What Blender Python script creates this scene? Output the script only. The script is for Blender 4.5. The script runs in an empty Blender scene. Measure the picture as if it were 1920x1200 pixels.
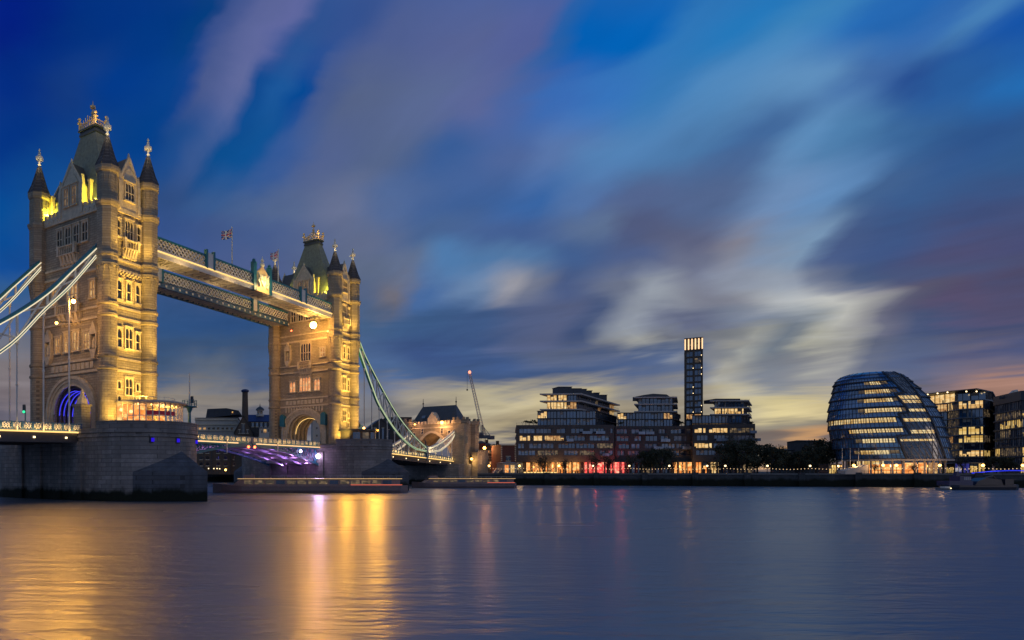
import bpy, math, random
from mathutils import Vector, Matrix
C = bpy.context.scene
COL = C.collection
R = random.Random(7)
PI = math.pi
# ------------------------------------------------------------------ camera
EYE = 5.2                       # camera height above the water
F = 1267.8                      # focal length in photo pixels (1920 wide)
cam = bpy.data.cameras.new('camera')
cam.sensor_width = 36.0
cam.lens = F / 1920 * 36.0
cam.shift_x = (960 - 500) / 1920
cam.shift_y = (884 - 600) / 1920
cam.clip_start = 0.5
cam.clip_end = 20000
camo = bpy.data.objects.new('camera', cam)
COL.objects.link(camo)
camo.location = (0, 0, EYE)
camo.rotation_euler = (PI / 2, 0, 0)
C.camera = camo
C.render.engine = 'CYCLES'
C.cycles.use_denoising = True
try:
    C.cycles.denoiser = 'OPENIMAGEDENOISE'
except Exception:
    pass
C.cycles.max_bounces = 6
C.cycles.sample_clamp_indirect = 4.0
C.cycles.use_light_tree = True
# ------------------------------------------------------------------ exposure
C.view_settings.view_transform = 'Standard'
C.view_settings.look = 'None'
C.view_settings.exposure = 0.0
C.view_settings.gamma = 1.0


def lin(c):
    o = []
    for v in c[:3]:
        v = v / 255.0
        o.append(v / 12.92 if v <= 0.04045 else ((v + 0.055) / 1.055) ** 2.4)
    return (o[0], o[1], o[2], 1.0)


class NT:
    """small helper to write node trees compactly"""
    def __init__(s, tree):
        s.t = tree; s.n = tree.nodes; s.l = tree.links

    def new(s, typ, **kw):
        n = s.n.new(typ)
        for k, v in kw.items():
            setattr(n, k, v)
        return n

    def put(s, sock, v):
        if hasattr(v, 'is_output'):
            s.l.new(v, sock)
        else:
            sock.default_value = v

    def math(s, op, a, b=0.0, c=0.0, clamp=False):
        n = s.new('ShaderNodeMath', operation=op, use_clamp=clamp)
        s.put(n.inputs[0], a); s.put(n.inputs[1], b); s.put(n.inputs[2], c)
        return n.outputs[0]

    def vmath(s, op, a, b=(0, 0, 0)):
        n = s.new('ShaderNodeVectorMath', operation=op)
        s.put(n.inputs[0], a); s.put(n.inputs[1], b)
        return n.outputs[0]

    def comb(s, x, y, z):
        n = s.new('ShaderNodeCombineXYZ')
        s.put(n.inputs[0], x); s.put(n.inputs[1], y); s.put(n.inputs[2], z)
        return n.outputs[0]

    def sep(s, v):
        n = s.new('ShaderNodeSeparateXYZ'); s.put(n.inputs[0], v)
        return n.outputs

    def mix(s, f, a, b, blend='MIX'):
        n = s.new('ShaderNodeMix', data_type='RGBA', blend_type=blend)
        s.put(n.inputs[0], f); s.put(n.inputs[6], a); s.put(n.inputs[7], b)
        return n.outputs[2]

    def noise(s, v, scale, detail=3.0, rough=0.5, dist=0.0, col=False):
        n = s.new('ShaderNodeTexNoise')
        if v is not None: s.put(n.inputs['Vector'], v)
        n.inputs['Scale'].default_value = scale
        n.inputs['Detail'].default_value = detail
        n.inputs['Roughness'].default_value = rough
        n.inputs['Distortion'].default_value = dist
        return n.outputs['Color' if col else 'Fac']

    def ramp(s, f, stops, interp='LINEAR'):
        n = s.new('ShaderNodeValToRGB')
        cr = n.color_ramp; cr.interpolation = interp
        while len(cr.elements) < len(stops): cr.elements.new(0.5)
        for e, (p, c) in zip(cr.elements, stops):
            e.position = p; e.color = c
        s.put(n.inputs[0], f)
        return n.outputs[0]

    def rng(s, v, a, b, c, d, smooth=False):
        n = s.new('ShaderNodeMapRange')
        if smooth: n.interpolation_type = 'SMOOTHSTEP'
        s.put(n.inputs[0], v)
        for i, q in enumerate((a, b, c, d)): s.put(n.inputs[1 + i], q)
        return n.outputs[0]


# ------------------------------------------------------------------ dusk sky (world)
W = bpy.data.worlds.new('World')
C.world = W
W.use_nodes = True
W.cycles.sampling_method = 'MANUAL'
W.cycles.sample_map_resolution = 512
SUN_EL, SUN_AZ = math.radians(3.0), math.radians(125)     # last afterglow, low behind the viewer's right shoulder


def az_t(px, py):
    a = math.atan((px - 500) / F)
    return a, (884 - py) / F * math.cos(a)


def build_sky():
    N = NT(W.node_tree)
    N.n.clear()
    out = N.new('ShaderNodeOutputWorld')
    bg = N.new('ShaderNodeBackground')
    N.l.new(bg.outputs[0], out.inputs[0])
    tc = N.new('ShaderNodeTexCoord')
    x, y, z = N.sep(tc.outputs['Generated'])
    hyp = N.math('SQRT', N.math('ADD', N.math('MULTIPLY', x, x), N.math('MULTIPLY', y, y)))
    hyp = N.math('MAXIMUM', hyp, 0.02)
    a = N.math('ARCTAN2', x, y)
    zz = N.math('ABSOLUTE', z)
    t = N.math('DIVIDE', zz, hyp)
    # cloud plane: streaks run towards one point of the horizon (the wind)
    w = math.radians(-20)
    den = N.math('ADD', zz, 0.10)
    px = N.math('DIVIDE', x, den); py = N.math('DIVIDE', y, den)
    al = N.math('ADD', N.math('MULTIPLY', px, math.sin(w)), N.math('MULTIPLY', py, math.cos(w)))
    ac = N.math('SUBTRACT', N.math('MULTIPLY', px, math.cos(w)), N.math('MULTIPLY', py, math.sin(w)))
    v_str = N.comb(N.math('MULTIPLY', al, 0.30), ac, 0.3)
    v_soft = N.comb(N.math('MULTIPLY', al, 0.30), ac, 2.0)
    n1 = N.noise(v_str, 1.3, 4.0, 0.55, 0.4)
    n2 = N.noise(v_soft, 0.9, 3.0, 0.5, 0.3)
    n3 = N.noise(N.comb(N.math('MULTIPLY', al, 0.10), ac, 5.0), 3.2, 3.0, 0.5, 0.2)
    # low down the blown cloud shows as flat horizontal bars
    n4 = N.noise(N.comb(N.math('MULTIPLY', a, 3.2), N.math('MULTIPLY', t, 30.0), 1.0), 1.0, 4.0, 0.6, 0.6)
    n5 = N.noise(N.comb(N.math('MULTIPLY', a, 1.0), N.math('MULTIPLY', t, 1.7), 7.0), 3.6, 4.0, 0.5, 0.5, col=True)
    b5 = N.sep(n5)
    n6 = N.noise(N.comb(N.math('MULTIPLY', al, 0.5), ac, 9.0), 4.5, 4.0, 0.6, 0.5)
    lowf = N.rng(t, 0.02, 0.34, 1.0, 0.0, True)
    w1 = N.math('SUBTRACT', n1, 0.5); w2 = N.math('SUBTRACT', n2, 0.5)
    aw = N.math('ADD', a, N.math('ADD', N.math('MULTIPLY', w1, 0.11), N.math('MULTIPLY', w2, 0.12)))
    tw = N.math('ADD', t, N.math('ADD', N.math('MULTIPLY', w1, 0.09), N.math('MULTIPLY', w2, 0.10)))
    aw = N.math('ADD', aw, N.math('MULTIPLY', N.math('SUBTRACT', b5[0], 0.5), 0.12))
    tw = N.math('ADD', tw, N.math('MULTIPLY', N.math('SUBTRACT', b5[1], 0.5), N.rng(t, 0.05, 0.4, 0.06, 0.13)))
    tw = N.math('ADD', tw, N.math('MULTIPLY', N.math('MULTIPLY', N.math('SUBTRACT', n4, 0.5), 0.13), lowf))
    # colour of the dusk sky by compass direction, one ramp per height above the horizon
    rows = [
        (884, "0:80,78,92 900:86,84,98 1450:120,104,98 1920:96,84,92"),
        (842, "0:75,76,96 500:70,74,96 900:86,88,102 1000:112,108,106 1400:112,102,98 1460:178,138,100 1500:186,142,100 1550:108,96,98 1920:96,82,92"),
        (800, "0:95,92,106 300:98,100,112 500:92,95,110 760:124,120,118 860:152,142,124 980:168,154,124 1200:150,140,122 1440:138,130,116 1540:134,126,114 1700:110,102,104 1920:116,98,98"),
        (752, "0:115,106,112 300:134,126,118 480:128,122,118 690:112,114,124 760:158,148,132 900:178,168,140 1010:188,174,138 1090:186,172,134 1180:126,126,130 1280:158,150,134 1340:188,178,148 1450:205,190,142 1550:198,182,138 1700:118,112,112 1800:112,104,110 1920:156,120,108"),
        (690, "0:124,116,120 120:116,110,116 300:62,86,120 400:88,100,120 480:68,86,120 700:74,100,142 900:60,82,122 1010:60,82,122 1150:72,90,127 1260:88,102,132 1330:160,158,150 1420:118,124,136 1500:128,130,137 1570:138,138,142 1660:108,114,132 1750:88,95,122 1840:122,108,120 1920:165,126,112"),
        (645, "0:110,112,125 180:90,98,120 300:55,84,125 450:58,84,122 690:72,97,138 805:56,79,126 963:60,84,129 1069:84,95,123 1140:88,98,125 1210:160,161,158 1262:108,112,126 1332:118,122,129 1367:148,150,147 1446:108,118,131 1517:168,167,155 1587:150,150,148 1650:93,100,122 1754:82,94,126 1920:100,95,115"),
        (600, "0:78,100,142 200:55,84,130 300:46,80,127 450:44,78,127 700:68,95,132 800:60,90,134 900:62,88,132 1000:82,95,132 1080:86,96,130 1150:62,80,120 1220:146,153,165 1310:98,105,132 1400:122,132,150 1480:148,155,162 1545:182,182,177 1590:150,150,152 1670:94,97,120 1760:66,80,115 1920:70,77,112"),
        (545, "0:50,92,142 300:52,82,130 480:60,85,130 690:84,99,130 752:108,106,118 797:70,106,160 876:104,130,166 937:150,150,160 990:112,119,141 1069:73,90,131 1192:106,114,136 1262:148,155,166 1367:122,125,141 1490:174,178,181 1540:186,187,184 1590:150,150,155 1690:84,82,107 1800:83,76,106 1920:78,75,106"),
        (490, "0:14,75,150 180:40,80,145 300:58,85,142 480:76,92,137 690:92,105,132 760:98,112,142 850:78,121,170 960:82,118,162 1060:66,95,144 1200:78,95,137 1300:106,112,137 1400:138,146,164 1500:148,158,174 1560:104,114,140 1640:70,88,126 1700:72,84,122 1920:74,76,110"),
        (435, "0:5,75,150 160:35,78,142 300:52,80,135 480:68,90,138 690:97,108,139 832:72,100,147 990:67,95,147 1140:92,112,147 1192:80,90,126 1315:92,98,127 1385:126,126,142 1455:116,140,172 1534:120,150,182 1575:72,92,136 1666:62,84,131 1798:78,79,116 1920:71,76,116"),
        (380, "0:0,75,150 80:18,78,146 310:46,76,128 420:56,90,142 540:82,102,142 660:102,112,144 750:82,105,150 900:62,95,150 1030:56,100,162 1110:82,115,167 1200:82,100,142 1320:82,102,142 1420:108,140,182 1520:98,140,187 1590:66,98,144 1700:58,92,142 1840:64,80,125 1920:68,80,122"),
        (270, "0:0,52,135 110:14,66,138 240:0,63,138 310:26,74,140 380:56,88,146 415:8,76,141 490:12,80,146 540:52,88,150 640:82,98,142 750:82,98,134 870:56,92,150 1000:76,100,152 1080:86,115,167 1200:82,130,182 1300:76,122,172 1400:66,105,157 1480:92,140,187 1560:76,125,172 1650:56,100,152 1800:45,84,140 1920:50,90,142"),
        (160, "0:0,45,135 130:18,60,134 200:0,57,138 320:6,64,139 365:74,90,142 440:94,104,154 485:15,72,141 540:26,84,150 590:0,70,145 625:70,90,140 700:84,98,134 850:87,102,143 950:90,102,152 1020:74,100,160 1100:56,105,177 1180:54,115,187 1260:54,120,182 1350:80,135,187 1500:96,145,192 1590:64,106,166 1680:40,80,147 1800:40,95,162 1920:36,110,182"),
        (50, "0:0,30,130 160:0,50,130 300:0,55,130 365:2,60,126 405:66,85,142 470:90,100,152 525:94,102,157 585:46,80,142 660:50,80,142 760:76,92,142 900:84,96,144 1000:82,95,152 1050:36,95,167 1100:0,95,180 1200:0,98,182 1280:46,118,184 1400:36,120,187 1520:60,130,187 1620:36,105,182 1700:52,110,182 1800:72,130,187 1920:20,85,172"),
        (-160, "0:0,34,125 350:20,60,130 520:60,86,145 800:70,90,145 1000:40,90,165 1500:40,105,175 1920:30,90,170"),
        (-700, "0:20,55,125 1920:45,85,150"),
    ]
    AL_, AR_ = -1.75, 1.45
    SH = 0.60                                    # blown cloud leans to the right with height
    tt = N.math('DIVIDE', tw, N.math('MAXIMUM', N.math('COSINE', a), 0.5))
    sh = N.math('MULTIPLY', N.math('MAXIMUM', N.math('SUBTRACT', tt, 0.34), 0.0), SH)
    ap = N.rng(N.math('SUBTRACT', aw, sh), AL_, AR_, 0.0, 1.0)
    col = None; prev = None
    for y_, txt in rows:
        ty = (884 - y_) / F
        k_ = max(0.0, ty - 0.34) * SH
        stops = [(0.0, lin((96, 118, 156)))]  # unseen sky behind the viewer, lifted to light piers, fronts and glass
        for item in txt.split():
            px_, c_ = item.split(':')
            stops.append(((math.atan((float(px_) - 500) / F) - k_ - AL_) / (AR_ - AL_), lin([float(q) for q in c_.split(',')])))
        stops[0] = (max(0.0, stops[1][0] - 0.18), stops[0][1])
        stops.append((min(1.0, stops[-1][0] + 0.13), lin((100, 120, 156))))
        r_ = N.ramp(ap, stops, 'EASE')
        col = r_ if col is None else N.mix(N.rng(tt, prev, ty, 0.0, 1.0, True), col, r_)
        prev = ty
    # streaky light and dark inside the cloud
    m = N.math('ADD', 0.66, N.math('ADD', N.math('MULTIPLY', n6, 0.26), N.math('ADD', N.math('MULTIPLY', n1, 0.28), N.math('MULTIPLY', n3, 0.16))))
    m = N.math('MULTIPLY', m, N.rng(t, 0.03, 0.20, 1.16, 1.0, True))
    m = N.math('MULTIPLY', m, N.math('ADD', 1.0, N.math('MULTIPLY', N.math('MULTIPLY', N.math('SUBTRACT', n4, 0.5), 1.2), lowf)))
    col = N.mix(1.0, col, N.comb(m, m, m), 'MULTIPLY')
    hs = N.new('ShaderNodeHueSaturation'); hs.inputs['Saturation'].default_value = 1.0; hs.inputs['Value'].default_value = 0.98
    N.l.new(col, hs.inputs['Color']); col = hs.outputs[0]
    sky = N.new('ShaderNodeTexSky', sky_type='NISHITA')
    sky.sun_disc = False
    sky.sun_elevation = SUN_EL
    sky.sun_rotation = SUN_AZ
    skyc = N.mix(1.0, sky.outputs[0], (0.0015, 0.0015, 0.0015, 1), 'MULTIPLY')
    col = N.mix(1.0, col, skyc, 'ADD')
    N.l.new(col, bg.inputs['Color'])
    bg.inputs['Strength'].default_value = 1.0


build_sky()
# ------------------------------------------------------------------ last glow of the sun
sl = bpy.data.lights.new('sun', 'SUN')
sl.energy = 0.12
sl.angle = math.radians(18)
sl.color = (1.0, 0.78, 0.6)
so = bpy.data.objects.new('sun', sl)
COL.objects.link(so)
so.rotation_euler = Vector((-math.sin(SUN_AZ) * math.cos(SUN_EL), -math.cos(SUN_AZ) * math.cos(SUN_EL), -math.sin(SUN_EL) - 0.12)).to_track_quat('-Z', 'Y').to_euler()


# ------------------------------------------------------------------ materials
def mat(name):
    m = bpy.data.materials.new(name); m.use_nodes = True
    N = NT(m.node_tree)
    b = N.n['Principled BSDF']
    return m, N, b


def simple(name, rgb, rough=0.6, metal=0.0, var=0.25, scale=0.8, spec=0.5, bump=0.0):
    """plain paint, metal or stone: base colour broken up by two scales of noise"""
    m, N, b = mat(name)
    tc = N.new('ShaderNodeTexCoord')
    n = N.noise(tc.outputs['Object'], scale, 5.0, 0.6)
    n2 = N.noise(tc.outputs['Object'], scale * 7, 3.0, 0.6)
    f = N.math('ADD', N.math('MULTIPLY', n, 0.6), N.math('MULTIPLY', n2, 0.4))
    lo = tuple(c * (1 - var) for c in rgb) + (1,); hi = tuple(min(1, c * (1 + var)) for c in rgb) + (1,)
    N.l.new(N.mix(N.rng(f, 0.3, 0.7, 0, 1), lo, hi), b.inputs['Base Color'])
    b.inputs['Roughness'].default_value = rough
    b.inputs['Metallic'].default_value = metal
    b.inputs['Specular IOR Level'].default_value = spec
    if bump:
        bp = N.new('ShaderNodeBump'); bp.inputs['Distance'].default_value = bump
        N.l.new(n2, bp.inputs['Height']); N.l.new(bp.outputs[0], b.inputs['Normal'])
    return m


def masonry(name, c1, c2, mortar, bw, bh, rough=0.85, bump=0.06, stain=0.5, weed=None, msize=0.03):
    """coursed blocks on walls of any direction; weed = height (world) of dark river growth"""
    m, N, b = mat(name)
    tc = N.new('ShaderNodeTexCoord')
    ob = tc.outputs['Object']
    x, y, z = N.sep(ob)
    v = N.comb(N.math('ADD', x, y), z, 0.0)
    br = N.new('ShaderNodeTexBrick')
    N.l.new(v, br.inputs['Vector'])
    br.inputs['Color1'].default_value = c1 + (1,); br.inputs['Color2'].default_value = c2 + (1,)
    br.inputs['Mortar'].default_value = mortar + (1,)
    br.inputs['Scale'].default_value = 1.0
    br.inputs['Brick Width'].default_value = bw; br.inputs['Row Height'].default_value = bh
    br.inputs['Mortar Size'].default_value = msize; br.inputs['Mortar Smooth'].default_value = 0.3
    n = N.noise(N.vmath('MULTIPLY', ob, (0.5, 0.5, 0.12)), 1.0, 5.0, 0.6)
    n2 = N.noise(ob, 2.2, 4.0, 0.6)
    st = N.math('MULTIPLY', N.rng(n, 0.4, 0.7, 0.0, 1.0), stain)
    col = N.mix(st, br.outputs['Color'], tuple(c * 0.45 for c in c1) + (1,))
    col = N.mix(N.rng(n2, 0.35, 0.75, 0.0, 0.45), col, tuple(c * 0.62 for c in c2) + (1,))
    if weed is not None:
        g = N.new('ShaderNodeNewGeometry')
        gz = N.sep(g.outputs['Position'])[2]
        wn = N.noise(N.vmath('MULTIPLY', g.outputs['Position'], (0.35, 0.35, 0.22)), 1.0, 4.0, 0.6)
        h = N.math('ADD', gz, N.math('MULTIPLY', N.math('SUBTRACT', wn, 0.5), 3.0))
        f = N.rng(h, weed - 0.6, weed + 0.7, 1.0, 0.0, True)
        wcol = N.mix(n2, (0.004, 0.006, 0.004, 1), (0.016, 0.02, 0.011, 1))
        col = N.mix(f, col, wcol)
    N.l.new(col, b.inputs['Base Color'])
    b.inputs['Roughness'].default_value = rough
    b.inputs['Specular IOR Level'].default_value = 0.25
    bp = N.new('ShaderNodeBump'); bp.inputs['Distance'].default_value = bump; bp.inputs['Strength'].default_value = 0.8
    hh = N.math('ADD', N.math('MULTIPLY', br.outputs['Fac'], -1.0), N.math('MULTIPLY', n2, 0.7))
    N.l.new(hh, bp.inputs['Height']); N.l.new(bp.outputs[0], b.inputs['Normal'])
    return m


def glow(name, rgb, strength):
    m, N, b = mat(name)
    N.n.remove(b)
    e = N.new('ShaderNodeEmission')
    e.inputs[0].default_value = tuple(rgb) + (1,); e.inputs[1].default_value = strength
    N.l.new(e.outputs[0], N.n['Material Output'].inputs[0])
    return m


def lit_room(name, dark, bright, strength, sx=0.5, sz=0.8, contrast=1.0):
    """a lit window: rooms, curtains and furniture seen as an uneven warm glow behind glass"""
    m, N, b = mat(name)
    tc = N.new('ShaderNodeTexCoord')
    x, y, z = N.sep(tc.outputs['Object'])
    h = N.math('ADD', x, N.math('MULTIPLY', y, 0.83))
    v = N.comb(N.math('MULTIPLY', h, sx), N.math('MULTIPLY', z, sz), 0)
    vo = N.new('ShaderNodeTexVoronoi', distance='CHEBYCHEV')
    N.l.new(v, vo.inputs['Vector']); vo.inputs['Scale'].default_value = 1.6
    cr = N.sep(vo.outputs['Color'])[0]
    n = N.noise(v, 1.3, 5.0, 0.65)
    f = N.math('ADD', N.math('MULTIPLY', cr, 0.45 * contrast), N.math('MULTIPLY', N.rng(n, 0.25, 0.75, 0, 1), 0.6))
    col = N.ramp(f, [(0.0, tuple(c * 0.35 for c in dark) + (1,)), (0.45, tuple(dark) + (1,)), (0.9, tuple(bright) + (1,))])
    N.l.new(col, b.inputs['Emission Color'])
    b.inputs['Emission Strength'].default_value = strength
    b.inputs['Base Color'].default_value = (0.02, 0.02, 0.02, 1)
    b.inputs['Roughness'].default_value = 0.12
    return m


def glazing(name, rgb, rough=0.06, spec=0.9, var=0.5, cell=1.4):
    """dark window glass: panes that differ a little, strong reflection of the sky"""
    m, N, b = mat(name)
    tc = N.new('ShaderNodeTexCoord')
    x, y, z = N.sep(tc.outputs['Object'])
    h = N.math('ADD', x, N.math('MULTIPLY', y, 0.83))
    v = N.comb(N.math('FLOOR', N.math('DIVIDE', h, cell)), N.math('FLOOR', N.math('DIVIDE', z, cell * 1.1)), 0)
    wn = N.new('ShaderNodeTexWhiteNoise', noise_dimensions='3D'); N.l.new(v, wn.inputs['Vector'])
    r = wn.outputs['Value']
    col = N.mix(r, tuple(c * (1 - var) for c in rgb) + (1,), tuple(c * (1 + var) for c in rgb) + (1,))
    N.l.new(col, b.inputs['Base Color'])
    b.inputs['Roughness'].default_value = rough
    b.inputs['Metallic'].default_value = 0.0
    b.inputs['IOR'].default_value = 1.9
    b.inputs['Specular IOR Level'].default_value = spec
    bp = N.new('ShaderNodeBump'); bp.inputs['Distance'].default_value = 0.02; bp.inputs['Strength'].default_value = 0.25
    N.l.new(N.noise(tc.outputs['Object'], 0.5, 2.0), bp.inputs['Height']); N.l.new(bp.outputs[0], b.inputs['Normal'])
    return m


M = {}
M['stone'] = masonry('tower stone', (0.52, 0.435, 0.31), (0.37, 0.305, 0.22), (0.16, 0.13, 0.10), 1.15, 0.46, bump=0.12, stain=0.6)
M['trim'] = simple('dressed stone trim', (0.60, 0.50, 0.35), 0.8, var=0.35, scale=1.2, bump=0.03)
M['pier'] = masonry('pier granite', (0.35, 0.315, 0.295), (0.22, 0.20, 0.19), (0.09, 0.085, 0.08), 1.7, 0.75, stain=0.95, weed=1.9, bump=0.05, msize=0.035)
M['slate'] = masonry('turret slate', (0.075, 0.07, 0.075), (0.10, 0.09, 0.09), (0.19, 0.17, 0.16), 1.1, 0.75, bump=0.05, stain=0.3, msize=0.06)
M['roof'] = simple('main roof slate', (0.17, 0.19, 0.15), 0.7, var=0.45, scale=1.5, bump=0.05)
M['lead'] = simple('dark lead', (0.05, 0.055, 0.06), 0.5, var=0.3)
M['gold'] = simple('gilded metal', (0.85, 0.58, 0.26), 0.5, metal=0.0, var=0.2, scale=2)
M['finial'] = simple('pale finial stone', (0.82, 0.74, 0.58), 0.6, var=0.2, scale=2)
M['teal'] = simple('teal bridge paint', (0.02, 0.15, 0.20), 0.45, var=0.25)
M['blue'] = simple('blue bridge paint', (0.03, 0.09, 0.19), 0.45, var=0.25)
M['green'] = simple('sea green chain paint', (0.05, 0.30, 0.27), 0.45, var=0.25)
M['white'] = simple('white bridge paint', (0.66, 0.62, 0.55), 0.5, var=0.15)
M['grey_steel'] = simple('grey painted steel', (0.17, 0.18, 0.20), 0.5, var=0.25)
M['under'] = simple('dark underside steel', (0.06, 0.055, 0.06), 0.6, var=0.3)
M['pane_dark'] = glazing('leaded window glass', (0.012, 0.013, 0.02), 0.1, 0.5)
M['pane_lit'] = lit_room('lit tower window', (0.55, 0.25, 0.08), (1.0, 0.68, 0.30), 0.75, 1.2, 1.2)
M['pane_orange'] = lit_room('orange tower window', (0.85, 0.30, 0.10), (1.0, 0.62, 0.28), 1.0, 1.0, 1.0)
M['pane_dim'] = lit_room('dim tower window', (0.16, 0.09, 0.05), (0.6, 0.38, 0.18), 0.5, 1.2, 1.2)
M['led'] = glow('warm white tube light', (1.0, 0.86, 0.58), 0.95)
M['led_green'] = glow('pale green white tube light', (0.62, 0.72, 0.42), 0.85)
M['led_gold'] = glow('golden edge light', (1.0, 0.62, 0.20), 1.5)
M['led_pink'] = glow('pinkish edge light', (1.0, 0.60, 0.28), 1.4)
M['led_blue'] = glow('blue arch light', (0.06, 0.06, 1.0), 1.1)
M['lamp'] = glow('sodium lamp', (1.0, 0.50, 0.10), 9.0)
M['lamp_star'] = glow('strong sodium lamp', (1.0, 0.48, 0.08), 60.0)
M['hull_dark'] = simple('black boat hull', (0.02, 0.022, 0.035), 0.35, var=0.3)
M['lamp_soft'] = glow('globe lamp glass', (1.0, 0.74, 0.38), 3.2)
M['lamp_red'] = glow('red lamp', (1.0, 0.16, 0.05), 6.0)
M['lamp_violet'] = glow('violet lamp', (0.82, 0.62, 1.0), 16.0)
M['boat_line'] = glow('boat edge light', (1.0, 0.62, 0.26), 0.8)
M['bulb'] = glow('string bulb', (1.0, 0.66, 0.34), 1.7)
M['lamp_red2'] = glow('red side light', (1.0, 0.2, 0.12), 0.8)
M['lamp_blue'] = glow('blue marker light', (0.03, 0.01, 0.75), 0.9)
M['lamp_green'] = glow('green signal', (0.05, 1.0, 0.45), 1.2)
M['asphalt'] = simple('road asphalt', (0.05, 0.05, 0.05), 0.9, var=0.3)
M['paving'] = simple('paving', (0.16, 0.15, 0.14), 0.85, var=0.3, scale=0.3)
M['ground'] = simple('city ground', (0.06, 0.06, 0.055), 0.95, var=0.4, scale=0.05)
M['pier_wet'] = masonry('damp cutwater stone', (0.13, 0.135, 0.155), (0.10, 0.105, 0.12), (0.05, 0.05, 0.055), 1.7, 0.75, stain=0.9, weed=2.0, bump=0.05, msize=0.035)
M['curtain'] = simple('curtain cloth', (0.32, 0.28, 0.24), 0.9)
M['furniture'] = simple('dark furniture', (0.05, 0.035, 0.03), 0.8)
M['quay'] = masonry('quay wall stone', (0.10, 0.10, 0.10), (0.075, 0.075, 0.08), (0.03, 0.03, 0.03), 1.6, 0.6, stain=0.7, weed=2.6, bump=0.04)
M['brick_dark'] = masonry('dark grey brick', (0.115, 0.105, 0.10), (0.085, 0.08, 0.08), (0.05, 0.05, 0.05), 0.9, 0.3, stain=0.3, bump=0.01)
M['brick_red'] = masonry('red brick', (0.20, 0.07, 0.05), (0.15, 0.055, 0.045), (0.10, 0.08, 0.07), 0.9, 0.3, stain=0.4, bump=0.01)
M['brick_brown'] = masonry('brown stock brick', (0.17, 0.12, 0.085), (0.12, 0.09, 0.07), (0.08, 0.07, 0.06), 0.9, 0.3, stain=0.5, bump=0.01)
M['cream'] = simple('cream render', (0.50, 0.45, 0.38), 0.8, var=0.15, scale=0.4)
M['concrete'] = simple('pale concrete slab', (0.42, 0.38, 0.35), 0.7, var=0.15, scale=0.3)
M['dark_metal'] = simple('dark metal cladding', (0.032, 0.037, 0.048), 0.5, var=0.25)
M['glass'] = glazing('blue black glazing', (0.03, 0.045, 0.08))
M['glass_teal'] = glazing('blue glazing', (0.025, 0.075, 0.15), var=0.4)
M['glass_grey'] = glazing('curtained glazing', (0.17, 0.18, 0.21), 0.15, 0.6, 0.6, 1.2)
M['glass_sky_tone'] = glazing('sky toned glazing', (0.20, 0.25, 0.32), 0.1, 0.8, 0.4, 1.5)  # reflected sky put into the pale base colour
M['lit_warm'] = lit_room('warm lit room', (0.45, 0.20, 0.06), (1.0, 0.66, 0.26), 0.85)
M['lit_bright'] = lit_room('bright lit room', (0.80, 0.46, 0.15), (1.0, 0.76, 0.38), 1.0)
M['lit_dim'] = lit_room('dim lit room', (0.10, 0.075, 0.05), (0.5, 0.33, 0.16), 0.55)
M['lit_red'] = lit_room('red lit shop', (0.9, 0.06, 0.06), (1.0, 0.50, 0.30), 1.7, 0.5, 0.7)
M['lit_orange'] = lit_room('orange lit shop', (0.75, 0.22, 0.04), (1.0, 0.62, 0.22), 1.4, 0.45, 0.7)
M['lit_yellow'] = lit_room('yellow office light', (0.70, 0.42, 0.10), (1.0, 0.78, 0.34), 0.95, 0.9, 0.5, 0.8)
M['trunk'] = simple('tree bark', (0.05, 0.04, 0.03), 0.9, var=0.4)
M['leaf'] = simple('dark foliage', (0.045, 0.05, 0.026), 0.8, var=0.6, scale=0.6)
M['leaf_b'] = simple('browning foliage', (0.075, 0.06, 0.03), 0.8, var=0.6, scale=0.6)
M['hull'] = simple('dark boat hull', (0.20, 0.14, 0.135), 0.35, var=0.3)
M['hull_blue'] = simple('blue boat paint', (0.010, 0.028, 0.10), 0.4, var=0.3)
M['cabin'] = simple('worn boat cabin paint', (0.30, 0.20, 0.18), 0.5, var=0.3)
M['crane'] = simple('lit crane lattice', (0.75, 0.60, 0.50), 0.5, var=0.2)  # lamp light on the jib put into its pale pinkish colour


def water_mat():
    m, N, b = mat('river water')
    tc = N.new('ShaderNodeTexCoord')
    ob = tc.outputs['Object']
    n0 = N.noise(N.vmath('MULTIPLY', ob, (0.010, 0.035, 1)), 1.0, 3.0, 0.5)
    w1 = N.noise(N.vmath('MULTIPLY', ob, (0.35, 1.0, 1)), 0.9, 3.0, 0.6, 0.2)
    w2 = N.noise(N.vmath('MULTIPLY', ob, (0.05, 0.22, 1)), 1.0, 3.0, 0.55, 0.3)
    bp = N.new('ShaderNodeBump'); bp.inputs['Distance'].default_value = 0.26; bp.inputs['Strength'].default_value = 0.55
    N.l.new(N.math('ADD', N.math('MULTIPLY', w1, 0.8), N.math('MULTIPLY', w2, 0.7)), bp.inputs['Height'])
    # moving water averaged over a long exposure: a tight and a broad spread of wave slopes
    b2 = N.new('ShaderNodeBsdfPrincipled')
    for q, r0, r1 in ((b, 0.25, 0.31), (b2, 0.40, 0.48)):
        q.inputs['Base Color'].default_value = (0.003, 0.028, 0.062, 1)
        q.inputs['IOR'].default_value = 3.3
        N.l.new(N.rng(n0, 0.3, 0.7, r0, r1), q.inputs['Roughness'])
        N.l.new(bp.outputs[0], q.inputs['Normal'])
    mx = N.new('ShaderNodeMixShader'); mx.inputs[0].default_value = 0.5
    N.l.new(b.outputs[0], mx.inputs[1]); N.l.new(b2.outputs[0], mx.inputs[2])
    N.l.new(mx.outputs[0], N.n['Material Output'].inputs[0])
    return m


M['water'] = water_mat()


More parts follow.
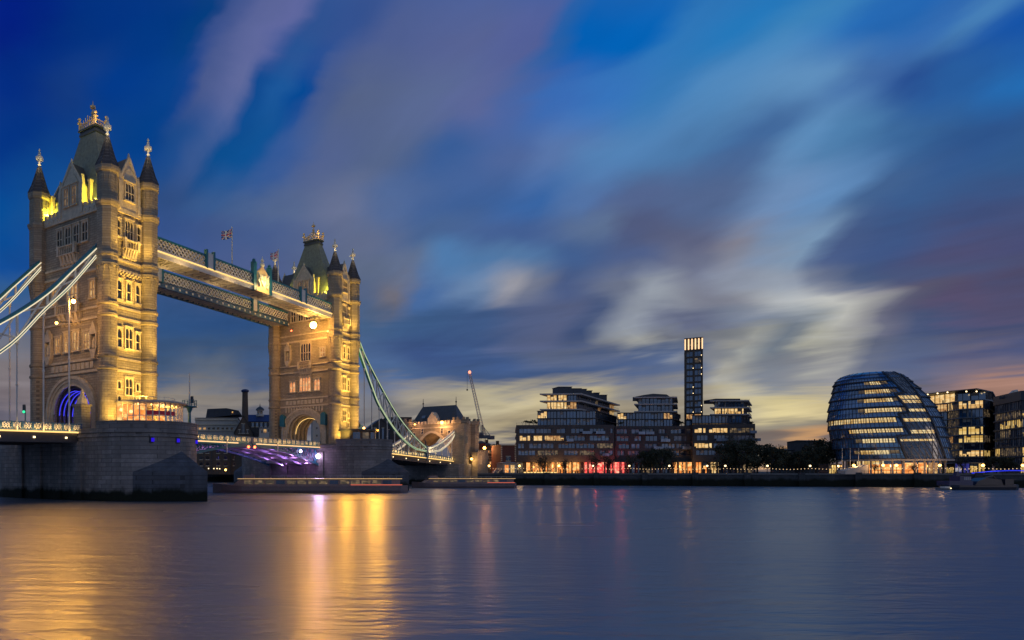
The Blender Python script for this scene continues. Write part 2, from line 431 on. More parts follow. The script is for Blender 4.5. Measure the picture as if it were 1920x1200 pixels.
# ------------------------------------------------------------------ mesh helpers
class MB:
    def __init__(s): s.v = []; s.f = []; s.mi = []; s.uv = {}

    def add(s, vs, fs, mi=0):
        o = len(s.v); s.v += [tuple(p) for p in vs]
        for f in fs: s.f.append([o + i for i in f]); s.mi.append(mi)

    def box(s, x0, x1, y0, y1, z0, z1, mi=0):
        if x0 > x1: x0, x1 = x1, x0
        if y0 > y1: y0, y1 = y1, y0
        if z0 > z1: z0, z1 = z1, z0
        s.add([(x0, y0, z0), (x1, y0, z0), (x1, y1, z0), (x0, y1, z0), (x0, y0, z1), (x1, y0, z1), (x1, y1, z1), (x0, y1, z1)],
              [(0, 3, 2, 1), (4, 5, 6, 7), (0, 1, 5, 4), (1, 2, 6, 5), (2, 3, 7, 6), (3, 0, 4, 7)], mi)

    def extr(s, base, top, mi=0):
        n = len(base)
        s.add(list(base) + list(top), [list(range(n))[::-1], list(range(n, 2 * n))] + [(i, (i + 1) % n, n + (i + 1) % n, n + i) for i in range(n)], mi)

    def prism(s, poly, z0, z1, mi=0):
        s.extr([(x, y, z0) for x, y in poly], [(x, y, z1) for x, y in poly], mi)

    def prismx(s, poly, x0, x1, mi=0):     # poly in (y, z)
        s.extr([(x0, y, z) for y, z in poly], [(x1, y, z) for y, z in poly], mi)

    def prismy(s, poly, y0, y1, mi=0):     # poly in (x, z)
        s.extr([(x, y0, z) for x, z in poly], [(x, y1, z) for x, z in poly], mi)

    def bar(s, p, q, w, h=None, mi=0):
        p = Vector(p); q = Vector(q); h = h or w
        d = (q - p)
        if d.length < 1e-6: return
        d.normalize()
        up = Vector((0, 0, 1)) if abs(d.z) < 0.95 else Vector((1, 0, 0))
        a = d.cross(up).normalized() * (w / 2); b = a.cross(d).normalized() * (h / 2)
        s.extr([p + a + b, p - a + b, p - a - b, p + a - b], [q + a + b, q - a + b, q - a - b, q + a - b], mi)

    def tube(s, p, q, r0, r1=None, n=8, mi=0):
        p = Vector(p); q = Vector(q); r1 = r0 if r1 is None else r1
        d = (q - p).normalized()
        up = Vector((0, 0, 1)) if abs(d.z) < 0.95 else Vector((1, 0, 0))
        a = d.cross(up).normalized(); b = d.cross(a).normalized()
        ring = lambda c, r: [c + a * (r * math.cos(2 * PI * i / n)) + b * (r * math.sin(2 * PI * i / n)) for i in range(n)]
        s.extr(ring(p, r0), ring(q, max(r1, 0.004)), mi)

    def path(s, pts, w, h=None, mi=0):
        for p, q in zip(pts, pts[1:]): s.bar(p, q, w, h, mi)

    def lathe(s, cx, cy, prof, n=12, ph=0.0, mi=0):
        o = len(s.v)
        for r, z in prof:
            for i in range(n):
                t = 2 * PI * i / n + ph
                s.v.append((cx + r * math.cos(t), cy + r * math.sin(t), z))
        for k in range(len(prof) - 1):
            for i in range(n):
                j = (i + 1) % n
                s.f.append([o + k * n + i, o + k * n + j, o + (k + 1) * n + j, o + (k + 1) * n + i]); s.mi.append(mi)
        s.f.append([o + i for i in range(n)][::-1]); s.mi.append(mi)
        k = len(prof) - 1
        s.f.append([o + k * n + i for i in range(n)]); s.mi.append(mi)

    def ball(s, c, r, mi=0, n=8):
        s.lathe(c[0], c[1], [(max(0.01, r * math.sin(PI * k / 6)), c[2] - r * math.cos(PI * k / 6)) for k in range(7)], n, 0, mi)

    def grid(s, rows, mi=0, closed=False):
        """rows of points -> quads"""
        o = len(s.v); n = len(rows[0])
        for r in rows: s.v += [tuple(p) for p in r]
        for k in range(len(rows) - 1):
            for i in range(n if closed else n - 1):
                j = (i + 1) % n
                s.f.append([o + k * n + i, o + k * n + j, o + (k + 1) * n + j, o + (k + 1) * n + i]); s.mi.append(mi)

    def build(s, name, mats, parent=None, smooth=False, label=None, bevel=0):
        me = bpy.data.meshes.new(name)
        off = Vector(OFF.get(parent.name, (0, 0, 0))) if parent else Vector((0, 0, 0))
        me.from_pydata([(x - off.x, y - off.y, z - off.z) for x, y, z in s.v], [], s.f)
        if not isinstance(mats, (list, tuple)): mats = [mats]
        for m in mats: me.materials.append(M[m] if isinstance(m, str) else m)
        me.polygons.foreach_set('material_index', s.mi)
        if smooth: me.polygons.foreach_set('use_smooth', [True] * len(s.f))
        me.update(); me.validate()
        o = bpy.data.objects.new(name, me); COL.objects.link(o)
        if parent:
            o.parent = parent; OFF[o.name] = OFF.get(parent.name, (0, 0, 0))
        if label: o['label'] = label
        return o


OFF = {}
# bridge frame: x = along the bridge towards the far bank, y = away from the camera side, z = height above water
AL = 0.639041834603861
BO = Vector((-34.9357, 135.9398, 0))
DU = Vector((math.sin(AL), math.cos(AL), 0)); DV = Vector((math.cos(AL), -math.sin(AL), 0))
BTH = math.atan2(DU.y, DU.x)


def bw(u, v, z): return BO + DU * u + DV * v + Vector((0, 0, z))


def tag(o, label, cat, group=None, kind=None):
    if label: o['label'] = label
    if cat: o['category'] = cat
    if group: o['group'] = group
    if kind: o['kind'] = kind
    return o


def bthing(name, label, cat, u, v, z, group=None):
    o = bpy.data.objects.new(name, None); COL.objects.link(o)
    o.location = bw(u, v, z); o.rotation_euler = (0, 0, BTH); o.empty_display_size = 1
    OFF[o.name] = (u, -v, z)
    return tag(o, label, cat, group)


def thing(name, label, cat, x, y, z, group=None):
    """parts under it are written in world coordinates"""
    o = bpy.data.objects.new(name, None); COL.objects.link(o)
    o.location = (x, y, z); OFF[o.name] = (x, y, z)
    return tag(o, label, cat, group)


def dup(root, loc, rotz=0.0, label=None, scale=1.0):
    r = root.copy(); COL.objects.link(r); r.location = loc; r.rotation_euler = (0, 0, rotz); r.scale = (scale,) * 3
    if label: r['label'] = label
    for ch in list(root.children):
        c = ch.copy(); COL.objects.link(c); c.parent = r
        for g in ch.children:
            d = g.copy(); COL.objects.link(d); d.parent = c
    return r


def PX(px, Z): return (px - 500) / F * Z          # plan position seen in a photo column at a given distance
def PZ(py, Z): return EYE + (884 - py) / F * Z    # height seen in a photo row at a given distance


def lamp(kind, loc, power, rgb, aim=None, angle=60, blend=0.8, size=0.3, name='lamp_light'):
    d = bpy.data.lights.new(name, kind); d.energy = power; d.color = rgb
    o = bpy.data.objects.new(name, d); COL.objects.link(o); o.location = loc
    if kind == 'SPOT':
        d.spot_size = math.radians(angle); d.spot_blend = blend
    if kind == 'AREA':
        d.size = size
    else:
        d.shadow_soft_size = size
    if aim is not None:
        o.rotation_euler = (Vector(aim) - Vector(loc)).to_track_quat('-Z', 'Y').to_euler()
    return o


# ------------------------------------------------------------------ river, land, quay
QA = Vector((88.0, 262.0)); QB = Vector((241.0, 215.0)); QD = (QB - QA).normalized(); QN = Vector((-QD.y, QD.x))
QTOP = 4.3


def qpt(s, d): return QA + QD * s + QN * d        # s along the quay, d inland


def setting():
    m = MB(); m.add([(-9000, -400, 0), (9000, -400, 0), (9000, 9000, 0), (-9000, 9000, 0)], [(0, 1, 2, 3)])
    tag(m.build('water', 'water'), None, None, None, 'structure')
    ab = bw(188, 15, 0); ab2 = bw(188, -16, 0)
    edge = [(-4000, 620), (-400, 470), (-60, 372), (ab2.x, ab2.y), (ab.x, ab.y), (QA.x, QA.y), (QB.x, QB.y), tuple(qpt(330, 0)), tuple(qpt(2600, 0))]
    m = MB(); m.prism(edge + [(9000, 9000), (-9000, 9000), (-9000, 620)], -1.0, QTOP)
    tag(m.build('ground', 'ground'), None, None, None, 'structure')
    m = MB()
    m.prism([tuple(qpt(s, d)) for s, d in ((0.5, 0.2), (330, 0.2), (330, 16), (0.5, 16))][::1], QTOP + 0.004, QTOP + 0.03)
    tag(m.build('promenade', 'paving'), None, None, None, 'structure')
    # quay wall: stone face, coping, buttresses, railing
    t = thing('quay_wall', 'long dark stone river wall with weed below and pale coping on far bank', 'river wall', QA.x, QA.y, 0)
    m = MB(); m.prism([tuple(qpt(s, d)) for s, d in ((-6, -0.6), (330, -0.6), (330, 0.2), (-6, 0.2))], -1, QTOP - 0.25); m.build('wall', 'quay', t)
    m = MB(); m.prism([tuple(qpt(s, d)) for s, d in ((-6, -0.85), (330, -0.85), (330, 0.3), (-6, 0.3))], QTOP - 0.25, QTOP + 0.28); m.build('coping', 'paving', t)
    for s in (3, 19, 36, 52, 68, 84, 100, 116, 132, 148):
        m = MB(); m.prism([tuple(qpt(s + a, d)) for a, d in ((-0.9, -1.35), (0.9, -1.35), (0.9, -0.62), (-0.9, -0.62))], -1, QTOP + 0.55); m.build('buttress', 'quay', t)
    m = MB()
    for k in range(0, 165):
        p = qpt(k * 2.0, -0.3); m.bar((p.x, p.y, QTOP + 0.28), (p.x, p.y, QTOP + 1.2), 0.06)
    for zz in (QTOP + 0.75, QTOP + 1.2):
        p = qpt(0, -0.3); q = qpt(328, -0.3); m.bar((p.x, p.y, zz), (q.x, q.y, zz), 0.05)
    m.build('railing', 'dark_metal', t)
    # far shore wall east of the bridge
    t = thing('shore_wall', 'low dark river wall behind the bridge piers', 'river wall', -60, 372, 0)
    m = MB()
    e2 = [(-400, 470), (-60, 372), (ab2.x, ab2.y)]
    for p, q in zip(e2, e2[1:]): m.bar((p[0], p[1] - 0.5, 2.1), (q[0], q[1] - 0.5, 2.1), 0.8, 5.2)
    m.build('wall', 'quay', t)


setting()
# ------------------------------------------------------------------ the bridge: piers
TA, TB = 5.12, 10.48            # half spacing of the corner turrets along and across the bridge
PTOP = 13.9


def arc(cx, cy, r, a0, a1, n): return [(cx + r * math.cos(a0 + (a1 - a0) * i / n), cy + r * math.sin(a0 + (a1 - a0) * i / n)) for i in range(n + 1)]


def stadium(u, r, c, n=24): return arc(u, -c, r, PI, 2 * PI, n) + arc(u, c, r, 0, PI, n)


def pier(u, label):
    t = bthing('bridge_pier', label, 'bridge pier', u, 0, 0, 'stone piers of the bridge')
    m = MB()
    m.prism(stadium(u, 10.45, 14), -1.5, PTOP - 2.6)
    for s in (-1, 1):                       # shallow buttresses on the long flanks under the deck
        for y in (-9, -3, 3, 9): m.box(u + s * 10.2, u + s * 10.95, y - 1.1, y + 1.1, -1.5, 10.6)
    m.build('drum', 'pier', t)
    for r_, a_, b_ in ((10.70, 2.6, 2.25), (10.55, 2.25, 1.9), (10.75, 1.9, 1.5)):
        m = MB(); m.prism(stadium(u, r_, 14), PTOP - a_, PTOP - b_); m.build('string_course', 'pier', t)
    m = MB()
    for c, (a0, a1) in ((-14, (PI, 2 * PI)), (14, (0, PI))):
        o = arc(u, c, 10.62, a0, a1, 24); i = arc(u, c, 10.0, a0, a1, 24)
        m.prism(o + i[::-1], PTOP - 1.5, PTOP)
        o = arc(u, c, 10.75, a0, a1, 24); i = arc(u, c, 9.9, a0, a1, 24)
        m.prism(o + i[::-1], PTOP, PTOP + 0.18)
    m.build('parapet', 'pier', t)
    m = MB(); m.prism(stadium(u, 10.3, 14), PTOP - 1.6, PTOP - 1.0); m.build('pavement', 'paving', t)
    for s in (-1, 1):                       # cutwaters with sloping tops
        half = []
        for k in range(13):
            f = k / 12
            half.append((8.1 * (1 - f) + 0.9 * math.sin(PI * f) * 0.5, 20.6 + 10.1 * f + 0.2 * math.sin(PI * f)))
        out = [(-x, y) for x, y in half] + [(x, y) for x, y in half[::-1][1:]]
        base = [(u + x, s * y) for x, y in out]
        if s > 0: base = base[::-1]
        m = MB(); n = len(base)
        low = [(x, y, -1.5) for x, y in base]; mid = [(x, y, 5.1) for x, y in base]
        ap = []
        for x, y in base:
            dx, dy = x - u, abs(y) - 14
            r = math.hypot(dx, dy); k = min(1.0, 10.47 / max(r, 1e-3))
            zz = 5.1 + 3.7 * max(0.0, 1 - math.atan2(abs(dx), dy) / math.radians(51.0))
            ap.append((u + dx * k, s * (14 + dy * k), zz))
        o = len(m.v)
        m.grid([low + [low[0]], mid + [mid[0]]]); m.grid([mid, ap])
        m.build('cutwater', 'pier_wet', t)
    return t


def facade_map(face, u0):
    """(h, d, z) on a face -> bridge coordinates; h runs left to right seen from outside, d outwards"""
    a, b = TA - 0.15, TB - 0.15
    if face == 'W': return lambda h, d, z: (u0 + h, -b - d, z)
    if face == 'E': return lambda h, d, z: (u0 - h, b + d, z)
    if face == 'N': return lambda h, d, z: (u0 - a - d, -h, z)
    return lambda h, d, z: (u0 + a + d, h, z)


def fbox(m, fm, h0, h1, d0, d1, z0, z1, mi=0):
    p = fm(h0, d0, z0); q = fm(h1, d1, z1)
    m.box(p[0], q[0], p[1], q[1], p[2], q[2], mi)


def fprism(m, fm, poly, d0, d1, mi=0):
    m.extr([fm(h, d0, z) for h, z in poly], [fm(h, d1, z) for h, z in poly], mi)


def rounded(h, w, zs, rise, n=10):
    return [(h - w * math.cos(PI * i / (2 * n)), zs + rise * math.sin(PI * i / (2 * n))) for i in range(2 * n + 1)]


def pointed(h, w, zs, rise, n=6):
    """pointed arch outline from left spring to right spring"""
    p = []
    for i in range(2 * n + 1):
        f = i / n - 1
        p.append((h + w * f, zs + rise * (1 - abs(f) ** 1.9)))
    return p


def window(root, fm, h, w, z0, z1, lights=2, pane='pane_dark', hood=True, transom=True, frame='trim', out=0.32):
    """stone-framed window: frame with mullions, pane behind it"""
    hw = w / 2; rise = min(w * 0.45 / lights ** 0.5, (z1 - z0) * 0.3); zs = z1 - rise
    m = MB()
    fbox(m, fm, h - hw - 0.22, h - hw, 0, out, z0 - 0.05, z1 + 0.25); fbox(m, fm, h + hw, h + hw + 0.22, 0, out, z0 - 0.05, z1 + 0.25)
    fbox(m, fm, h - hw - 0.34, h + hw + 0.34, 0, out + 0.12, z0 - 0.32, z0 - 0.05)
    lw = w / lights
    for k in range(lights):
        c = h - hw + lw * (k + 0.5)
        ap = pointed(c, lw / 2, zs, rise)
        fprism(m, fm, ap + [(c + lw / 2, z1 + 0.25), (c - lw / 2, z1 + 0.25)], 0.06, out - 0.06)
        if k: fbox(m, fm, h - hw + lw * k - 0.07, h - hw + lw * k + 0.07, 0.05, out - 0.05, z0, zs + 0.1)
    if transom: fbox(m, fm, h - hw, h + hw, 0.05, out - 0.08, z0 + (zs - z0) * 0.52, z0 + (zs - z0) * 0.52 + 0.13)
    if hood: fbox(m, fm, h - hw - 0.35, h + hw + 0.35, 0, out + 0.14, z1 + 0.25, z1 + 0.43)
    o = m.build('window', frame, root)
    m = MB(); fbox(m, fm, h - hw, h + hw, 0.0, 0.05, z0 - 0.05, z1 + 0.2); m.build('pane', pane, o)
    return o


def balcony(root, fm, h, w, z0, z1, out=1.1):
    """oriel balcony: tapering corbels below, pierced parapet above"""
    m = MB()
    zf = z0 + (z1 - z0) * 0.52
    n = 5
    for k in range(n):
        c = h - w / 2 + w * (k + 0.5) / n
        fprism_side = [(0.0, z0), (0.0, zf), (out, zf), (out * 0.8, zf - 0.5), (out * 0.55, z0 + 0.7)]
        pw = w / n * 0.3
        m.extr([fm(c - pw, d, z) for d, z in fprism_side], [fm(c + pw, d, z) for d, z in fprism_side])
    fbox(m, fm, h - w / 2 - 0.1, h + w / 2 + 0.1, 0, out * 0.45, z0 + 0.4, zf)
    fbox(m, fm, h - w / 2 - 0.15, h + w / 2 + 0.15, 0, out + 0.1, zf, zf + 0.22)
    fbox(m, fm, h - w / 2 - 0.15, h + w / 2 + 0.15, 0, out + 0.1, z1 - 0.2, z1)
    k = int(w / 0.55)
    for i in range(k + 1):
        c = h - w / 2 + w * i / k
        fbox(m, fm, c - 0.09, c + 0.09, out - 0.12, out, zf, z1)
    for c in (h - w / 2, h + w / 2):
        fbox(m, fm, c - 0.28, c + 0.28, out - 0.4, out + 0.16, zf, z1 + 0.25)
    m.build('balcony', 'trim', root)


def niche(root, fm, h, z0):
    m = MB()
    fprism(m, fm, [(h - 0.4, z0 - 1.6), (h + 0.4, z0 - 1.6), (h + 0.95, z0), (h - 0.95, z0)], 0, 0.8)
    fbox(m, fm, h - 1.0, h - 0.7, 0, 0.75, z0, z0 + 2.9); fbox(m, fm, h + 0.7, h + 1.0, 0, 0.75, z0, z0 + 2.9)
    fprism(m, fm, [(h - 1.15, z0 + 2.9), (h + 1.15, z0 + 2.9), (h, z0 + 5.4)], 0, 0.8)
    for c in (h - 1.0, h + 1.0): fprism(m, fm, [(c - 0.18, z0 + 2.9), (c + 0.18, z0 + 2.9), (c, z0 + 4.6)], 0.2, 0.6)
    o = m.build('niche', 'trim', root)
    m = MB()
    p = fm(h, 0.42, 0)
    m.lathe(p[0], p[1], [(0.35, z0 + 0.02), (0.42, z0 + 0.6), (0.30, z0 + 1.3), (0.42, z0 + 1.75), (0.16, z0 + 2.0), (0.2, z0 + 2.25), (0.05, z0 + 2.5)], 8)
    m.build('statue', 'trim', o, True)


def cross_finial(m, x, y, z, s=1.0):
    m.lathe(x, y, [(0.16 * s, z), (0.26 * s, z + 0.35 * s), (0.46 * s, z + 0.55 * s), (0.24 * s, z + 0.8 * s), (0.2 * s, z + 1.25 * s)], 8)
    m.box(x - 0.26 * s, x + 0.26 * s, y - 0.26 * s, y + 0.26 * s, z + 1.25 * s, z + 2.9 * s)
    for a, b in ((0.85, 0.26), (0.26, 0.85)): m.box(x - a * s, x + a * s, y - b * s, y + b * s, z + 1.6 * s, z + 2.2 * s)
    m.lathe(x, y, [(0.12 * s, z + 2.9 * s), (0.34 * s, z + 3.15 * s), (0.12 * s, z + 3.45 * s), (0.3 * s, z + 3.7 * s), (0.04 * s, z + 4.2 * s)], 8)


def tower(u0, label, river):
    """river: side of the tower that faces the opening span ('S' for the near tower, 'N' for the far one)"""
    t = bthing('bridge_tower', label, 'bridge tower', u0, 0, PTOP - 1.0, 'gothic bridge towers')
    a, b = TA - 0.15, TB - 0.15
    zb = PTOP - 1.0
    # body with the road arch through it
    hw, zs = 5.6, 16.6
    archp = rounded(0, hw, zs, 5.4)
    poly = [(-b, zb), (-hw, zb)] + archp + [(hw, zb), (b, zb), (b, 55.2), (-b, 55.2)]
    m = MB(); m.prismx(poly, u0 - a, u0 + a); m.build('wall', 'stone', t)
    for face, sx in (('N', -1), ('S', 1)):
        fm = facade_map(face, u0)
        m = MB()
        for k, (w, d) in enumerate(((6.05, 0.25), (6.6, 0.45), (7.2, 0.7))):
            outer = rounded(0, w + 0.55, zs - 0.1, 5.4 + 0.55 * (k + 1) + 0.25); inner = rounded(0, w - (0.45 if k == 0 else 0.05), zs - 0.1, 5.4 + 0.55 * k + (0.02 if k == 0 else 0.22))
            o = [fm(h, 0, z) for h, z in outer]; i = [fm(h, 0, z) for h, z in inner]
            o2 = [fm(h, d, z) for h, z in outer]; i2 = [fm(h, d, z) for h, z in inner]
            m.grid([i, i2, o2, o])
            for s in (-1, 1): fbox(m, fm, s * (w - 0.05), s * (w + 0.55), 0, d, zb, zs - 0.1)
        m.build('arch_surround', 'trim', t)
    # ribs with blue light strips in the archway
    for k in range(9 if u0 < 40 else 5):
        x = u0 - a + 0.7 + k * (1.05 if u0 < 40 else 2.1)
        outer = rounded(0, hw - 0.03, zs, 5.36); inner = rounded(0, hw - 0.5, zs, 4.9)
        m = MB()
        for x0 in (x - 0.16, x + 0.16): pass
        m.grid([[(x - 0.16, y, z) for y, z in outer], [(x - 0.16, y, z) for y, z in inner], [(x + 0.16, y, z) for y, z in inner], [(x + 0.16, y, z) for y, z in outer]])
        for s in (-1, 1): m.box(x - 0.16, x + 0.16, s * (hw - 0.5), s * (hw - 0.03), zb, zs)
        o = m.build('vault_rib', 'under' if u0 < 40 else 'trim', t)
        if u0 > 40 and k != 1: continue
        m = MB(); pts = [(x - 0.2, y * 0.93, zs - 0.25 + (z - zs) * 0.93) for y, z in inner]
        m.path(pts, 0.12); m.build('light_strip', 'led_blue' if u0 < 40 else 'led_gold', o)
    # corner turrets
    for sx in (-1, 1):
        for sy in (-1, 1):
            x, y = u0 + sx * TA, sy * TB
            m = MB()
            prof = [(1.78, zb), (1.78, 24.0), (2.0, 24.15), (2.0, 24.5), (1.76, 24.7), (1.76, 26.2), (2.0, 26.4), (2.0, 26.8), (1.76, 27.0), (1.74, 33.8),
                    (1.98, 34.0), (1.98, 34.4), (1.76, 34.6), (1.76, 35.9), (2.02, 36.1), (2.02, 36.5), (1.74, 36.7), (1.74, 40.4)]
            m.lathe(x, y, prof, 20)
            up = [(1.80, 40.3), (2.06, 43.0), (2.22, 43.1), (2.24, 43.6), (2.04, 43.75), (2.04, 44.9), (2.2, 45.1), (2.2, 45.5), (2.0, 45.7), (2.0, 54.0), (2.2, 54.3), (2.4, 54.8), (2.4, 55.2),
                  (1.98, 55.4), (1.94, 60.2), (2.2, 60.5), (2.3, 60.9), (2.3, 61.5), (1.6, 61.5)]
            m.lathe(x, y, up, 8, PI / 8)
            for k in range(8):              # pointed stops where the round shaft turns octagonal
                th = PI / 8 + PI / 4 * k
                c, s_ = math.cos(th), math.sin(th)
                m.extr([(x + 1.7 * c - 0.5 * s_, y + 1.7 * s_ + 0.5 * c, 43.0), (x + 1.7 * c + 0.5 * s_, y + 1.7 * s_ - 0.5 * c, 43.0), (x + 1.72 * c, y + 1.72 * s_, 40.2)],
                       [(x + 2.16 * c - 0.42 * s_, y + 2.16 * s_ + 0.42 * c, 43.0), (x + 2.16 * c + 0.42 * s_, y + 2.16 * s_ - 0.42 * c, 43.0), (x + 1.78 * c, y + 1.78 * s_, 40.0)])
            for k in range(8):              # blind panels and little merlons of the top stage
                th = PI / 4 * k
                c, s_ = math.cos(th), math.sin(th)
                for zq0, zq1 in ((56.2, 57.6), (58.2, 59.8)):
                    r0 = 1.78
                    m.bar((x + r0 * c - 0.42 * s_, y + r0 * s_ + 0.42 * c, zq0), (x + r0 * c - 0.42 * s_, y + r0 * s_ + 0.42 * c, zq1), 0.2)
                    m.bar((x + r0 * c + 0.42 * s_, y + r0 * s_ - 0.42 * c, zq0), (x + r0 * c + 0.42 * s_, y + r0 * s_ - 0.42 * c, zq1), 0.2)
            tu = m.build('turret', 'stone', t)
            m = MB(); m.lathe(x, y, [(2.28, 61.5), (2.2, 61.9), (1.45, 63.4), (0.9, 65.2), (0.30, 67.2), (0.2, 67.6)], 8, PI / 8)
            for k in range(8):
                th = PI / 8 + PI / 4 * k
                m.path([(x + r * math.cos(th), y + r * math.sin(th), z) for r, z in ((2.28, 61.6), (1.48, 63.45), (0.93, 65.2), (0.3, 67.3))], 0.16)
            m.build('cone_roof', 'slate', tu)
            m = MB(); cross_finial(m, x, y, 67.3, 0.92); m.build('finial', 'finial', tu)
    # belts on the flat walls between turrets
    for z, d, h in ((24.1, 0.28, 0.45), (26.4, 0.25, 0.4), (34.1, 0.28, 0.4), (36.1, 0.25, 0.4), (43.2, 0.3, 0.45), (45.1, 0.25, 0.4), (54.3, 0.45, 0.8)):
        m = MB()
        for f, L in (('N', TB + 0.05), ('S', TB + 0.05), ('W', TA), ('E', TA)):
            fbox(m, facade_map(f, u0), -L, L, -0.3, d, z, z + h)
        m.build('string_course', 'trim', t)
    # battlements between gables and turrets
    for f, L, g in (('N', TB - 1.7, 3.6), ('S', TB - 1.7, 3.6), ('W', TA - 1.7, 2.5), ('E', TA - 1.7, 2.5)):
        fm = facade_map(f, u0)
        for s in (-1, 1):
            m = MB()
            fbox(m, fm, s * g, s * L, -0.35, 0.3, 55.1, 56.0)
            n = max(1, int((L - g) / 1.1))
            for k in range(n):
                c = g + (L - g) * (k + 0.5) / n
                fbox(m, fm, s * c - 0.34, s * c + 0.34, -0.3, 0.35, 56.0, 56.75)
                fbox(m, fm, s * c - 0.2, s * c + 0.2, 0.3, 0.55, 54.7, 55.4)
            m.build('battlement', 'trim', t)
    # steep main roof with gilded cresting
    m = MB()
    prof = [(54.6, 4.5, 9.4), (56.5, 3.9, 8.2), (61.5, 3.05, 6.2), (67.8, 1.95, 3.9), (72.6, 1.2, 2.3)]
    rows = [[(u0 - ax, -by, z), (u0 + ax, -by, z), (u0 + ax, by, z), (u0 - ax, by, z)] for z, ax, by in prof]
    m.grid(rows, closed=True)
    ro = m.build('roof', 'roof', t)
    m = MB(); m.box(u0 - 1.4, u0 + 1.4, -2.55, 2.55, 72.5, 73.0); m.box(u0 - 1.25, u0 + 1.25, -2.4, 2.4, 73.0, 73.5); m.box(u0 - 1.55, u0 + 1.55, -2.75, 2.75, 73.5, 73.8)
    m.build('roof_platform', 'lead', ro)
    m = MB()
    for sx in (-1, 1):
        for sy in (-1, 1):
            x, y = u0 + sx * 1.35, sy * 2.5
            m.bar((x, y, 73.8), (x, y, 75.8), 0.26); m.ball((x, y, 76.1), 0.34); m.box(x - 0.32, x + 0.32, y - 0.32, y + 0.32, 75.2, 75.5)
            m.path([(x, y, 74.2), (x * 0.5 + u0 * 0.5, y * 0.5, 75.2), (u0, 0, 77.0)], 0.16)
    for zz in (74.0, 74.9):
        m.path([(u0 - 1.35, -2.5, zz), (u0 + 1.35, -2.5, zz), (u0 + 1.35, 2.5, zz), (u0 - 1.35, 2.5, zz), (u0 - 1.35, -2.5, zz)], 0.13)
    for k in range(-4, 5):
        y = k * 0.6
        zt = 76.2 - abs(k) * 0.32
        for sx in (-1, 1): m.bar((u0 + sx * 1.35, y, 73.8), (u0 + sx * 1.35, y, zt), 0.1)
        if k < 4:
            for sx in (-1, 1): m.bar((u0 + sx * 1.35, y, 74.0), (u0 + sx * 1.35, y + 0.6, 74.9), 0.08)
    m.tube((u0, 0, 73.8), (u0, 0, 78.0), 0.2, 0.14); m.ball((u0, 0, 77.2), 0.4); m.box(u0 - 0.6, u0 + 0.6, -0.15, 0.15, 78.2, 78.6); m.box(u0 - 0.15, u0 + 0.15, -0.6, 0.6, 78.2, 78.6)
    m.ball((u0, 0, 78.6), 0.33); m.tube((u0, 0, 78.6), (u0, 0, 79.7), 0.15, 0.03)
    m.build('cresting', 'gold', ro)
    # gables
    for f, g, dep in (('W', 2.35, 5.5), ('E', 2.35, 5.5), ('N', 3.3, 3.6), ('S', 3.3, 3.6)):
        fm = facade_map(f, u0)
        m = MB()
        fprism(m, fm, [(-g, 54.9), (g, 54.9), (g, 60.4), (0, 65.0), (-g, 60.4)], -dep, 0.35)
        for s in (-1, 1):                       # coping, pinnacles
            m.bar(fm(s * g * 1.05, 0.35, 60.3), fm(0, 0.35, 65.2), 0.35, 0.5)
            fbox(m, fm, s * g - 0.35, s * g + 0.35, -0.3, 0.6, 54.9, 60.2); fprism(m, fm, [(s * g - 0.4, 60.2), (s * g + 0.4, 60.2), (s * g, 62.4)], -0.2, 0.5)
            fbox(m, fm, s * (g + 0.6) - 0.3, s * (g + 0.6) + 0.3, -1.6, -0.9, 55, 61.2); fbox(m, fm, s * (g + 0.6) - 0.4, s * (g + 0.6) + 0.4, -1.7, -0.8, 61.2, 61.6)
        fprism(m, fm, pointed(0, g * 0.72, 61.0, 2.2) + [(g * 0.72, 60.8), (-g * 0.72, 60.8)], 0.3, 0.5)
        p = fm(0, 0.2, 0); m.lathe(p[0], p[1], [(0.15, 65.0), (0.3, 65.4), (0.08, 66.2)], 6)
        go = m.build('gable', 'trim', t)
        m = MB()
        for s in (-1, 1):
            fprism(m, fm, [(s * (g + 0.25), 60.15), (s * (g + 0.25), 60.45), (0, 65.35), (0, 65.0)], -dep - 0.3, 0.15)
        m.build('gable_roof', 'lead', go)
        if f in ('W', 'E'): window(go, lambda h, d, z, fm=fm: fm(h, d + 0.35, z), 0, 2.1, 57.0, 60.2, 3, 'pane_dark')
        else:
            for h in (-1.2, 1.2): window(go, lambda h_, d, z, fm=fm: fm(h_, d + 0.35, z), h, 1.35, 57.0, 60.6, 2, 'pane_dim' if f == 'N' else 'pane_dark')
    # west (and east) front: three storeys of windows, corbel table, balcony
    for f in ('W', 'E'):
        fm = facade_map(f, u0); lit = 'pane_dark'
        window(t, fm, 0.1, 1.7, 19.9, 23.0, 2, lit)
        for h in (-2.3, 2.3):
            for z0 in (18.1, 20.9, 15.2): window(t, fm, h, 0.75, z0, z0 + 1.35, 1, lit, False, False)
        window(t, fm, 0.1, 1.7, 15.0, 17.0, 2, lit, False, False)
        window(t, fm, -2.25, 0.95, 28.8, 32.2, 1, lit); window(t, fm, 0.1, 1.7, 28.8, 32.6, 2, lit); window(t, fm, 2.35, 0.95, 28.8, 32.0, 1, lit)
        for h in (-2.25, 0.05, 2.35): window(t, fm, h, 1.0, 37.9, 41.4, 1, lit)
        m = MB()                                # corbel table under the third belt
        for r in range(3):
            for k in range(9):
                c = -3.2 + 6.4 * (k + 0.5 * (r % 2)) / 8
                if abs(c) < 3.4: fbox(m, fm, c - 0.19, c + 0.19, 0, 0.2 + 0.2 * r, 42.05 + 0.4 * r, 42.37 + 0.4 * r)
        m.build('corbel_table', 'trim', t)
        m = MB(); fbox(m, fm, -3.4, 3.4, -0.05, 0.12, 37.3, 37.6); m.build('string_course', 'trim', t)
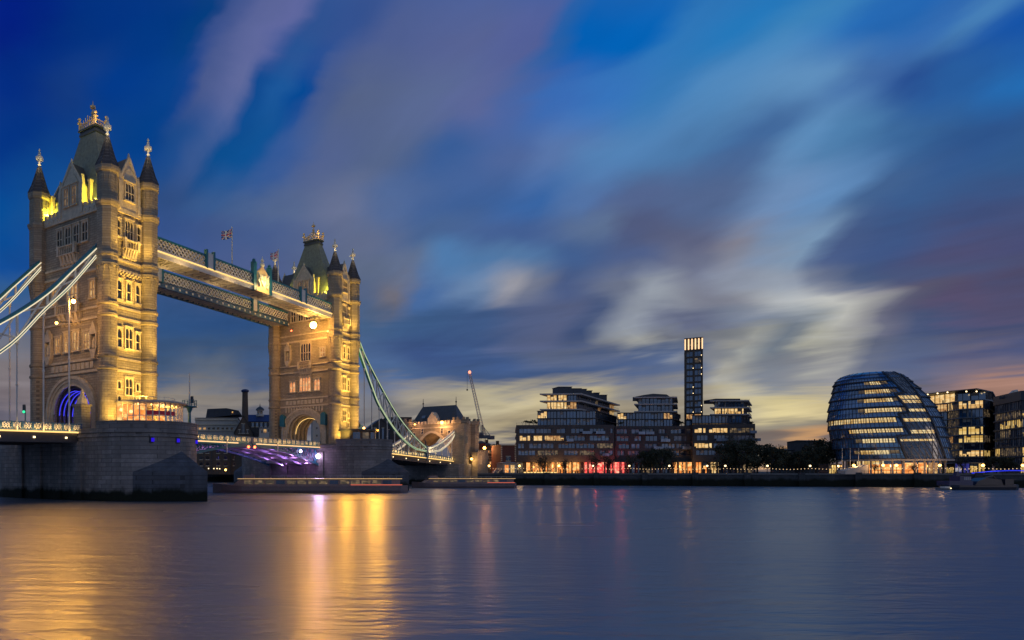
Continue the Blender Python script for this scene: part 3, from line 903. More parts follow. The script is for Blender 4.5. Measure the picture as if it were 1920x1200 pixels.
        balcony(t, fm, 0.1, 3.3, 45.6, 49.3)
        window(t, fm, 0.1, 1.9, 49.6, 53.2, 3, lit); 
        for h in (-2.5, 2.6): window(t, fm, h, 0.8, 49.8, 52.8, 1, lit)
    # fronts over the road
    for f in ('N', 'S'):
        fm = facade_map(f, u0)
        faces_river = (f == river)
        lit = 'pane_lit'
        for h in (-3.75, -1.15, 1.45, 4.05): window(t, fm, h, 1.55, 49.4, 53.0, 2, 'pane_dark')
        if not faces_river:
            balcony(t, fm, -0.6, 5.0, 45.3, 49.2)
            for h in (-5.4, 6.2): window(t, fm, h, 1.5, 38.2, 41.4, 2, lit)
            window(t, fm, 0.2, 3.2, 38.4, 41.6, 3, lit)
            balcony(t, fm, -0.4, 6.4, 33.6, 37.7, 1.2)
            for h, w in ((-4.4, 1.5), (4.6, 1.6)): window(t, fm, h, w, 28.7, 31.7, 2, lit)
            for h in (-1.4, 1.35): window(t, fm, h, 1.7, 28.7, 32.3, 2, lit)
            for h in (-7.1, 7.0): niche(t, fm, h, 28.2)
        else:
            # big arched window, small square window, niche, lit windows over the arch
            window(t, fm, 0.6, 3.4, 37.6, 42.6, 4, lit if False else 'pane_dark')
            window(t, fm, 6.4, 1.5, 38.3, 40.6, 2, 'pane_lit')
            niche(t, fm, -5.6, 38.0)
            balcony(t, fm, 0.6, 4.2, 33.2, 36.9, 1.0)
            window(t, fm, -4.0, 1.9, 28.7, 31.6, 2, 'pane_orange'); window(t, fm, 0.4, 3.8, 28.7, 32.7, 4, 'pane_orange'); window(t, fm, 4.5, 1.9, 28.7, 31.8, 2, 'pane_orange')
            m = MB()
            for k in range(14): fbox(m, fm, -6.3 + k * 0.97 - 0.25, -6.3 + k * 0.97 + 0.25, 0, 0.3, 22.6 if abs(k - 6.5) > 4 else 23.4, 24.0)
            m.build('corbel_table', 'trim', t)
            for h in (-7.3, 7.0):
                m = MB(); fprism(m, fm, [(h - 0.7, 18.6), (h + 0.9, 18.4), (h + 0.9, 21.4), (h + 0.1, 22.2), (h - 0.7, 21.6)], 0.0, 1.3); m.build('deck_bracket', 'teal', t)
        m = MB()
        for k in range(10): fbox(m, fm, -6.0 + k * 1.33 - 0.5, -6.0 + k * 1.33 + 0.5, 0, 0.18, 24.9, 26.1)
        m.build('carved_panel', 'trim', t)
    return t


def uplights(u0, k=1.0):
    """the bridge's golden floodlighting: lamps on the pier and on each belt shining up the stone"""
    Y = (1.0, 0.61, 0.10)
    zr = 18.9 if u0 < 40 else 17.4              # lamps on the pavilion roof
    for u_, v, z, p, aim, ang in (
            (-6.9, 15.6, 14.3, 3600, (-5.1, 10.5, 20), 110), (7.6, 14.6, 14.3, 2600, (5.1, 10.5, 21), 110),
            (-2.0, 17.5, zr, 5600, (-1.5, 10.4, 23), 95), (3.0, 17.5, zr, 4600, (2.5, 10.4, 23), 95),
            (0.0, 21.5, zr, 30000, (0.0, 10.4, 50), 70), (-4.0, 21.0, zr, 42000, (-4.5, 10.4, 58), 42),
            (0.0, 13.6, 26.9, 2100, (0, 10.3, 33), 110), (-5.1, 14.4, 26.9, 1200, (-5.1, 10.3, 36), 90), (5.1, 14.4, 26.9, 1500, (5.1, 10.3, 36), 90),
            (0.0, 13.6, 36.6, 2400, (0, 10.3, 43), 110), (-4.5, 14.6, 45.9, 1500, (-3, 10.3, 56), 90), (3.0, 13.8, 45.7, 1800, (1, 10.3, 54), 110)):
        lamp('SPOT', bw(u0 + u_, v, z), p * k, Y, bw(u0 + aim[0], aim[1], aim[2]), ang, 1.0, 0.5, 'tower_floodlight')
    for sx in (-1, 1):                          # small lights added beside the spires in place of floodlighting
        for sy in (-1, 1):
            lamp('POINT', bw(u0 + sx * TA - 0.9, sy * TB + 1.1, 67.4), 75, (1.0, 0.80, 0.45), None, size=0.04, name='spire_fill_light')
    lamp('POINT', bw(u0 - 2.3, 3.6, 74.6), 130, (1.0, 0.66, 0.28), None, size=0.04, name='spire_fill_light')
    for du_, v in ((-3.7, 7.0), (3.7, 7.0), (-3.7, -7.0), (3.7, -7.0)):
        lamp('POINT', bw(u0 + du_ * 1.2, v * 1.2, 57.0), 3000, (0.95, 0.78, 0.06), None, size=0.3, name='roof_floodlight')
    # along the road front: weaker, from both kerbs
    

pier(0, 'near stone bridge pier with lit glass pavilion on top and weedy foot')
pier(82, 'far stone bridge pier under the smaller looking tower with violet lit flank')
tower(0, 'near gothic stone bridge tower, tallest in the photo, with blue lit archway', 'S')
tower(82, 'far gothic stone bridge tower with orange windows over its road arch', 'N')
uplights(0, 1.0); uplights(82, 1.2)
# warm street light washing the road fronts
for u_, uf in ((-34, -5), (47, 77)):
    lamp('SPOT', bw(u_, 3.0, 17.5), 1700 if u_ < 0 else 4600, (1.0, 0.56, 0.32) if u_ < 0 else (1.0, 0.54, 0.24), bw(uf, 1, 33), 75, 0.9, 1.0, 'road_floodlight')
lamp('POINT', bw(-1, 0, 18.0), 500, (0.10, 0.10, 1.0), size=0.4, name='arch_light')
lamp('POINT', bw(82, 2.5, 17.0), 260, (1.0, 0.6, 0.25), size=0.4, name='arch_light')
# ------------------------------------------------------------------ decks, chains, walkways
DZ = lambda u: 12.4 if 8 < u < 74 else (11.95 + 0.6 * (u + 30) / 30 if u <= 8 else 12.0 - 2.75 * (u - 92) / 80 if u > 92 else 12.0)


def railing(t, u0, u1, y, side, zf, post='blue', step=2.0, panel='white'):
    """parapet of lattice panels between posts, with its light strip along the foot"""
    m = MB(); n = max(1, int(round((u1 - u0) / step)))
    for k in range(n + 1):
        u = u0 + (u1 - u0) * k / n
        m.box(u - 0.2, u + 0.2, y - 0.16, y + 0.16, zf(u) - 0.1, zf(u) + 1.45, 0)
    for k in range(n):
        a = u0 + (u1 - u0) * k / n + 0.2; b = u0 + (u1 - u0) * (k + 1) / n - 0.2
        za, zb_ = zf(a), zf(b)
        m.bar((a, y, za + 1.35), (b, y, zb_ + 1.35), 0.2, 0.14, 0); m.bar((a, y, za + 0.12), (b, y, zb_ + 0.12), 0.2, 0.16, 0)
        c = 3
        for i in range(c):
            p = a + (b - a) * i / c; q = a + (b - a) * (i + 1) / c
            m.bar((p, y, zf(p) + 0.2), (q, y, zf(q) + 1.3), 0.07, 0.12, 1); m.bar((p, y, zf(p) + 1.3), (q, y, zf(q) + 0.2), 0.07, 0.12, 1)
            m.bar((p, y, zf(p) + 0.75), (q, y, zf(q) + 0.75), 0.07, 0.10, 1)
    m.build('railing', [post, panel], t)


def strip(t, u0, u1, y, zf, mat_='led_gold', r=0.11, name='light_strip'):
    m = MB(); n = 8
    m.path([(u0 + (u1 - u0) * k / n, y, zf(u0 + (u1 - u0) * k / n)) for k in range(n + 1)], r * 2); m.build(name, mat_, t)


def approach(u0, u1, label, name='approach_span'):
    t = bthing(name, label, 'bridge deck', (u0 + u1) / 2, 0, 10)
    m = MB(); n = 10
    for k in range(n):
        a = u0 + (u1 - u0) * k / n; b = u0 + (u1 - u0) * (k + 1) / n
        m.extr([(a, -8.6, DZ(a) - 0.5), (a, 8.6, DZ(a) - 0.5), (a, 8.6, DZ(a)), (a, -8.6, DZ(a))], [(b, -8.6, DZ(b) - 0.5), (b, 8.6, DZ(b) - 0.5), (b, 8.6, DZ(b)), (b, -8.6, DZ(b))])
    m.build('deck', 'asphalt', t)
    m = MB()
    for s in (-1, 1):
        m.bar((u0, s * 8.75, DZ(u0) - 0.95), (u1, s * 8.75, DZ(u1) - 0.95), 0.3, 1.7)
        m.bar((u0, s * 8.8, DZ(u0) - 1.85), (u1, s * 8.8, DZ(u1) - 1.85), 0.6, 0.2)
    for y in (-4, 0, 4): m.bar((u0, y, DZ(u0) - 1.3), (u1, y, DZ(u1) - 1.3), 0.4, 1.4)
    n = int(abs(u1 - u0) / 3)
    for k in range(n + 1):
        u = u0 + (u1 - u0) * k / n; m.box(u - 0.15, u + 0.15, -8.6, 8.6, DZ(u) - 1.7, DZ(u) - 0.5)
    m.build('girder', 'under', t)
    m = MB(); m.bar((u0, -8.95, DZ(u0) - 1.85), (u1, -8.95, DZ(u1) - 1.85), 0.08, 0.16); m.build('edge_trim', 'blue', t)
    for s in (-1, 1): railing(t, u0, u1, s * 8.9, s, lambda u: DZ(u) + 0.05)
    strip(t, u0, u1, -9.2, lambda u: DZ(u) - 0.12, 'led_gold', 0.13)
    strip(t, u0, u1, 9.2, lambda u: DZ(u) - 0.12, 'led_gold', 0.13)
    for k in range(8):
        u = u0 + (u1 - u0) * (k + 0.5) / 8
        m = MB(); m.box(u - 0.18, u + 0.18, -9.06, -8.92, DZ(u) - 1.25, DZ(u) - 0.95); m.build('marker_lamp', 'lamp_soft', t)
    return t


def edge_wash(u0, u1, v, z, p, rgb=(1.0, 0.64, 0.2)):
    o = lamp('AREA', bw((u0 + u1) / 2, v + 0.75, z), p, rgb, bw((u0 + u1) / 2, v - 1, z + 0.9), name='edge_light')
    o.data.shape = 'RECTANGLE'; o.data.size = abs(u1 - u0); o.data.size_y = 0.12; o.data.spread = math.radians(120)


edge_wash(-36, -10, 9.2, DZ(-20) + 0.1, 260)
edge_wash(92, 142, 9.2, DZ(117) + 0.1, 420); edge_wash(146, 170, 9.2, DZ(158) + 0.1, 220)
edge_wash(12, 40, 8.9, 12.25, 170); edge_wash(42, 71, 8.9, 12.25, 170)
approach(-62, -9.9, 'near approach deck on the left with gold lit lattice parapet')
approach(91.9, 172, 'far approach deck sloping down to the gatehouse under hanging chain')


def bascule(u0, u1, label):
    """one opening leaf: deck, arched lattice girders, lit underside"""
    t = bthing('bascule_leaf', label, 'bridge leaf', (u0 + u1) / 2, 0, 10, 'opening leaves of the bridge')
    root, tip = (u0, u1)
    def bot(u):
        f = abs(u - tip) / abs(root - tip)
        return 12.0 - 0.55 - 4.6 * f ** 1.7
    n = 12
    us = [root + (tip - root) * k / n for k in range(n + 1)]
    m = MB(); m.box(min(u0, u1), max(u0, u1), -8.3, 8.3, 11.6, 12.1); m.build('deck', 'asphalt', t)
    for y in (-8.5, 8.5, -3.0, 3.0):
        m = MB()
        m.path([(u, y, bot(u)) for u in us], 0.5, 0.55); m.bar((root, y, 11.75), (tip, y, 11.75), 0.4, 0.7)
        for k in range(n):
            p, q = us[k], us[k + 1]
            if 11.4 - bot(q) > 0.3:
                m.bar((p, y, 11.5), (p, y, bot(p)), 0.22)
                m.bar((p, y, bot(p)), (q, y, 11.5), 0.2); m.bar((p, y, 11.5), (q, y, bot(q)), 0.2)
        m.build('girder', 'teal' if abs(y) > 5 else 'grey_steel', t)
    m = MB()
    for k, u in enumerate(us):
        m.box(u - 0.15, u + 0.15, -8.3, 8.3, max(bot(u), 10.5) - 0.25 if False else bot(u) + 0.1, bot(u) + 0.5)
        if k < n:
            v = us[k + 1]
            for y in (-8.2, -2.8, 2.8): m.bar((u, y, bot(u) + 0.3), (v, y + 5.4, bot(v) + 0.3), 0.16); 
    m.build('cross_beam', 'white', t)
    zf = lambda u: 12.15
    for s in (-1, 1): railing(t, min(u0, u1), max(u0, u1), s * 8.6, s, zf, step=2.1)
    for s in (-1, 1): strip(t, root, tip + (-5.5 if tip > root else 1.2), s * 8.85, lambda u: 11.9, 'led_pink', 0.12)
    return t


bascule(9.9, 40.9, 'near opening leaf of the bridge with short lit edge and teal arched girder')
bascule(72.1, 41.3, 'far opening leaf of the bridge glowing violet underneath')
for u_, p in ((70, 5200), (63, 3600), (54, 2000), (15, 1800), (24, 1000)):
    for v_ in (5.0, -3.0):
        z_ = {70: 6.4, 63: 7.6, 54: 8.8, 15: 7.2, 24: 8.4}[u_]
        lamp('SPOT', bw(u_, v_, z_), p * 0.5, (0.58, 0.26, 1.0), bw(u_ - (1.5 if u_ > 40 else -1.5), v_, z_ + 4), 150, 0.6, 0.3, 'violet_floodlight')
for u_, v_, z_, r_, lb in ((70.2, 8.9, 9.4, 0.62, 'large violet floodlight under the far opening leaf'), (61.5, 8.9, 10.6, 0.36, 'smaller violet floodlight beside the bright one under the leaf')):
    t = bthing('floodlight', lb, 'floodlight', u_, v_, z_)
    m = MB(); m.ball((u_, -v_ - 0.2, z_), r_, 0, 10); m.build('bulb', 'lamp_violet', t)
    m = MB(); m.box(u_ - 0.3, u_ + 0.3, -v_ + 0.2, -v_ + 0.5, z_ - 0.3, z_ + 0.3); m.bar((u_, -v_ + 0.4, z_), (u_, -v_ + 0.4, z_ + 1.2), 0.15); m.build('bracket', 'dark_metal', t)
lamp('POINT', bw(68.6, 9.6, 9.3), 200, (0.72, 0.42, 1.0), size=0.6, name='violet_floodlight')
for u_, lb in ((39.2, 'left red and orange signal lamp under the middle of the opening span'), (41.6, 'right red and orange signal lamp under the middle of the opening span')):
    t = bthing('signal_lamp', lb, 'signal lamp', u_, 8.9, 11.1, 'red lamps at midspan')
    m = MB(); m.ball((u_, -9.0, 11.1), 0.33); m.build('bulb', 'lamp_red', t)
    m = MB(); m.box(u_ - 0.2, u_ + 0.2, -8.85, -8.6, 11.0, 11.5); m.build('bracket', 'dark_metal', t)
for u_, z0, z1, lb in ((31.0, 9.5, 13.0, 'thin white gauge post hanging off the near opening leaf'), (51.0, 9.4, 13.0, 'thin white gauge post hanging off the far opening leaf')):
    t = bthing('gauge_post', lb, 'post', u_, 9.1, z0)
    m = MB(); m.tube((u_, -9.15, z0), (u_, -9.15, z1), 0.13); m.build('pole', 'white', t)
    m = MB(); m.box(u_ - 0.1, u_ + 0.1, -9.1, -8.7, 12.2, 12.45); m.build('bracket', 'dark_metal', t)


def interp(pts, u):
    if pts[0][0] > pts[-1][0]: pts = pts[::-1]
    if u <= pts[0][0]: return pts[0][1]
    for (a, za), (b, zb_) in zip(pts, pts[1:]):
        if u <= b: return za + (zb_ - za) * (u - a) / (b - a)
    return pts[-1][1]


def smooth_curve(pts, n):
    """Catmull-Rom through (u, z)"""
    P_ = [pts[0]] + list(pts) + [pts[-1]]; out = []
    for i in range(1, len(P_) - 2):
        for k in range(n):
            t = k / n; r = []
            for c in (0, 1):
                p0, p1, p2, p3 = (P_[i + j][c] for j in (-1, 0, 1, 2))
                r.append(0.5 * (2 * p1 + (p2 - p0) * t + (2 * p0 - 5 * p1 + 4 * p2 - p3) * t * t + (3 * p1 - p0 - 3 * p2 + p3) * t ** 3))
            out.append(tuple(r))
    out.append(pts[-1]); return out


def chain(up, lo, y, label, main, hangers, lights, n=6):
    u0 = up[0][0]
    t = bthing('suspension_chain', label, 'suspension chain', u0, -y, 12.5, 'stiffened chains of the bridge')
    U = smooth_curve(up, n); L = smooth_curve(lo, n)
    m = MB(); m.path([(u, y, z) for u, z in U], 0.6, 0.56); m.path([(u, y, z) for u, z in L], 0.6, 0.42)
    m.build('chord', main, t)
    m = MB()
    us = [u0 + (up[-1][0] - u0) * k / lights[0] for k in range(lights[0] + 1)]
    for k, u in enumerate(us[:-1]):
        v = us[k + 1]; a, b = interp(U, u), interp(L, u); c, d = interp(U, v), interp(L, v)
        if k: m.bar((u, y, a), (u, y, b), 0.34)
        if c - d > 0.9 or a - b > 0.9:
            m.bar((u, y, a), (v, y, d), 0.26); m.bar((u, y, b), (v, y, c), 0.26)
    m.build('bracing', 'white', t)
    s = -1
    m = MB(); m.path([(u, y + s * 0.45, z - 0.34) for u, z in U], 0.16, 0.17); m.build('light_strip', lights[1], t)
    m = MB(); m.path([(u, y + s * 0.45, z + 0.25) for u, z in L], 0.15, 0.15); m.build('light_strip', lights[1], t)
    m = MB(); m.path([(u, y + s * 0.45, z - 0.26) for u, z in L], 0.11, 0.11); m.build('light_strip', lights[1], t)
    for u in hangers:
        z = interp(L, u) - 0.2
        if z - DZ(u) < 0.8: continue
        m = MB(); m.tube((u, y, DZ(u)), (u, y, z), 0.15, n=6); m.lathe(u, y, [(0.16, z - 1.0), (0.3, z - 0.8), (0.34, z - 0.1), (0.3, z)], 8)
        m.lathe(u, y, [(0.15, (z + DZ(u)) / 2 - 0.3), (0.26, (z + DZ(u)) / 2), (0.15, (z + DZ(u)) / 2 + 0.3)], 8)
        m.build('hanger', 'white', t)
    return t


NUP = [(-5.6, 48.0), (-12.1, 41.4), (-17.7, 35.8), (-26.2, 29.4), (-40, 21.0), (-58, 14.5)]
NLO = [(-5.6, 46.6), (-12.7, 38.2), (-18.2, 32.7), (-26.2, 24.6), (-40, 16.4), (-58, 13.2)]
SUP = [(90.5, 47.4), (93.5, 44.3), (97.5, 40.2), (109.0, 31.2), (119.2, 24.2), (130.9, 18.4), (142.8, 13.9)]
SLO = [(90.5, 45.9), (92.6, 42.2), (96.5, 37.2), (101.4, 31.1), (106.4, 25.9), (118.3, 18.4), (130.9, 13.7), (142.8, 12.5)]
S2U = [(144.6, 13.6), (152, 15.2), (160.3, 17.6), (171.0, 21.6)]
S2L = [(144.6, 12.4), (152, 12.8), (157.7, 13.8), (166.3, 17.1), (171.0, 20.6)]
neg = lambda P_: [(u, z) for u, z in P_]
for y, side, hs in ((-9.2, 'near side', 1), (9.2, 'far side', 0)):
    chain(NUP, NLO, y, 'left suspension chain with white tube lights, %s of the approach deck' % side, 'teal',
          [-12.7, -18.0, -23.1, -28.5, -34, -40, -46], (9, 'led'))
    chain(SUP, SLO, y, 'long hanging chain from far tower down to the pin, %s of the deck' % side, 'green',
          [96.5, 101.4, 106.4, 112.1, 117.5, 123, 128.5, 134], (11, 'led_green'))
    chain(S2U, S2L, y, 'short bright chain rising from the pin to the gatehouse, %s of the deck' % side, 'white',
          [152, 158, 164, 168], (7, 'led'))
    t = bthing('chain_pin', 'round blue pin post joining the two far chains, %s of the deck' % side, 'pin', 143.7, -y, 10.5)
    m = MB(); m.box(143.2, 144.2, y - 0.4, y + 0.4, 9.3, 12.0); m.build('post', 'blue', t)
    m = MB()
    m.extr([(143.7 + 1.15 * math.cos(2 * PI * k / 14), y - 0.55, 13.1 + 1.5 * math.sin(2 * PI * k / 14)) for k in range(14)], [(143.7 + 1.15 * math.cos(2 * PI * k / 14), y + 0.55, 13.1 + 1.5 * math.sin(2 * PI * k / 14)) for k in range(14)])
    m.build('disc', 'blue', t)
    m = MB(); m.extr([(143.7 + 0.6 * math.cos(2 * PI * k / 12), y - 0.75, 13.1 + 0.9 * math.sin(2 * PI * k / 12)) for k in range(12)], [(143.7 + 0.6 * math.cos(2 * PI * k / 12), y - 0.55, 13.1 + 0.9 * math.sin(2 * PI * k / 12)) for k in range(12)])
    m.build('badge', 'finial', t)
    for a_ in (-1, 1): pass
    m = MB(); m.bar((142.2, y, 16.8), (143.5, y, 13.6), 0.22); m.bar((145.3, y, 9.6), (144.0, y, 12.4), 0.22); m.build('arm', 'blue', t)
lamp('POINT', bw(146, 12.0, 13.5), 500, (1.0, 0.78, 0.42), size=0.5, name='chain_light')


def walkway(v, label):
    """high level footbridge: floor, lattice sides, roof, braced soffit"""
    t = bthing('high_walkway', label, 'footbridge', 41, v, 48.5, 'high footbridges between the towers')
    u0, u1 = 5.3, 76.7; y0, y1 = -v - 2.4, -v + 2.4
    za = lambda u: 49.0 + 0.5 * math.sin(PI * (u - u0) / (u1 - u0)) * 0.4
    m = MB(); n = 14
    us = [u0 + (u1 - u0) * k / n for k in range(n + 1)]
    for a, b in zip(us, us[1:]): m.extr([(a, y0, za(a)), (a, y1, za(a)), (a, y1, za(a) + 0.3), (a, y0, za(a) + 0.3)], [(b, y0, za(b)), (b, y1, za(b)), (b, y1, za(b) + 0.3), (b, y0, za(b) + 0.3)])
    m.build('floor', 'grey_steel', t)
    for y in (y0, y1):
        m = MB()
        m.path([(u, y, za(u) - 0.15) for u in us], 0.35, 1.1, 0); m.path([(u, y, za(u) + 3.25) for u in us], 0.4, 0.35, 1); m.path([(u, y, za(u) + 0.75) for u in us], 0.3, 0.22, 0)
        k = 62
        for i in range(k):
            a = u0 + (u1 - u0) * i / k; b = u0 + (u1 - u0) * min(i + 2, k) / k
            m.bar((a, y, za(a) + 0.8), (b, y, za(b) + 3.1), 0.12, 0.2, 2); m.bar((a, y, za(a) + 3.1), (b, y, za(b) + 0.8), 0.12, 0.2, 2)
        for i in range(0, k + 1, 2):            # rivet plates along the bottom flange
            a = u0 + (u1 - u0) * i / k; m.box(a - 0.3, a + 0.3, y - 0.22, y + 0.22, za(a) - 0.35, za(a) + 0.15, 2)
        m.build('lattice_side', ['blue' if v < 0 else 'white', 'teal', 'white'], t)
    m = MB(); m.path([(u, (y0 + y1) / 2, za(u) + 3.45) for u in us], 4.6, 0.2); m.build('roof', 'dark_metal', t)
    m = MB()                                    # windows behind the lattice
    m.path([(u, y0 + 0.5, za(u) + 1.9) for u in us], 0.1, 2.4); m.build('window', 'lit_dim', t)
    m = MB()
    for i in range(36):
        a = u0 + (u1 - u0) * i / 36; b = u0 + (u1 - u0) * (i + 1) / 36
        m.box(a - 0.12, a + 0.12, y0, y1, za(a) - 0.5, za(a)); m.bar((a, y0, za(a) - 0.3), (b, y1, za(b) - 0.3), 0.16); m.bar((a, y1, za(a) - 0.3), (b, y0, za(b) - 0.3), 0.16)
    m.build('soffit_bracing', 'white', t)
    if v > 0:
        m = MB(); m.path([(u, y0 - 0.32, za(u) + 0.42) for u in us], 0.2, 0.2); m.build('light_strip', 'led_gold', t)
    for i, u in enumerate((23.5, 60.4)):        # pillar panels
        m = MB(); m.box(u - 1.3, u + 1.3, y0 - 0.35, y0 + 0.2, za(u) + 0.6, za(u) + 3.9, 0)
        for s in (-1, 1): m.box(u + s * 1.2 - 0.25, u + s * 1.2 + 0.25, y0 - 0.5, y0 + 0.3, za(u) + 0.4, za(u) + 4.5, 1)
        m.build('pillar_panel', ['white', 'teal'], t)
    if v > 0:                                   # gilded crest in the middle
        u = 42.4; m = MB()
        for s in (-1, 1):
            m.box(u + s * 3.1 - 0.55, u + s * 3.1 + 0.55, y0 - 0.6, y0 + 0.4, za(u) - 0.8, za(u) + 5.6, 1); m.lathe(u + s * 3.1, y0 - 0.1, [(0.7, za(u) + 5.6), (0.8, za(u) + 5.9), (0.35, za(u) + 6.1), (0.45, za(u) + 6.5), (0.1, za(u) + 6.8)], 10, 0, 1)
        m.prismy([(u - 2.6, za(u) - 0.8), (u + 2.6, za(u) - 0.8), (u + 2.6, za(u) + 3.6), (u + 1.2, za(u) + 4.6), (u, za(u) + 5.6), (u - 1.2, za(u) + 4.6), (u - 2.6, za(u) + 3.6)], y0 - 0.5, y0 + 0.1, 0)
        zc = za(u) + 2.0                        # shield, quartered, with side ornaments
        m.prismy([(u - 1.0, zc + 1.3), (u - 1.0, zc - 0.3), (u, zc - 1.5), (u + 1.0, zc - 0.3), (u + 1.0, zc + 1.3)], y0 - 0.8, y0 - 0.5, 2)
        m.box(u - 0.12, u + 0.12, y0 - 0.9, y0 - 0.8, zc - 1.2, zc + 1.25, 0); m.box(u - 0.95, u + 0.95, y0 - 0.9, y0 - 0.8, zc + 0.05, zc + 0.3, 0)
        for s in (-1, 1):
            m.path([(u + s * 1.3, y0 - 0.7, zc - 1.6), (u + s * 2.0, y0 - 0.7, zc - 0.4), (u + s * 1.4, y0 - 0.7, zc + 0.7), (u + s * 2.1, y0 - 0.7, zc + 1.6)], 0.4, 0.35, 2)
        m.ball((u, y0 - 0.3, za(u) + 6.0), 0.6, 2); m.ball((u, y0 - 0.3, za(u) + 7.0), 0.42, 2); m.tube((u, y0 - 0.3, za(u) + 7.3), (u, y0 - 0.3, za(u) + 8.0), 0.15, 0.04, 8, 2)
        m.build('crest', ['gold', 'teal', 'finial'], t)
        lamp('POINT', bw(42.4, 13.0, 50.2), 900, (1.0, 0.72, 0.25), size=0.2, name='crest_light')
    return t


walkway(8.0, 'near high footbridge with gold lit edge, crest and flagpoles on top')
walkway(-8.0, 'far high footbridge seen below and behind the gold lit one')
for u_ in (14, 30, 50, 66):
    lamp('AREA', bw(u_, 12.6, 47.0), 130, (1.0, 0.66, 0.26), bw(u_, 9.0, 51), size=2.5, name='walkway_light')
    lamp('POINT', bw(u_, 6.5, 46.6), 150, (1.0, 0.64, 0.25), size=0.8, name='walkway_soffit_light')
    lamp('POINT', bw(u_, -1.5, 49.0), 170, (1.0, 0.70, 0.34), size=0.8, name='walkway_soffit_light')
# the strong sodium lamp on the far tower and the small ones
def wall_lamp(u, v, z, r, label, power, mat_='lamp', rgb=(1.0, 0.58, 0.2), arm=(0.8, 0.0)):
    t = bthing('flood_lamp', label, 'lamp', u, v, z)
    m = MB(); m.ball((u, -v, z), r, 0, 10); m.build('bulb', mat_, t)
    m = MB(); m.bar((u, -v, z + r * 0.6), (u + arm[0], -v, z + r + 0.5), 0.18); m.box(u - r, u + r, -v - r, -v + r, z + r * 0.8, z + r * 0.8 + 0.18); m.build('bracket', 'dark_metal', t)
    if power: lamp('POINT', bw(u - 0.9 if arm[0] > 0 else u, v + 0.3, z - r - 0.3), power, rgb, size=r, name='flood_lamp_light')
    return t


wall_lamp(71.6, 6.6, 46.2, 0.95, 'brilliant sodium lamp on the far tower just below the footbridge end', 3500, 'lamp_star', (1.0, 0.50, 0.10))
wall_lamp(75.6, 8.9, 44.9, 0.22, 'small warm lamp beside the brilliant one on the far tower corner', 0)
wall_lamp(75.6, -3.6, 46.6, 0.25, 'small red lamp under the far end of the high footbridge', 0, 'lamp_red')
wall_lamp(-12.4, 10.0, 35.4, 0.36, 'bright lamp on top of a chain hanger before the near tower', 900, 'lamp_star', (1.0, 0.50, 0.12), (0.0, 0))
wall_lamp(-9.0, 0.5, 33.4, 0.30, 'second bright lamp before the balcony of the near tower front', 600, 'lamp', (1.0, 0.50, 0.12), (3.6, 0))


def reflection_spot(u, v, z, p, rgb, r=0.6):
    """a spot turned out towards the river, added for its long reflection on the water"""
    lamp('SPOT', bw(u, v, z), p, rgb, (bw(u, v, 0) * 0.35).to_3d(), 120, 0.8, r, 'reflection_light')


GOLD = (1.0, 0.45, 0.045)
reflection_spot(71.4, 7.6, 46.0, 36000, GOLD, 1.1)
reflection_spot(75.0, 15.5, 15.6, 9000, GOLD, 0.9); reflection_spot(80.5, 20.8, 17.6, 9500, GOLD, 0.9); reflection_spot(86.0, 19.8, 17.6, 6500, GOLD, 0.9); reflection_spot(91.0, 14.5, 15.0, 5000, GOLD, 0.8)  # spots added on the far pier to widen the gold on the water
reflection_spot(-12.5, 10.8, 35.2, 8500, GOLD, 1.0); reflection_spot(-9.2, 1.4, 33.2, 7000, GOLD, 0.9); reflection_spot(-24.0, 10.6, 31.0, 8500, GOLD, 1.0)
reflection_spot(69.6, 9.8, 9.3, 3200, (0.75, 0.5, 1.0), 1.1)


def flag(u, v, z0, z1, label, L=2.6, H=1.7):
    t = bthing('flagpole', label, 'flagpole', u, v, z0, 'flagpoles on the high footbridge')
    m = MB(); m.tube((u, -v, z0), (u, -v, z1), 0.17, 0.12, 6); m.ball((u, -v, z1), 0.15); m.build('pole', 'white', t)
    rows = []; nx = 8
    def pt(i, j, d=0.0):
        a = i / nx
        return (u - L * a * 0.6 + d, -v + L * a * 0.72 + 0.35 * math.sin(a * 5) * a, z1 - 0.2 - H * j - 0.9 * a - 0.2 * math.sin(a * 4))
    m = MB()
    for d in (-0.015, 0.015):
        m.grid([[pt(i, j / 4, d) for i in range(nx + 1)] for j in range(5)], 0)
    def ribbon(p0, p1, w, mi, d):
        n = 8; A = []; B_ = []
        for k in range(n + 1):
            i = p0[0] + (p1[0] - p0[0]) * k / n; j = p0[1] + (p1[1] - p0[1]) * k / n
            dx, dy = (p1[0] - p0[0]) * L, (p1[1] - p0[1]) * H; q = math.hypot(dx, dy)
            ox, oy = -dy / q * w / L, dx / q * w / H
            A.append(pt(min(1, max(0, i + ox)) * nx, min(1, max(0, j + oy)), d)); B_.append(pt(min(1, max(0, i - ox)) * nx, min(1, max(0, j - oy)), d))
        m.grid([A, B_], mi)
    for s in (-1, 1):
        for p0, p1 in (((0, 0), (1, 1)), ((0, 1), (1, 0))):
            ribbon(p0, p1, 0.17, 1, s * 0.03); ribbon(p0, p1, 0.06, 2, s * 0.04)
        for p0, p1 in (((0.5, 0), (0.5, 1)), ((0, 0.5), (1, 0.5))):
            ribbon(p0, p1, 0.28, 1, s * 0.05); ribbon(p0, p1, 0.16, 2, s * 0.06)
    m.build('flag', [FB, FW, FR], t)


FB = simple('flag blue', (0.06, 0.08, 0.30), 0.8); FW = simple('flag white', (0.8, 0.78, 0.76), 0.8); FR = simple('flag red', (0.62, 0.05, 0.08), 0.8)
flag(32.4, 9.5, 52.6, 61.6, 'flagpole with union flag on the near half of the footbridge', 2.9, 2.0)
flag(50.7, 9.5, 52.4, 61.3, 'flagpole with union flag beside the far tower spires', 2.4, 1.7)
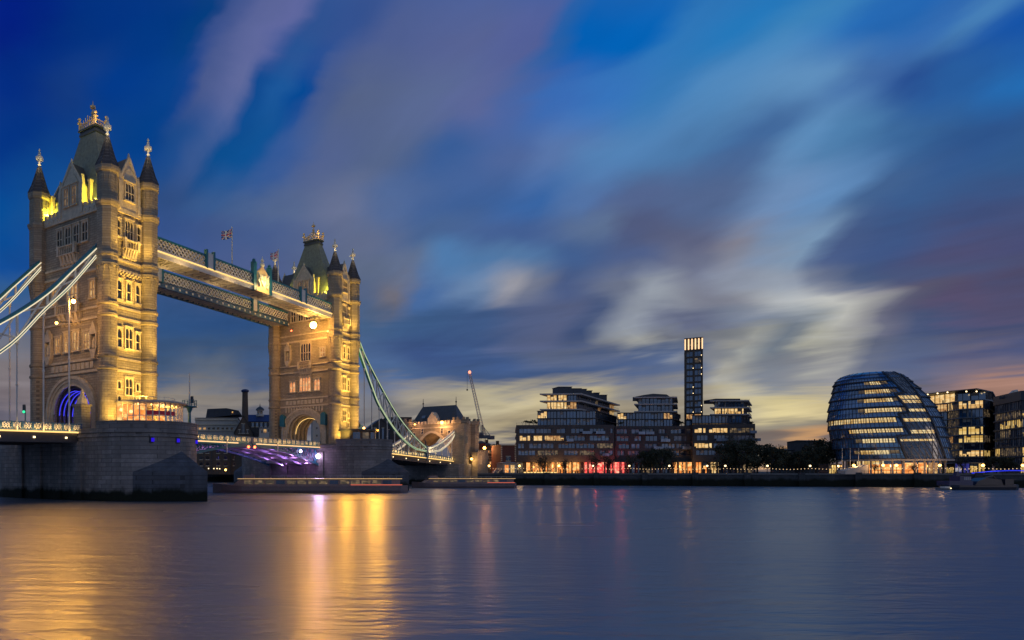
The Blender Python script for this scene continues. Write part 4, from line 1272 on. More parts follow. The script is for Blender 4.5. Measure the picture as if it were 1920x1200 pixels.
# ------------------------------------------------------------------ on the piers
def pavilion():
    t = bthing('glass_pavilion', 'round glass pavilion brightly lit orange on the near pier', 'pavilion', 2.4, 13.5, PTOP - 1)
    cx, cy, r = 2.6, -13.3, 6.5
    a0, a1 = PI * 1.0, PI * 2.06
    zb, zt = PTOP - 1.0, 17.9
    pl = arc(cx, cy, r, a0, a1, 18)
    back = [(cx + r, -10.9), (cx - r, -10.9)]
    m = MB(); m.prism(arc(cx, cy, r + 1.0, PI * 0.98, PI * 2.08, 20) + [(cx + r + 1, -10.6), (cx - r, -10.6)], zt, zt + 0.22); m.prism(arc(cx, cy, r + 0.4, a0, a1, 20) + back, zt + 0.22, zt + 0.4); m.build('roof', 'concrete', t)
    m = MB(); m.prism(arc(cx, cy, r - 0.1, a0, a1, 18) + back, zb - 0.1, zb + 0.15); m.build('floor', 'paving', t)
    m = MB(); m.box(cx - r + 0.4, cx + r - 0.2, -11.6, -11.2, zb + 0.15, zt); m.box(cx - 1.2, cx + 1.4, -13.2, -12.2, zb + 0.15, zb + 2.3); m.build('back_wall', 'lit_orange', t)
    m = MB()
    for k, (x, y) in enumerate(pl): m.bar((x, y, zb), (x, y, zt), 0.16)
    for zz in (zb + 0.2, zb + 2.6, zt - 0.15): m.path([(x, y, zz) for x, y in pl], 0.12)
    m.build('window_frame', 'white', t)
    m = MB(); p2 = arc(cx, cy, r - 0.06, a0, a1, 18)
    for k in (4, 5, 6, 7, 8): m.grid([[p2[k] + (zb + 2.7,), p2[k + 1] + (zb + 2.7,)], [p2[k] + (zb + 3.5,), p2[k + 1] + (zb + 3.5,)]])
    m.build('blind', FR, t)
    for k in range(5):
        x = cx - 3.5 + k * 2.0; m = MB(); m.box(x - 0.5, x + 0.5, -15.0 - (k % 2) * 1.6, -14.2 - (k % 2) * 1.6, zb + 0.85, zb + 0.95); m.tube((x, -14.6 - (k % 2) * 1.6, zb + 0.15), (x, -14.6 - (k % 2) * 1.6, zb + 0.85), 0.08); m.build('table', 'trunk', t)
    for k in range(6):
        th = PI * (1.15 + 0.14 * k); x, y = cx + (r - 1.2) * math.cos(th), cy + (r - 1.2) * math.sin(th)
        m = MB(); m.ball((x, y, zt - 0.3), 0.12); m.build('downlight', 'lamp', t)
    m = MB()
    for k in range(7): x = cx - 4 + k * 1.5; m.box(x - 0.25, x + 0.25, -14.5 + (k % 3), -14.0 + (k % 3), zt + 0.4, zt + 0.75 + 0.15 * (k % 2))
    m.path([(x, y, zt + 1.2) for x, y in arc(cx, cy, r - 1.5, a0, a1, 14)], 0.06)
    for x, y in arc(cx, cy, r - 1.5, a0, a1, 14): m.bar((x, y, zt + 0.3), (x, y, zt + 1.2), 0.05)
    m.build('roof_railing', 'white', t)
    for x, y in ((cx - 3.2, -14), (cx + 0.6, -15.5), (cx + 3.6, -13.8)): lamp('POINT', bw(x, -y, zt - 0.8), 260, (1.0, 0.52, 0.18), size=0.3, name='pavilion_light')


pavilion()
t = bthing('kiosk', 'low dark pavilion with flat roof on the far pier', 'kiosk', 82.5, 15.5, PTOP - 1)
m = MB(); m.prism(arc(82.5, -14, 5.6, PI, 2 * PI, 14) + [(88.1, -11), (76.9, -11)], PTOP - 1.1, 16.6); m.build('wall', 'brick_dark', t)
m = MB(); m.prism(arc(82.5, -14, 6.4, PI, 2 * PI, 14) + [(88.9, -10.8), (76.1, -10.8)], 16.6, 17.0); m.build('roof', 'lead', t)
for k in range(6):
    th = PI * (1.12 + 0.15 * k); th2 = th + PI * 0.11
    m = MB(); m.grid([[(82.5 + 5.72 * math.cos(q), -14 + 5.72 * math.sin(q), zz) for q in (th, (th + th2) / 2, th2)] for zz in (13.6, 16.2)]); m.build('window', 'lit_dim' if k % 2 else 'glass', t)


def beacon(u, v, label, h):
    t = bthing('signal_mast', label, 'mast', u, v, PTOP - 1)
    z0 = PTOP - 1
    m = MB(); m.lathe(u, -v, [(0.75, z0), (0.7, z0 + 1.2), (0.32, z0 + 1.5), (0.28, z0 + 3.8), (0.7, z0 + 4.7), (0.9, z0 + 4.8)], 10); m.build('pedestal', 'teal', t)
    m = MB(); m.lathe(u, -v, [(1.5, z0 + 4.8), (1.5, z0 + 5.0)], 14)
    for k in range(12):
        th = k * PI / 6; m.bar((u + 1.42 * math.cos(th), -v + 1.42 * math.sin(th), z0 + 5), (u + 1.42 * math.cos(th), -v + 1.42 * math.sin(th), z0 + 6.1), 0.07)
    for zz in (5.5, 6.1): m.path([(u + 1.42 * math.cos(k * PI / 8), -v + 1.42 * math.sin(k * PI / 8), z0 + zz) for k in range(17)], 0.07)
    m.build('platform', 'teal', t)
    m = MB(); m.tube((u, -v, z0 + 5), (u, -v, z0 + h), 0.2, 0.08); m.build('pole', 'white', t)
    m = MB(); m.box(u - 0.25, u + 0.25, -v - 0.9, -v - 0.5, z0 + 5.6, z0 + 6.4); m.box(u + 0.4, u + 0.8, -v - 0.3, -v + 0.1, z0 + 6.2, z0 + 7.0); m.build('signal_box', 'dark_metal', t)


beacon(8.6, 18.4, 'teal signal mast with railed platform on the near pier edge', 11.5)
beacon(90.4, 10.3, 'teal signal mast standing on the far pier beside the kiosk', 6.5)
for k, (px_, lab, mt_) in enumerate(((-5.6, 'left blue marker light on the near pier drum', 'lamp_blue'), (-0.9, 'middle blue marker light on the near pier drum', 'lamp_blue'), (5.6, 'right blue and violet marker light on the near pier drum', 'lamp_blue'))):
    dy = math.sqrt(10.45 ** 2 - px_ ** 2)
    t = bthing('marker_light', lab, 'light', px_, 14 + dy, 10.7, 'blue lights on the near pier')
    m = MB(); m.box(px_ - 0.3, px_ + 0.3, -14 - dy - 0.25, -14 - dy + 0.2, 10.4, 11.05); m.build('lens', mt_, t)
    m = MB(); m.box(px_ - 0.46, px_ + 0.46, -14 - dy - 0.1, -14 - dy + 0.3, 10.2, 11.25); m.build('housing', 'dark_metal', t)
for px_, lab in ((82 + 7.6, 'blue marker light on the far pier drum'),):
    dy = math.sqrt(10.45 ** 2 - 7.6 ** 2)
    t = bthing('marker_light', lab, 'light', px_, 14 + dy, 10.7)
    m = MB(); m.box(px_ - 0.36, px_ + 0.36, -14 - dy - 0.3, -14 - dy + 0.2, 10.3, 11.15); m.build('lens', 'lamp_blue', t)
    m = MB(); m.box(px_ - 0.46, px_ + 0.46, -14 - dy - 0.1, -14 - dy + 0.3, 10.2, 11.25); m.build('housing', 'dark_metal', t)
# stone pylon and traffic light by the near tower, lamp on the far pier
t = bthing('stone_pylon', 'carved stone pylon standing beside the near tower archway', 'pylon', -8.2, 7.0, 12.4)
m = MB(); m.box(-9.3, -7.2, -8.2, -6.0, 12.2, 17.2); m.box(-9.5, -7.0, -8.4, -5.8, 17.2, 17.6); m.build('shaft', 'stone', t)
m = MB(); m.lathe(-8.2, -7.1, [(1.1, 17.6), (0.9, 18.6), (0.35, 19.4), (0.4, 19.8), (0.05, 20.6)], 8); m.build('cap', 'trim', t)
t = bthing('traffic_light', 'traffic light showing green on the near approach deck', 'traffic light', -20.2, 7.2, 12.2)
m = MB(); m.tube((-20.2, -7.2, 12.0), (-20.2, -7.2, 16.4), 0.1); m.build('pole', 'teal', t)
m = MB(); m.box(-20.55, -20.3, -7.45, -6.9, 15.1, 16.6); m.build('housing', 'dark_metal', t)
m = MB(); m.ball((-20.6, -7.35, 15.35), 0.24); m.build('lens', 'lamp_green', t)
t = bthing('pier_lamp', 'orange lamp on the kiosk roof of the far pier', 'lamp', 86.5, 14.5, 17.0)
m = MB(); m.tube((86.5, -14.5, 17), (86.5, -14.5, 17.6), 0.08); m.build('stem', 'dark_metal', t)
m = MB(); m.ball((86.5, -14.5, 17.8), 0.34); m.build('bulb', 'lamp', t)
lamp('POINT', bw(86.5, 15.2, 18.0), 160, (1.0, 0.5, 0.2), size=0.3, name='pier_lamp_light')


# ------------------------------------------------------------------ gatehouse at the far end
def gatehouse():
    t = bthing('gatehouse', 'stone gatehouse with wide arch and steep dark roof at the far bridge end', 'gatehouse', 178, 0, 3)
    u0, u1 = 170.5, 186.0; yb = 11.8; zb = 3.0
    ap = pointed(0, 7.6, 12.5, 8.2, 10)
    m = MB(); m.prismx([(-yb, zb), (-7.6, zb)] + ap + [(7.6, zb), (yb, zb), (yb, 24.3), (-yb, 24.3)], u0, u1); m.build('wall', 'stone', t)
    m = MB()
    o = pointed(0, 9.0, 12.4, 9.2, 10)
    m.grid([[(u0, y, z) for y, z in ap], [(u0 - 0.5, y, z) for y, z in ap], [(u0 - 0.5, y, z) for y, z in o], [(u0, y, z) for y, z in o]]); m.build('arch_surround', 'trim', t)
    for sy in (-1, 1):
        for x in (u0 + 1.6, u1 - 1.6):
            y = sy * (yb - 0.6)
            m = MB(); m.prism([(x - 2.3, y - 2.3), (x + 2.3, y - 2.3), (x + 2.3, y + 2.3), (x - 2.3, y + 2.3)], zb, 24.2)
            m.lathe(x, y, [(3.0, 24.0), (3.2, 24.4), (3.2, 25.6), (2.6, 25.6)], 8, PI / 8)
            for k in range(8):
                th = PI / 4 * k; m.bar((x + 2.75 * math.cos(th), y + 2.75 * math.sin(th), 25.6), (x + 2.75 * math.cos(th), y + 2.75 * math.sin(th), 26.6), 0.9)
            m.box(x - 2.45, x + 2.45, y - 2.45, y + 2.45, 20.6, 21.0)
            tu = m.build('turret', 'stone', t)
            fm = lambda h, d, z, x=x, y=y: (x + h, y - 2.3 - d, z)
            if sy < 0: window(tu, fm, 0, 0.8, 16.5, 19.2, 1, 'pane_dark', False)
    m = MB()
    for k in range(13):
        y = -8.4 + k * 1.4; m.box(u0 - 0.25, u0 + 0.35, y - 0.45, y + 0.45, 24.3, 25.5)
    m.box(u0 - 0.3, u0, -yb, yb, 22.6, 23.0)
    for k in range(9):
        x = u0 + 1 + k * 1.7; m.box(x - 0.45, x + 0.45, -yb - 0.2, -yb + 0.4, 24.3, 25.5)
    m.build('battlement', 'trim', t)
    m = MB(); x0, x1 = u0 + 1.6, u1 - 1.6
    rows = [[(x0, -10, 24.3), (x1, -10, 24.3), (x1, 10, 24.3), (x0, 10, 24.3)], [((x0 + x1) / 2 - 0.5, -7.0, 32.2), ((x0 + x1) / 2 + 0.5, -7.0, 32.2), ((x0 + x1) / 2 + 0.5, 7.2, 32.2), ((x0 + x1) / 2 - 0.5, 7.2, 32.2)]]
    m.grid(rows, closed=True); m.add(rows[1], [(0, 1, 2, 3)]); ro = m.build('roof', 'lead', t)
    xm = (x0 + x1) / 2
    for y in (-7.0, 7.2):
        m = MB(); m.tube((xm, y, 32.1), (xm, y, 35.6), 0.2, 0.08); m.lathe(xm, y, [(0.15, 33.2), (0.45, 33.5), (0.15, 33.9)], 8); m.build('finial', 'lead', ro)
    m = MB(); m.prismx([(-1.9, 24.3), (1.9, 24.3), (1.9, 26.6), (0, 29.3), (-1.9, 26.6)], u0 - 0.1, u0 + 4.5); m.build('gable', 'trim', t)
    m = MB(); m.bar((u0 + 3.2, 5.2, 27.0), (u0 + 4.0, 5.2, 28.2), 1.6, 0.2); m.build('skylight', 'glass', ro)
    for h, z0 in ((7.2, 19.5), (-7.6, 19.0), (4.2, 20.6), (-4.2, 20.6)): window(t, lambda h_, d, z: (u0 - d, -h_, z), h, 0.9, z0, z0 + 2.0, 1, 'pane_dark', False)
    # low stair block on the river side
    m = MB(); m.box(178, 190.5, -16.0, -yb - 1.8, -1.0, 12.6); m.box(177.6, 190.9, -16.3, -yb - 1.5, 12.6, 13.0)
    for k in range(6): x = 178.6 + k * 2.2; m.box(x - 0.5, x + 0.5, -16.2, -15.6, 13.0, 13.8)
    sb = m.build('stair_block', 'stone', t)
    window(sb, lambda h_, d, z: (181 + h_, -16.0 - d, z), 0, 1.6, 8.4, 11.2, 2, 'pane_lit')
    m = MB(); m.box(164, 178, -13.5, 13.5, -1.0, 8.2); m.build('abutment', 'pier', t)


gatehouse()
wall_lamp(168.6, 4.9, 24.6, 0.72, 'brilliant orange lamp before the gatehouse battlements', 1600, 'lamp', (1.0, 0.5, 0.2), (1.9, 0))
wall_lamp(169.0, -6.8, 24.4, 0.3, 'small orange lamp left of the brilliant one on the gatehouse', 260, 'lamp', (1.0, 0.45, 0.2), (1.5, 0))
wall_lamp(176.0, 14.2, 10.2, 0.5, 'warm lamp at the foot of the gatehouse above the deck end', 400, 'lamp', (1.0, 0.62, 0.22), (0, 0))
lamp('SPOT', bw(152, 3, 11.5), 5000, (1.0, 0.52, 0.25), bw(170, 2, 21), 90, 0.9, 0.8, 'road_floodlight')
lamp('SPOT', bw(178, 30, 8), 5200, (1.0, 0.55, 0.28), bw(181, 12, 16), 70, 0.9, 0.8, 'bank_floodlight')
lamp('POINT', bw(178, 0, 18), 260, (1.0, 0.5, 0.22), size=0.5, name='arch_light')
# ------------------------------------------------------------------ buildings on the far bank
def inset(poly, d):
    """shrink a convex counter-clockwise polygon by d"""
    n = len(poly); out = []
    area = sum(poly[i][0] * poly[(i + 1) % n][1] - poly[(i + 1) % n][0] * poly[i][1] for i in range(n))
    s = 1 if area > 0 else -1
    L = []
    for i in range(n):
        p, q = Vector(poly[i]), Vector(poly[(i + 1) % n]); e = (q - p).normalized(); nn = Vector((-e.y, e.x)) * s
        L.append((p + nn * d, e))
    for i in range(n):
        (p, e), (q, f) = L[i - 1], L[i]
        den = e.x * f.y - e.y * f.x
        if abs(den) < 1e-6: out.append(tuple(q)); continue
        k = ((q - p).x * f.y - (q - p).y * f.x) / den
        out.append(tuple(p + e * k))
    return out


def ccw(poly):
    a = sum(poly[i][0] * poly[(i + 1) % len(poly)][1] - poly[(i + 1) % len(poly)][0] * poly[i][1] for i in range(len(poly)))
    return poly if a > 0 else poly[::-1]


def pane(m, p, q, nrm, z0, z1, out=0.0, thick=0.08, mi=0):
    a = [(p.x + nrm.x * out, p.y + nrm.y * out), (q.x + nrm.x * out, q.y + nrm.y * out), (q.x - nrm.x * thick, q.y - nrm.y * thick), (p.x - nrm.x * thick, p.y - nrm.y * thick)]
    m.prism(a, z0, z1, mi)


RG = random.Random(99)


def glaze(root, p, q, nrm, z0, z1, mat_, step=1.3, frame='dark_metal', name='window', rail=True, fin=0.12):
    """one window: glass with mullions, and the blinds, curtains and furniture that show in it"""
    m = MB(); pane(m, p, q, nrm, z0, z1)
    L = (q - p).length; n = max(1, round(L / step)); e = (q - p) / n
    for k in range(n + 1):
        c = p + e * k; m.bar((c.x + nrm.x * 0.06, c.y + nrm.y * 0.06, z0), (c.x + nrm.x * 0.06, c.y + nrm.y * 0.06, z1), fin, fin, 1)
    if rail:
        for zz in (z0 + 0.05, z1 - 0.05): m.bar((p.x + nrm.x * 0.06, p.y + nrm.y * 0.06, zz), (q.x + nrm.x * 0.06, q.y + nrm.y * 0.06, zz), fin, fin, 1)
    h = z1 - z0
    if isinstance(mat_, str) and h > 1.2:
        lit = mat_.startswith('lit')
        for k in range(n):
            r = RG.random(); a, b = p + e * (k + 0.06), p + e * (k + 0.94)
            if r < (0.22 if lit else 0.25): pane(m, a, b, nrm, z1 - h * RG.uniform(0.15, 0.6), z1, 0.02, 0.02, 2)
            elif r < 0.42: pane(m, a, p + e * (k + RG.uniform(0.2, 0.5)), nrm, z0, z1, 0.02, 0.02, 2)
            if lit and RG.random() < 0.55:
                f0 = RG.uniform(0.05, 0.5); pane(m, p + e * (k + f0), p + e * (k + f0 + RG.uniform(0.15, 0.45)), nrm, z0, z0 + h * RG.uniform(0.12, 0.42), 0.03, 0.02, 3)
    return m.build(name, [mat_, frame, 'curtain', 'furniture'], root)


def banded(t, plan, z0, z1, rows, wall, edges, rng, deep=0.45, win_mats=(('glass', 6), ('glass_grey', 4), ('glass_sky_tone', 3), ('lit_dim', 1)), lit=None, run=(2.2, 9.5), gap=(0.35, 2.6), frame='dark_metal'):
    """masonry block: recessed core, proud floor bands and piers, windows between them.
    rows = [(sill, head)]; edges = indices of the walls one can see; lit = {(edge, row): [(from, to, material)]} in fractions"""
    plan = ccw(plan); core = inset(plan, deep)
    m = MB(); m.prism(core, z0, z1 - 0.3)
    zs = [z0] + [z for r in rows for z in r] + [z1]
    for k in range(0, len(zs), 2):
        if zs[k + 1] - zs[k] > 0.05: m.prism(plan, zs[k], zs[k + 1])
    wins = []
    for ei in edges:
        p, q = Vector(plan[ei]), Vector(plan[(ei + 1) % len(plan)])
        e = (q - p); L = e.length; e.normalize(); nrm = Vector((e.y, -e.x))
        for ri, (s, h) in enumerate(rows):
            x = rng.uniform(0.6, 1.6); first = True
            pierlo = 0.0
            while x < L - 1.0:
                w = min(rng.uniform(*run), L - 0.5 - x)
                a, b = p + e * pierlo, p + e * x
                m.prism([tuple(a), tuple(b), tuple(b - nrm * (deep + 0.1)), tuple(a - nrm * (deep + 0.1))], s, h)
                f = (x + w / 2) / L
                mt = None
                for f0, f1, mm in (lit or {}).get((ei, ri), []):
                    if f0 <= f <= f1: mt = mm
                if mt is None: mt = rng.choice([k for k, n in win_mats for _ in range(n)])
                wins.append((p + e * x - nrm * (deep - 0.1), p + e * (x + w) - nrm * (deep - 0.1), nrm, s, h, mt))
                x += w; pierlo = x; x += rng.uniform(*gap)
            a, b = p + e * pierlo, q
            m.prism([tuple(a), tuple(b), tuple(b - nrm * (deep + 0.1)), tuple(a - nrm * (deep + 0.1))], s, h)
    m.build('wall', wall, t)
    for (a, b, nrm, s, h, mt) in wins: glaze(t, a, b, nrm, s, h, mt, 1.5, frame)


def slabbed(t, plan, zs, edges, rng, over=1.2, glass=('glass', 'glass_teal'), lit=None, slab='concrete', step=1.4, bay=4.2, back=0.6, frame='dark_metal', slabh=0.45, rail=True):
    """glass storeys between projecting floor slabs; zs = slab levels bottom to top"""
    plan = ccw(plan)
    for z in zs:
        m = MB(); m.prism(inset(plan, -over), z, z + slabh); m.build('floor_slab', slab, t)
    core = inset(plan, back)
    m = MB(); m.prism(core, zs[0], zs[-1] + 0.1); m.build('core', 'dark_metal', t)
    for ei in edges:
        p, q = Vector(plan[ei]), Vector(plan[(ei + 1) % len(plan)])
        e = (q - p); L = e.length; e.normalize(); nrm = Vector((e.y, -e.x)); n = max(1, round(L / bay))
        for k, (a, b) in enumerate(zip(zs, zs[1:])):
            for i in range(n):
                f = (i + 0.5) / n; mt = rng.choice(glass)
                for f0, f1, mm in (lit or {}).get((ei, k), []):
                    if f0 <= f <= f1: mt = mm
                glaze(t, p + e * (L * i / n + 0.1) - nrm * 0.3, p + e * (L * (i + 1) / n - 0.1) - nrm * 0.3, nrm, a + slabh, b, mt, step, frame)
            if rail and over > 0.5:
                m = MB(); a2, b2 = p + nrm * (over - 0.15), q + nrm * (over - 0.15)
                m.bar((a2.x, a2.y, a + slabh + 1.0), (b2.x, b2.y, a + slabh + 1.0), 0.06)
                for i in range(n * 2 + 1):
                    c = a2 + (b2 - a2) * (i / (n * 2)); m.bar((c.x, c.y, a + slabh), (c.x, c.y, a + slabh + 1.0), 0.05)
                m.build('balcony_rail', 'dark_metal', t)


def P2(px, Z): return (PX(px, Z), Z)


RB = random.Random(21)
# --- long dark brick apartment block along the river
ZF = 286.0
def main_block():
    t = thing('apartment_block', 'long dark brick apartment block with bands of windows and glowing red and gold shops below', 'building', PX(1190, ZF), ZF, QTOP)
    plan = [P2(968, ZF + 1), P2(1304, ZF - 4), P2(1304, ZF - 4), P2(1416, ZF - 6), (PX(1416, ZF - 6) + 14, ZF + 30), (PX(968, ZF) + 14, ZF + 36)]
    plan = [plan[0], plan[1], plan[3], plan[4], plan[5]]
    g = lambda y: PZ(y, ZF)
    rows = [(g(866.5), g(866.6)), (g(853.8), g(844.6)), (g(840.8), g(831.4)), (g(826.6), g(816.8)), (g(812.6), g(803.6))]
    rows = rows[1:]
    segs = [((968, 1152), 0.0, {(0, 0): [(0.26, 0.48, 'lit_dim'), (0.7, 0.74, 'lit_dim')], (0, 1): [(0.35, 0.5, 'lit_warm'), (0.56, 0.70, 'lit_warm'), (0.8, 0.95, 'lit_dim')], (0, 2): [(0.06, 0.26, 'lit_bright'), (0.27, 0.5, 'lit_warm')], (0, 3): [(0.0, 0.05, 'lit_dim')]}, (2.2, 9.5)),
            ((1153.5, 1298), 2.6, {(0, 0): [(0.3, 0.42, 'lit_dim')], (0, 2): [(0.02, 0.1, 'lit_dim')]}, (2.0, 6.0)),
            ((1299.5, 1416), -3.5, {(0, 1): [(0.02, 0.30, 'lit_bright')], (0, 3): [(0.02, 0.42, 'lit_bright'), (0.46, 0.64, 'lit_warm')]}, (3.0, 11.0))]
    for (a, b), dz, lit, rn in segs:
        banded(t, [P2(a, ZF + dz), P2(b, ZF + dz - 2.0), (PX(b, ZF) + 12, ZF + 32), (PX(a, ZF) + 12, ZF + 34)], g(866), g(797 + (1.2 if dz > 0 else -0.8 if dz < 0 else 0)), rows, 'brick_dark', (0, 1), RB, lit=lit, run=rn)
        m = MB(); p, q = Vector(P2(a, ZF + dz)), Vector(P2(b, ZF + dz - 2.0)); e = q - p       # balconies with glass fronts
        for k in range(5):
            f = RB.uniform(0.05, 0.9); zz = rows[RB.randrange(4)][0] - 0.35; c = p + e * f; w = RB.uniform(2.5, 4.5)
            m = MB(); m.box(c.x, c.x + w, c.y - 1.3, c.y + 0.4, zz, zz + 0.18); m.box(c.x, c.x + w, c.y - 1.3, c.y - 1.22, zz + 0.18, zz + 1.15); m.build('balcony', 'glass_sky_tone', t)
    # ground floor: glazed shop fronts between piers
    plan = ccw(plan); core = inset(plan, 1.4)
    m = MB(); m.prism(core, QTOP - 0.5, g(866)); m.build('ground_floor_wall', 'brick_dark', t)
    p, q = Vector(plan[0]), Vector(plan[1])
    spans = [(0, 0, .05, 'lit_dim'), (0, .06, .16, 'lit_orange'), (0, .17, .27, 'lit_orange'), (0, .28, .37, 'lit_orange'), (0, .385, .45, 'lit_red'), (0, .46, .52, 'lit_red'), (0, .53, .615, 'lit_red'), (0, .63, .70, 'glass'),
             (0, .71, .78, 'lit_dim'), (0, .79, .86, 'glass'), (0, .88, .99, 'lit_orange'), (1, .0, .22, 'lit_orange'), (1, .24, .42, 'lit_bright'), (1, .46, .7, 'glass'), (1, .72, .98, 'lit_dim')]
    for ei, f0, f1, mt in spans:
        p, q = Vector(plan[ei]), Vector(plan[ei + 1]); e = (q - p); nrm = Vector((e.y, -e.x)).normalized()
        a, b = p + e * f0 - nrm * 1.2, p + e * f1 - nrm * 1.2
        glaze(t, a, b, nrm, QTOP + 0.1, g(866.2), mt, 1.8, 'trunk', 'shop_window', True, 0.2)
    for ei, fs in ((0, [i / 22 for i in range(23)]), (1, [i / 8 for i in range(1, 9)])):
        m = MB()
        p, q = Vector(plan[ei]), Vector(plan[ei + 1]); e = (q - p); nrm = Vector((e.y, -e.x)).normalized()
        for f in fs:
            c = p + e * f - nrm * 0.5; m.box(c.x - 0.3, c.x + 0.3, c.y - 0.3, c.y + 0.3, QTOP, g(866.1))
        m.build('shop_column', 'brick_dark', t)
    # red and gold light thrown out of the shops
    for f, rgb, pw in ((0.12, (1, .45, .12), 900), (0.22, (1, .45, .12), 1000), (0.33, (1, .45, .12), 900), (0.43, (1, .12, .10), 900), (0.57, (1, .10, .10), 1500), (0.94, (1, .5, .16), 900)):
        p, q = Vector(plan[0]), Vector(plan[1]); c = p + (q - p) * f
        lamp('POINT', (c.x, c.y - 2.2, QTOP + 3.0), pw, rgb, size=0.6, name='shop_light')
    # roof terrace plants and parapet posts
    m = MB()
    for k in range(40):
        x = PX(972 + k * 11, ZF - 1); m.bar((x, ZF + 1 - k * 0.05, g(797)), (x, ZF + 1 - k * 0.05, g(797) + 1.0), 0.06)
    m.build('roof_railing', 'dark_metal', t)
    for px_, r in ((986, 1.1), (993, 0.9), (1000, 1.2), (1005, .8), (1165, .7), (1278, .8), (1408, .8)):
        m = MB(); x = PX(px_, ZF + 4); rr = random.Random(px_)
        m.tube((x, ZF + 4, g(797) - 0.3), (x, ZF + 4, g(797) + r * 1.3), 0.1)
        for k in range(60):
            a = Vector((rr.gauss(0, .5), rr.gauss(0, .5), rr.gauss(0, .22))) * r + Vector((x, ZF + 4, g(797) + r * 1.7)); b = Vector((rr.uniform(-1, 1), rr.uniform(-1, 1), rr.uniform(-1, 1))) * 0.3; c = Vector((rr.uniform(-1, 1), rr.uniform(-1, 1), rr.uniform(-1, 1))) * 0.3
            m.add([a - b, a + c, a + b, a - c], [(0, 1, 2, 3)])
        m.build('roof_shrub', 'leaf', t)


main_block()


def penthouse_left():
    Z = 284
    t = thing('penthouse_block', 'glass and white slab upper storeys stepping back at the left of the dark apartment block', 'building', PX(1085, Z), Z + 10, PZ(797, Z))
    z = lambda y: PZ(y, Z)
    # two glass storeys
    slabbed(t, [P2(1008, Z + 4), P2(1118, Z + 2), P2(1157, Z + 34), P2(1060, Z + 40)], [z(798.5), z(784), z(769.8)], (0, 1), RB, 0.25, lit={(0, 1): [(0.05, 0.16, 'lit_bright')]}, slab='dark_metal', slabh=0.25, step=1.1)
    # two white balconied storeys
    plan = [P2(1026, Z + 6), P2(1082, Z + 5), P2(1152, Z + 52), P2(1100, Z + 58)]
    zz = [z(767.5), z(751.5), z(738)]
    slabbed(t, plan, zz, (0, 1), RB, 2.0, lit={(0, 0): [(0.0, 0.55, 'lit_bright'), (0.55, 0.95, 'lit_warm')], (0, 1): [(0.0, 0.75, 'lit_bright')], (1, 0): [(0.55, 0.62, 'lit_warm'), (0.9, 1, 'lit_bright')], (1, 1): [(0.88, 1, 'lit_warm'), (0.5, 0.55, 'lit_dim')]}, slabh=0.55)
    m = MB(); c = inset(ccw(plan), 2.0); m.prism(c, z(738) + 0.5, z(735)); m.build('roof_deck', 'concrete', t)
    for a, b, d, y in ((1047, 1072, 8, 726), (1072, 1090, 12, 729), (1092, 1100, 22, 730), (1102, 1110, 30, 733), (1114, 1124, 40, 737), (1126, 1138, 52, 741)):
        m = MB(); m.box(PX(a, Z + d), PX(b, Z + d), Z + d, Z + d + 6, z(738) + 0.3, PZ(y, Z + d)); m.box(PX(a, Z + d) - .2, PX(b, Z + d) + .2, Z + d - .2, Z + d + 6.2, PZ(y, Z + d), PZ(y, Z + d) + 0.25); m.build('plant_room', 'dark_metal', t)


def penthouse_mid():
    Z = 288
    t = thing('penthouse_block', 'middle penthouse of white slabs on blue glass storeys left of the slender tower', 'building', PX(1228, Z), Z + 8, PZ(800, Z))
    z = lambda y: PZ(y, Z)
    slabbed(t, [P2(1158, Z + 3), P2(1262, Z + 2), P2(1275, Z + 14), P2(1275, Z + 34), P2(1180, Z + 34)], [z(800), z(786), z(773.5)], (0, 1), RB, 0.25, lit={(0, 1): [(0.0, 0.17, 'lit_bright'), (0.84, 0.92, 'lit_warm')], (0, 0): [(0.02, 0.06, 'lit_warm')]}, slab='dark_metal', slabh=0.25, step=1.1)
    plan = [P2(1197, Z + 5), P2(1262, Z + 4), P2(1264, Z + 24), P2(1204, Z + 26)]
    slabbed(t, plan, [z(771.5), z(757.5), z(744.5)], (0, 1), RB, 1.5, slabh=0.5, lit={(0, 0): [(0.6, 0.64, 'lit_dim')]})
    m = MB(); x0, x1 = PX(1207, Z + 9), PX(1250, Z + 9)
    m.prismy([(x0, z(744)), (x1 + 3, z(744)), (x1, z(735)), (x0 + 4, z(733.5)), (x0, z(736))], Z + 9, Z + 18); m.build('plant_room', 'dark_metal', t)
    m = MB()
    for k in range(9): x = PX(1194 + k * 8.5, Z + 4); m.bar((x, Z + 4, z(744)), (x, Z + 4, z(741)), 0.08)
    m.build('roof_railing', 'dark_metal', t)


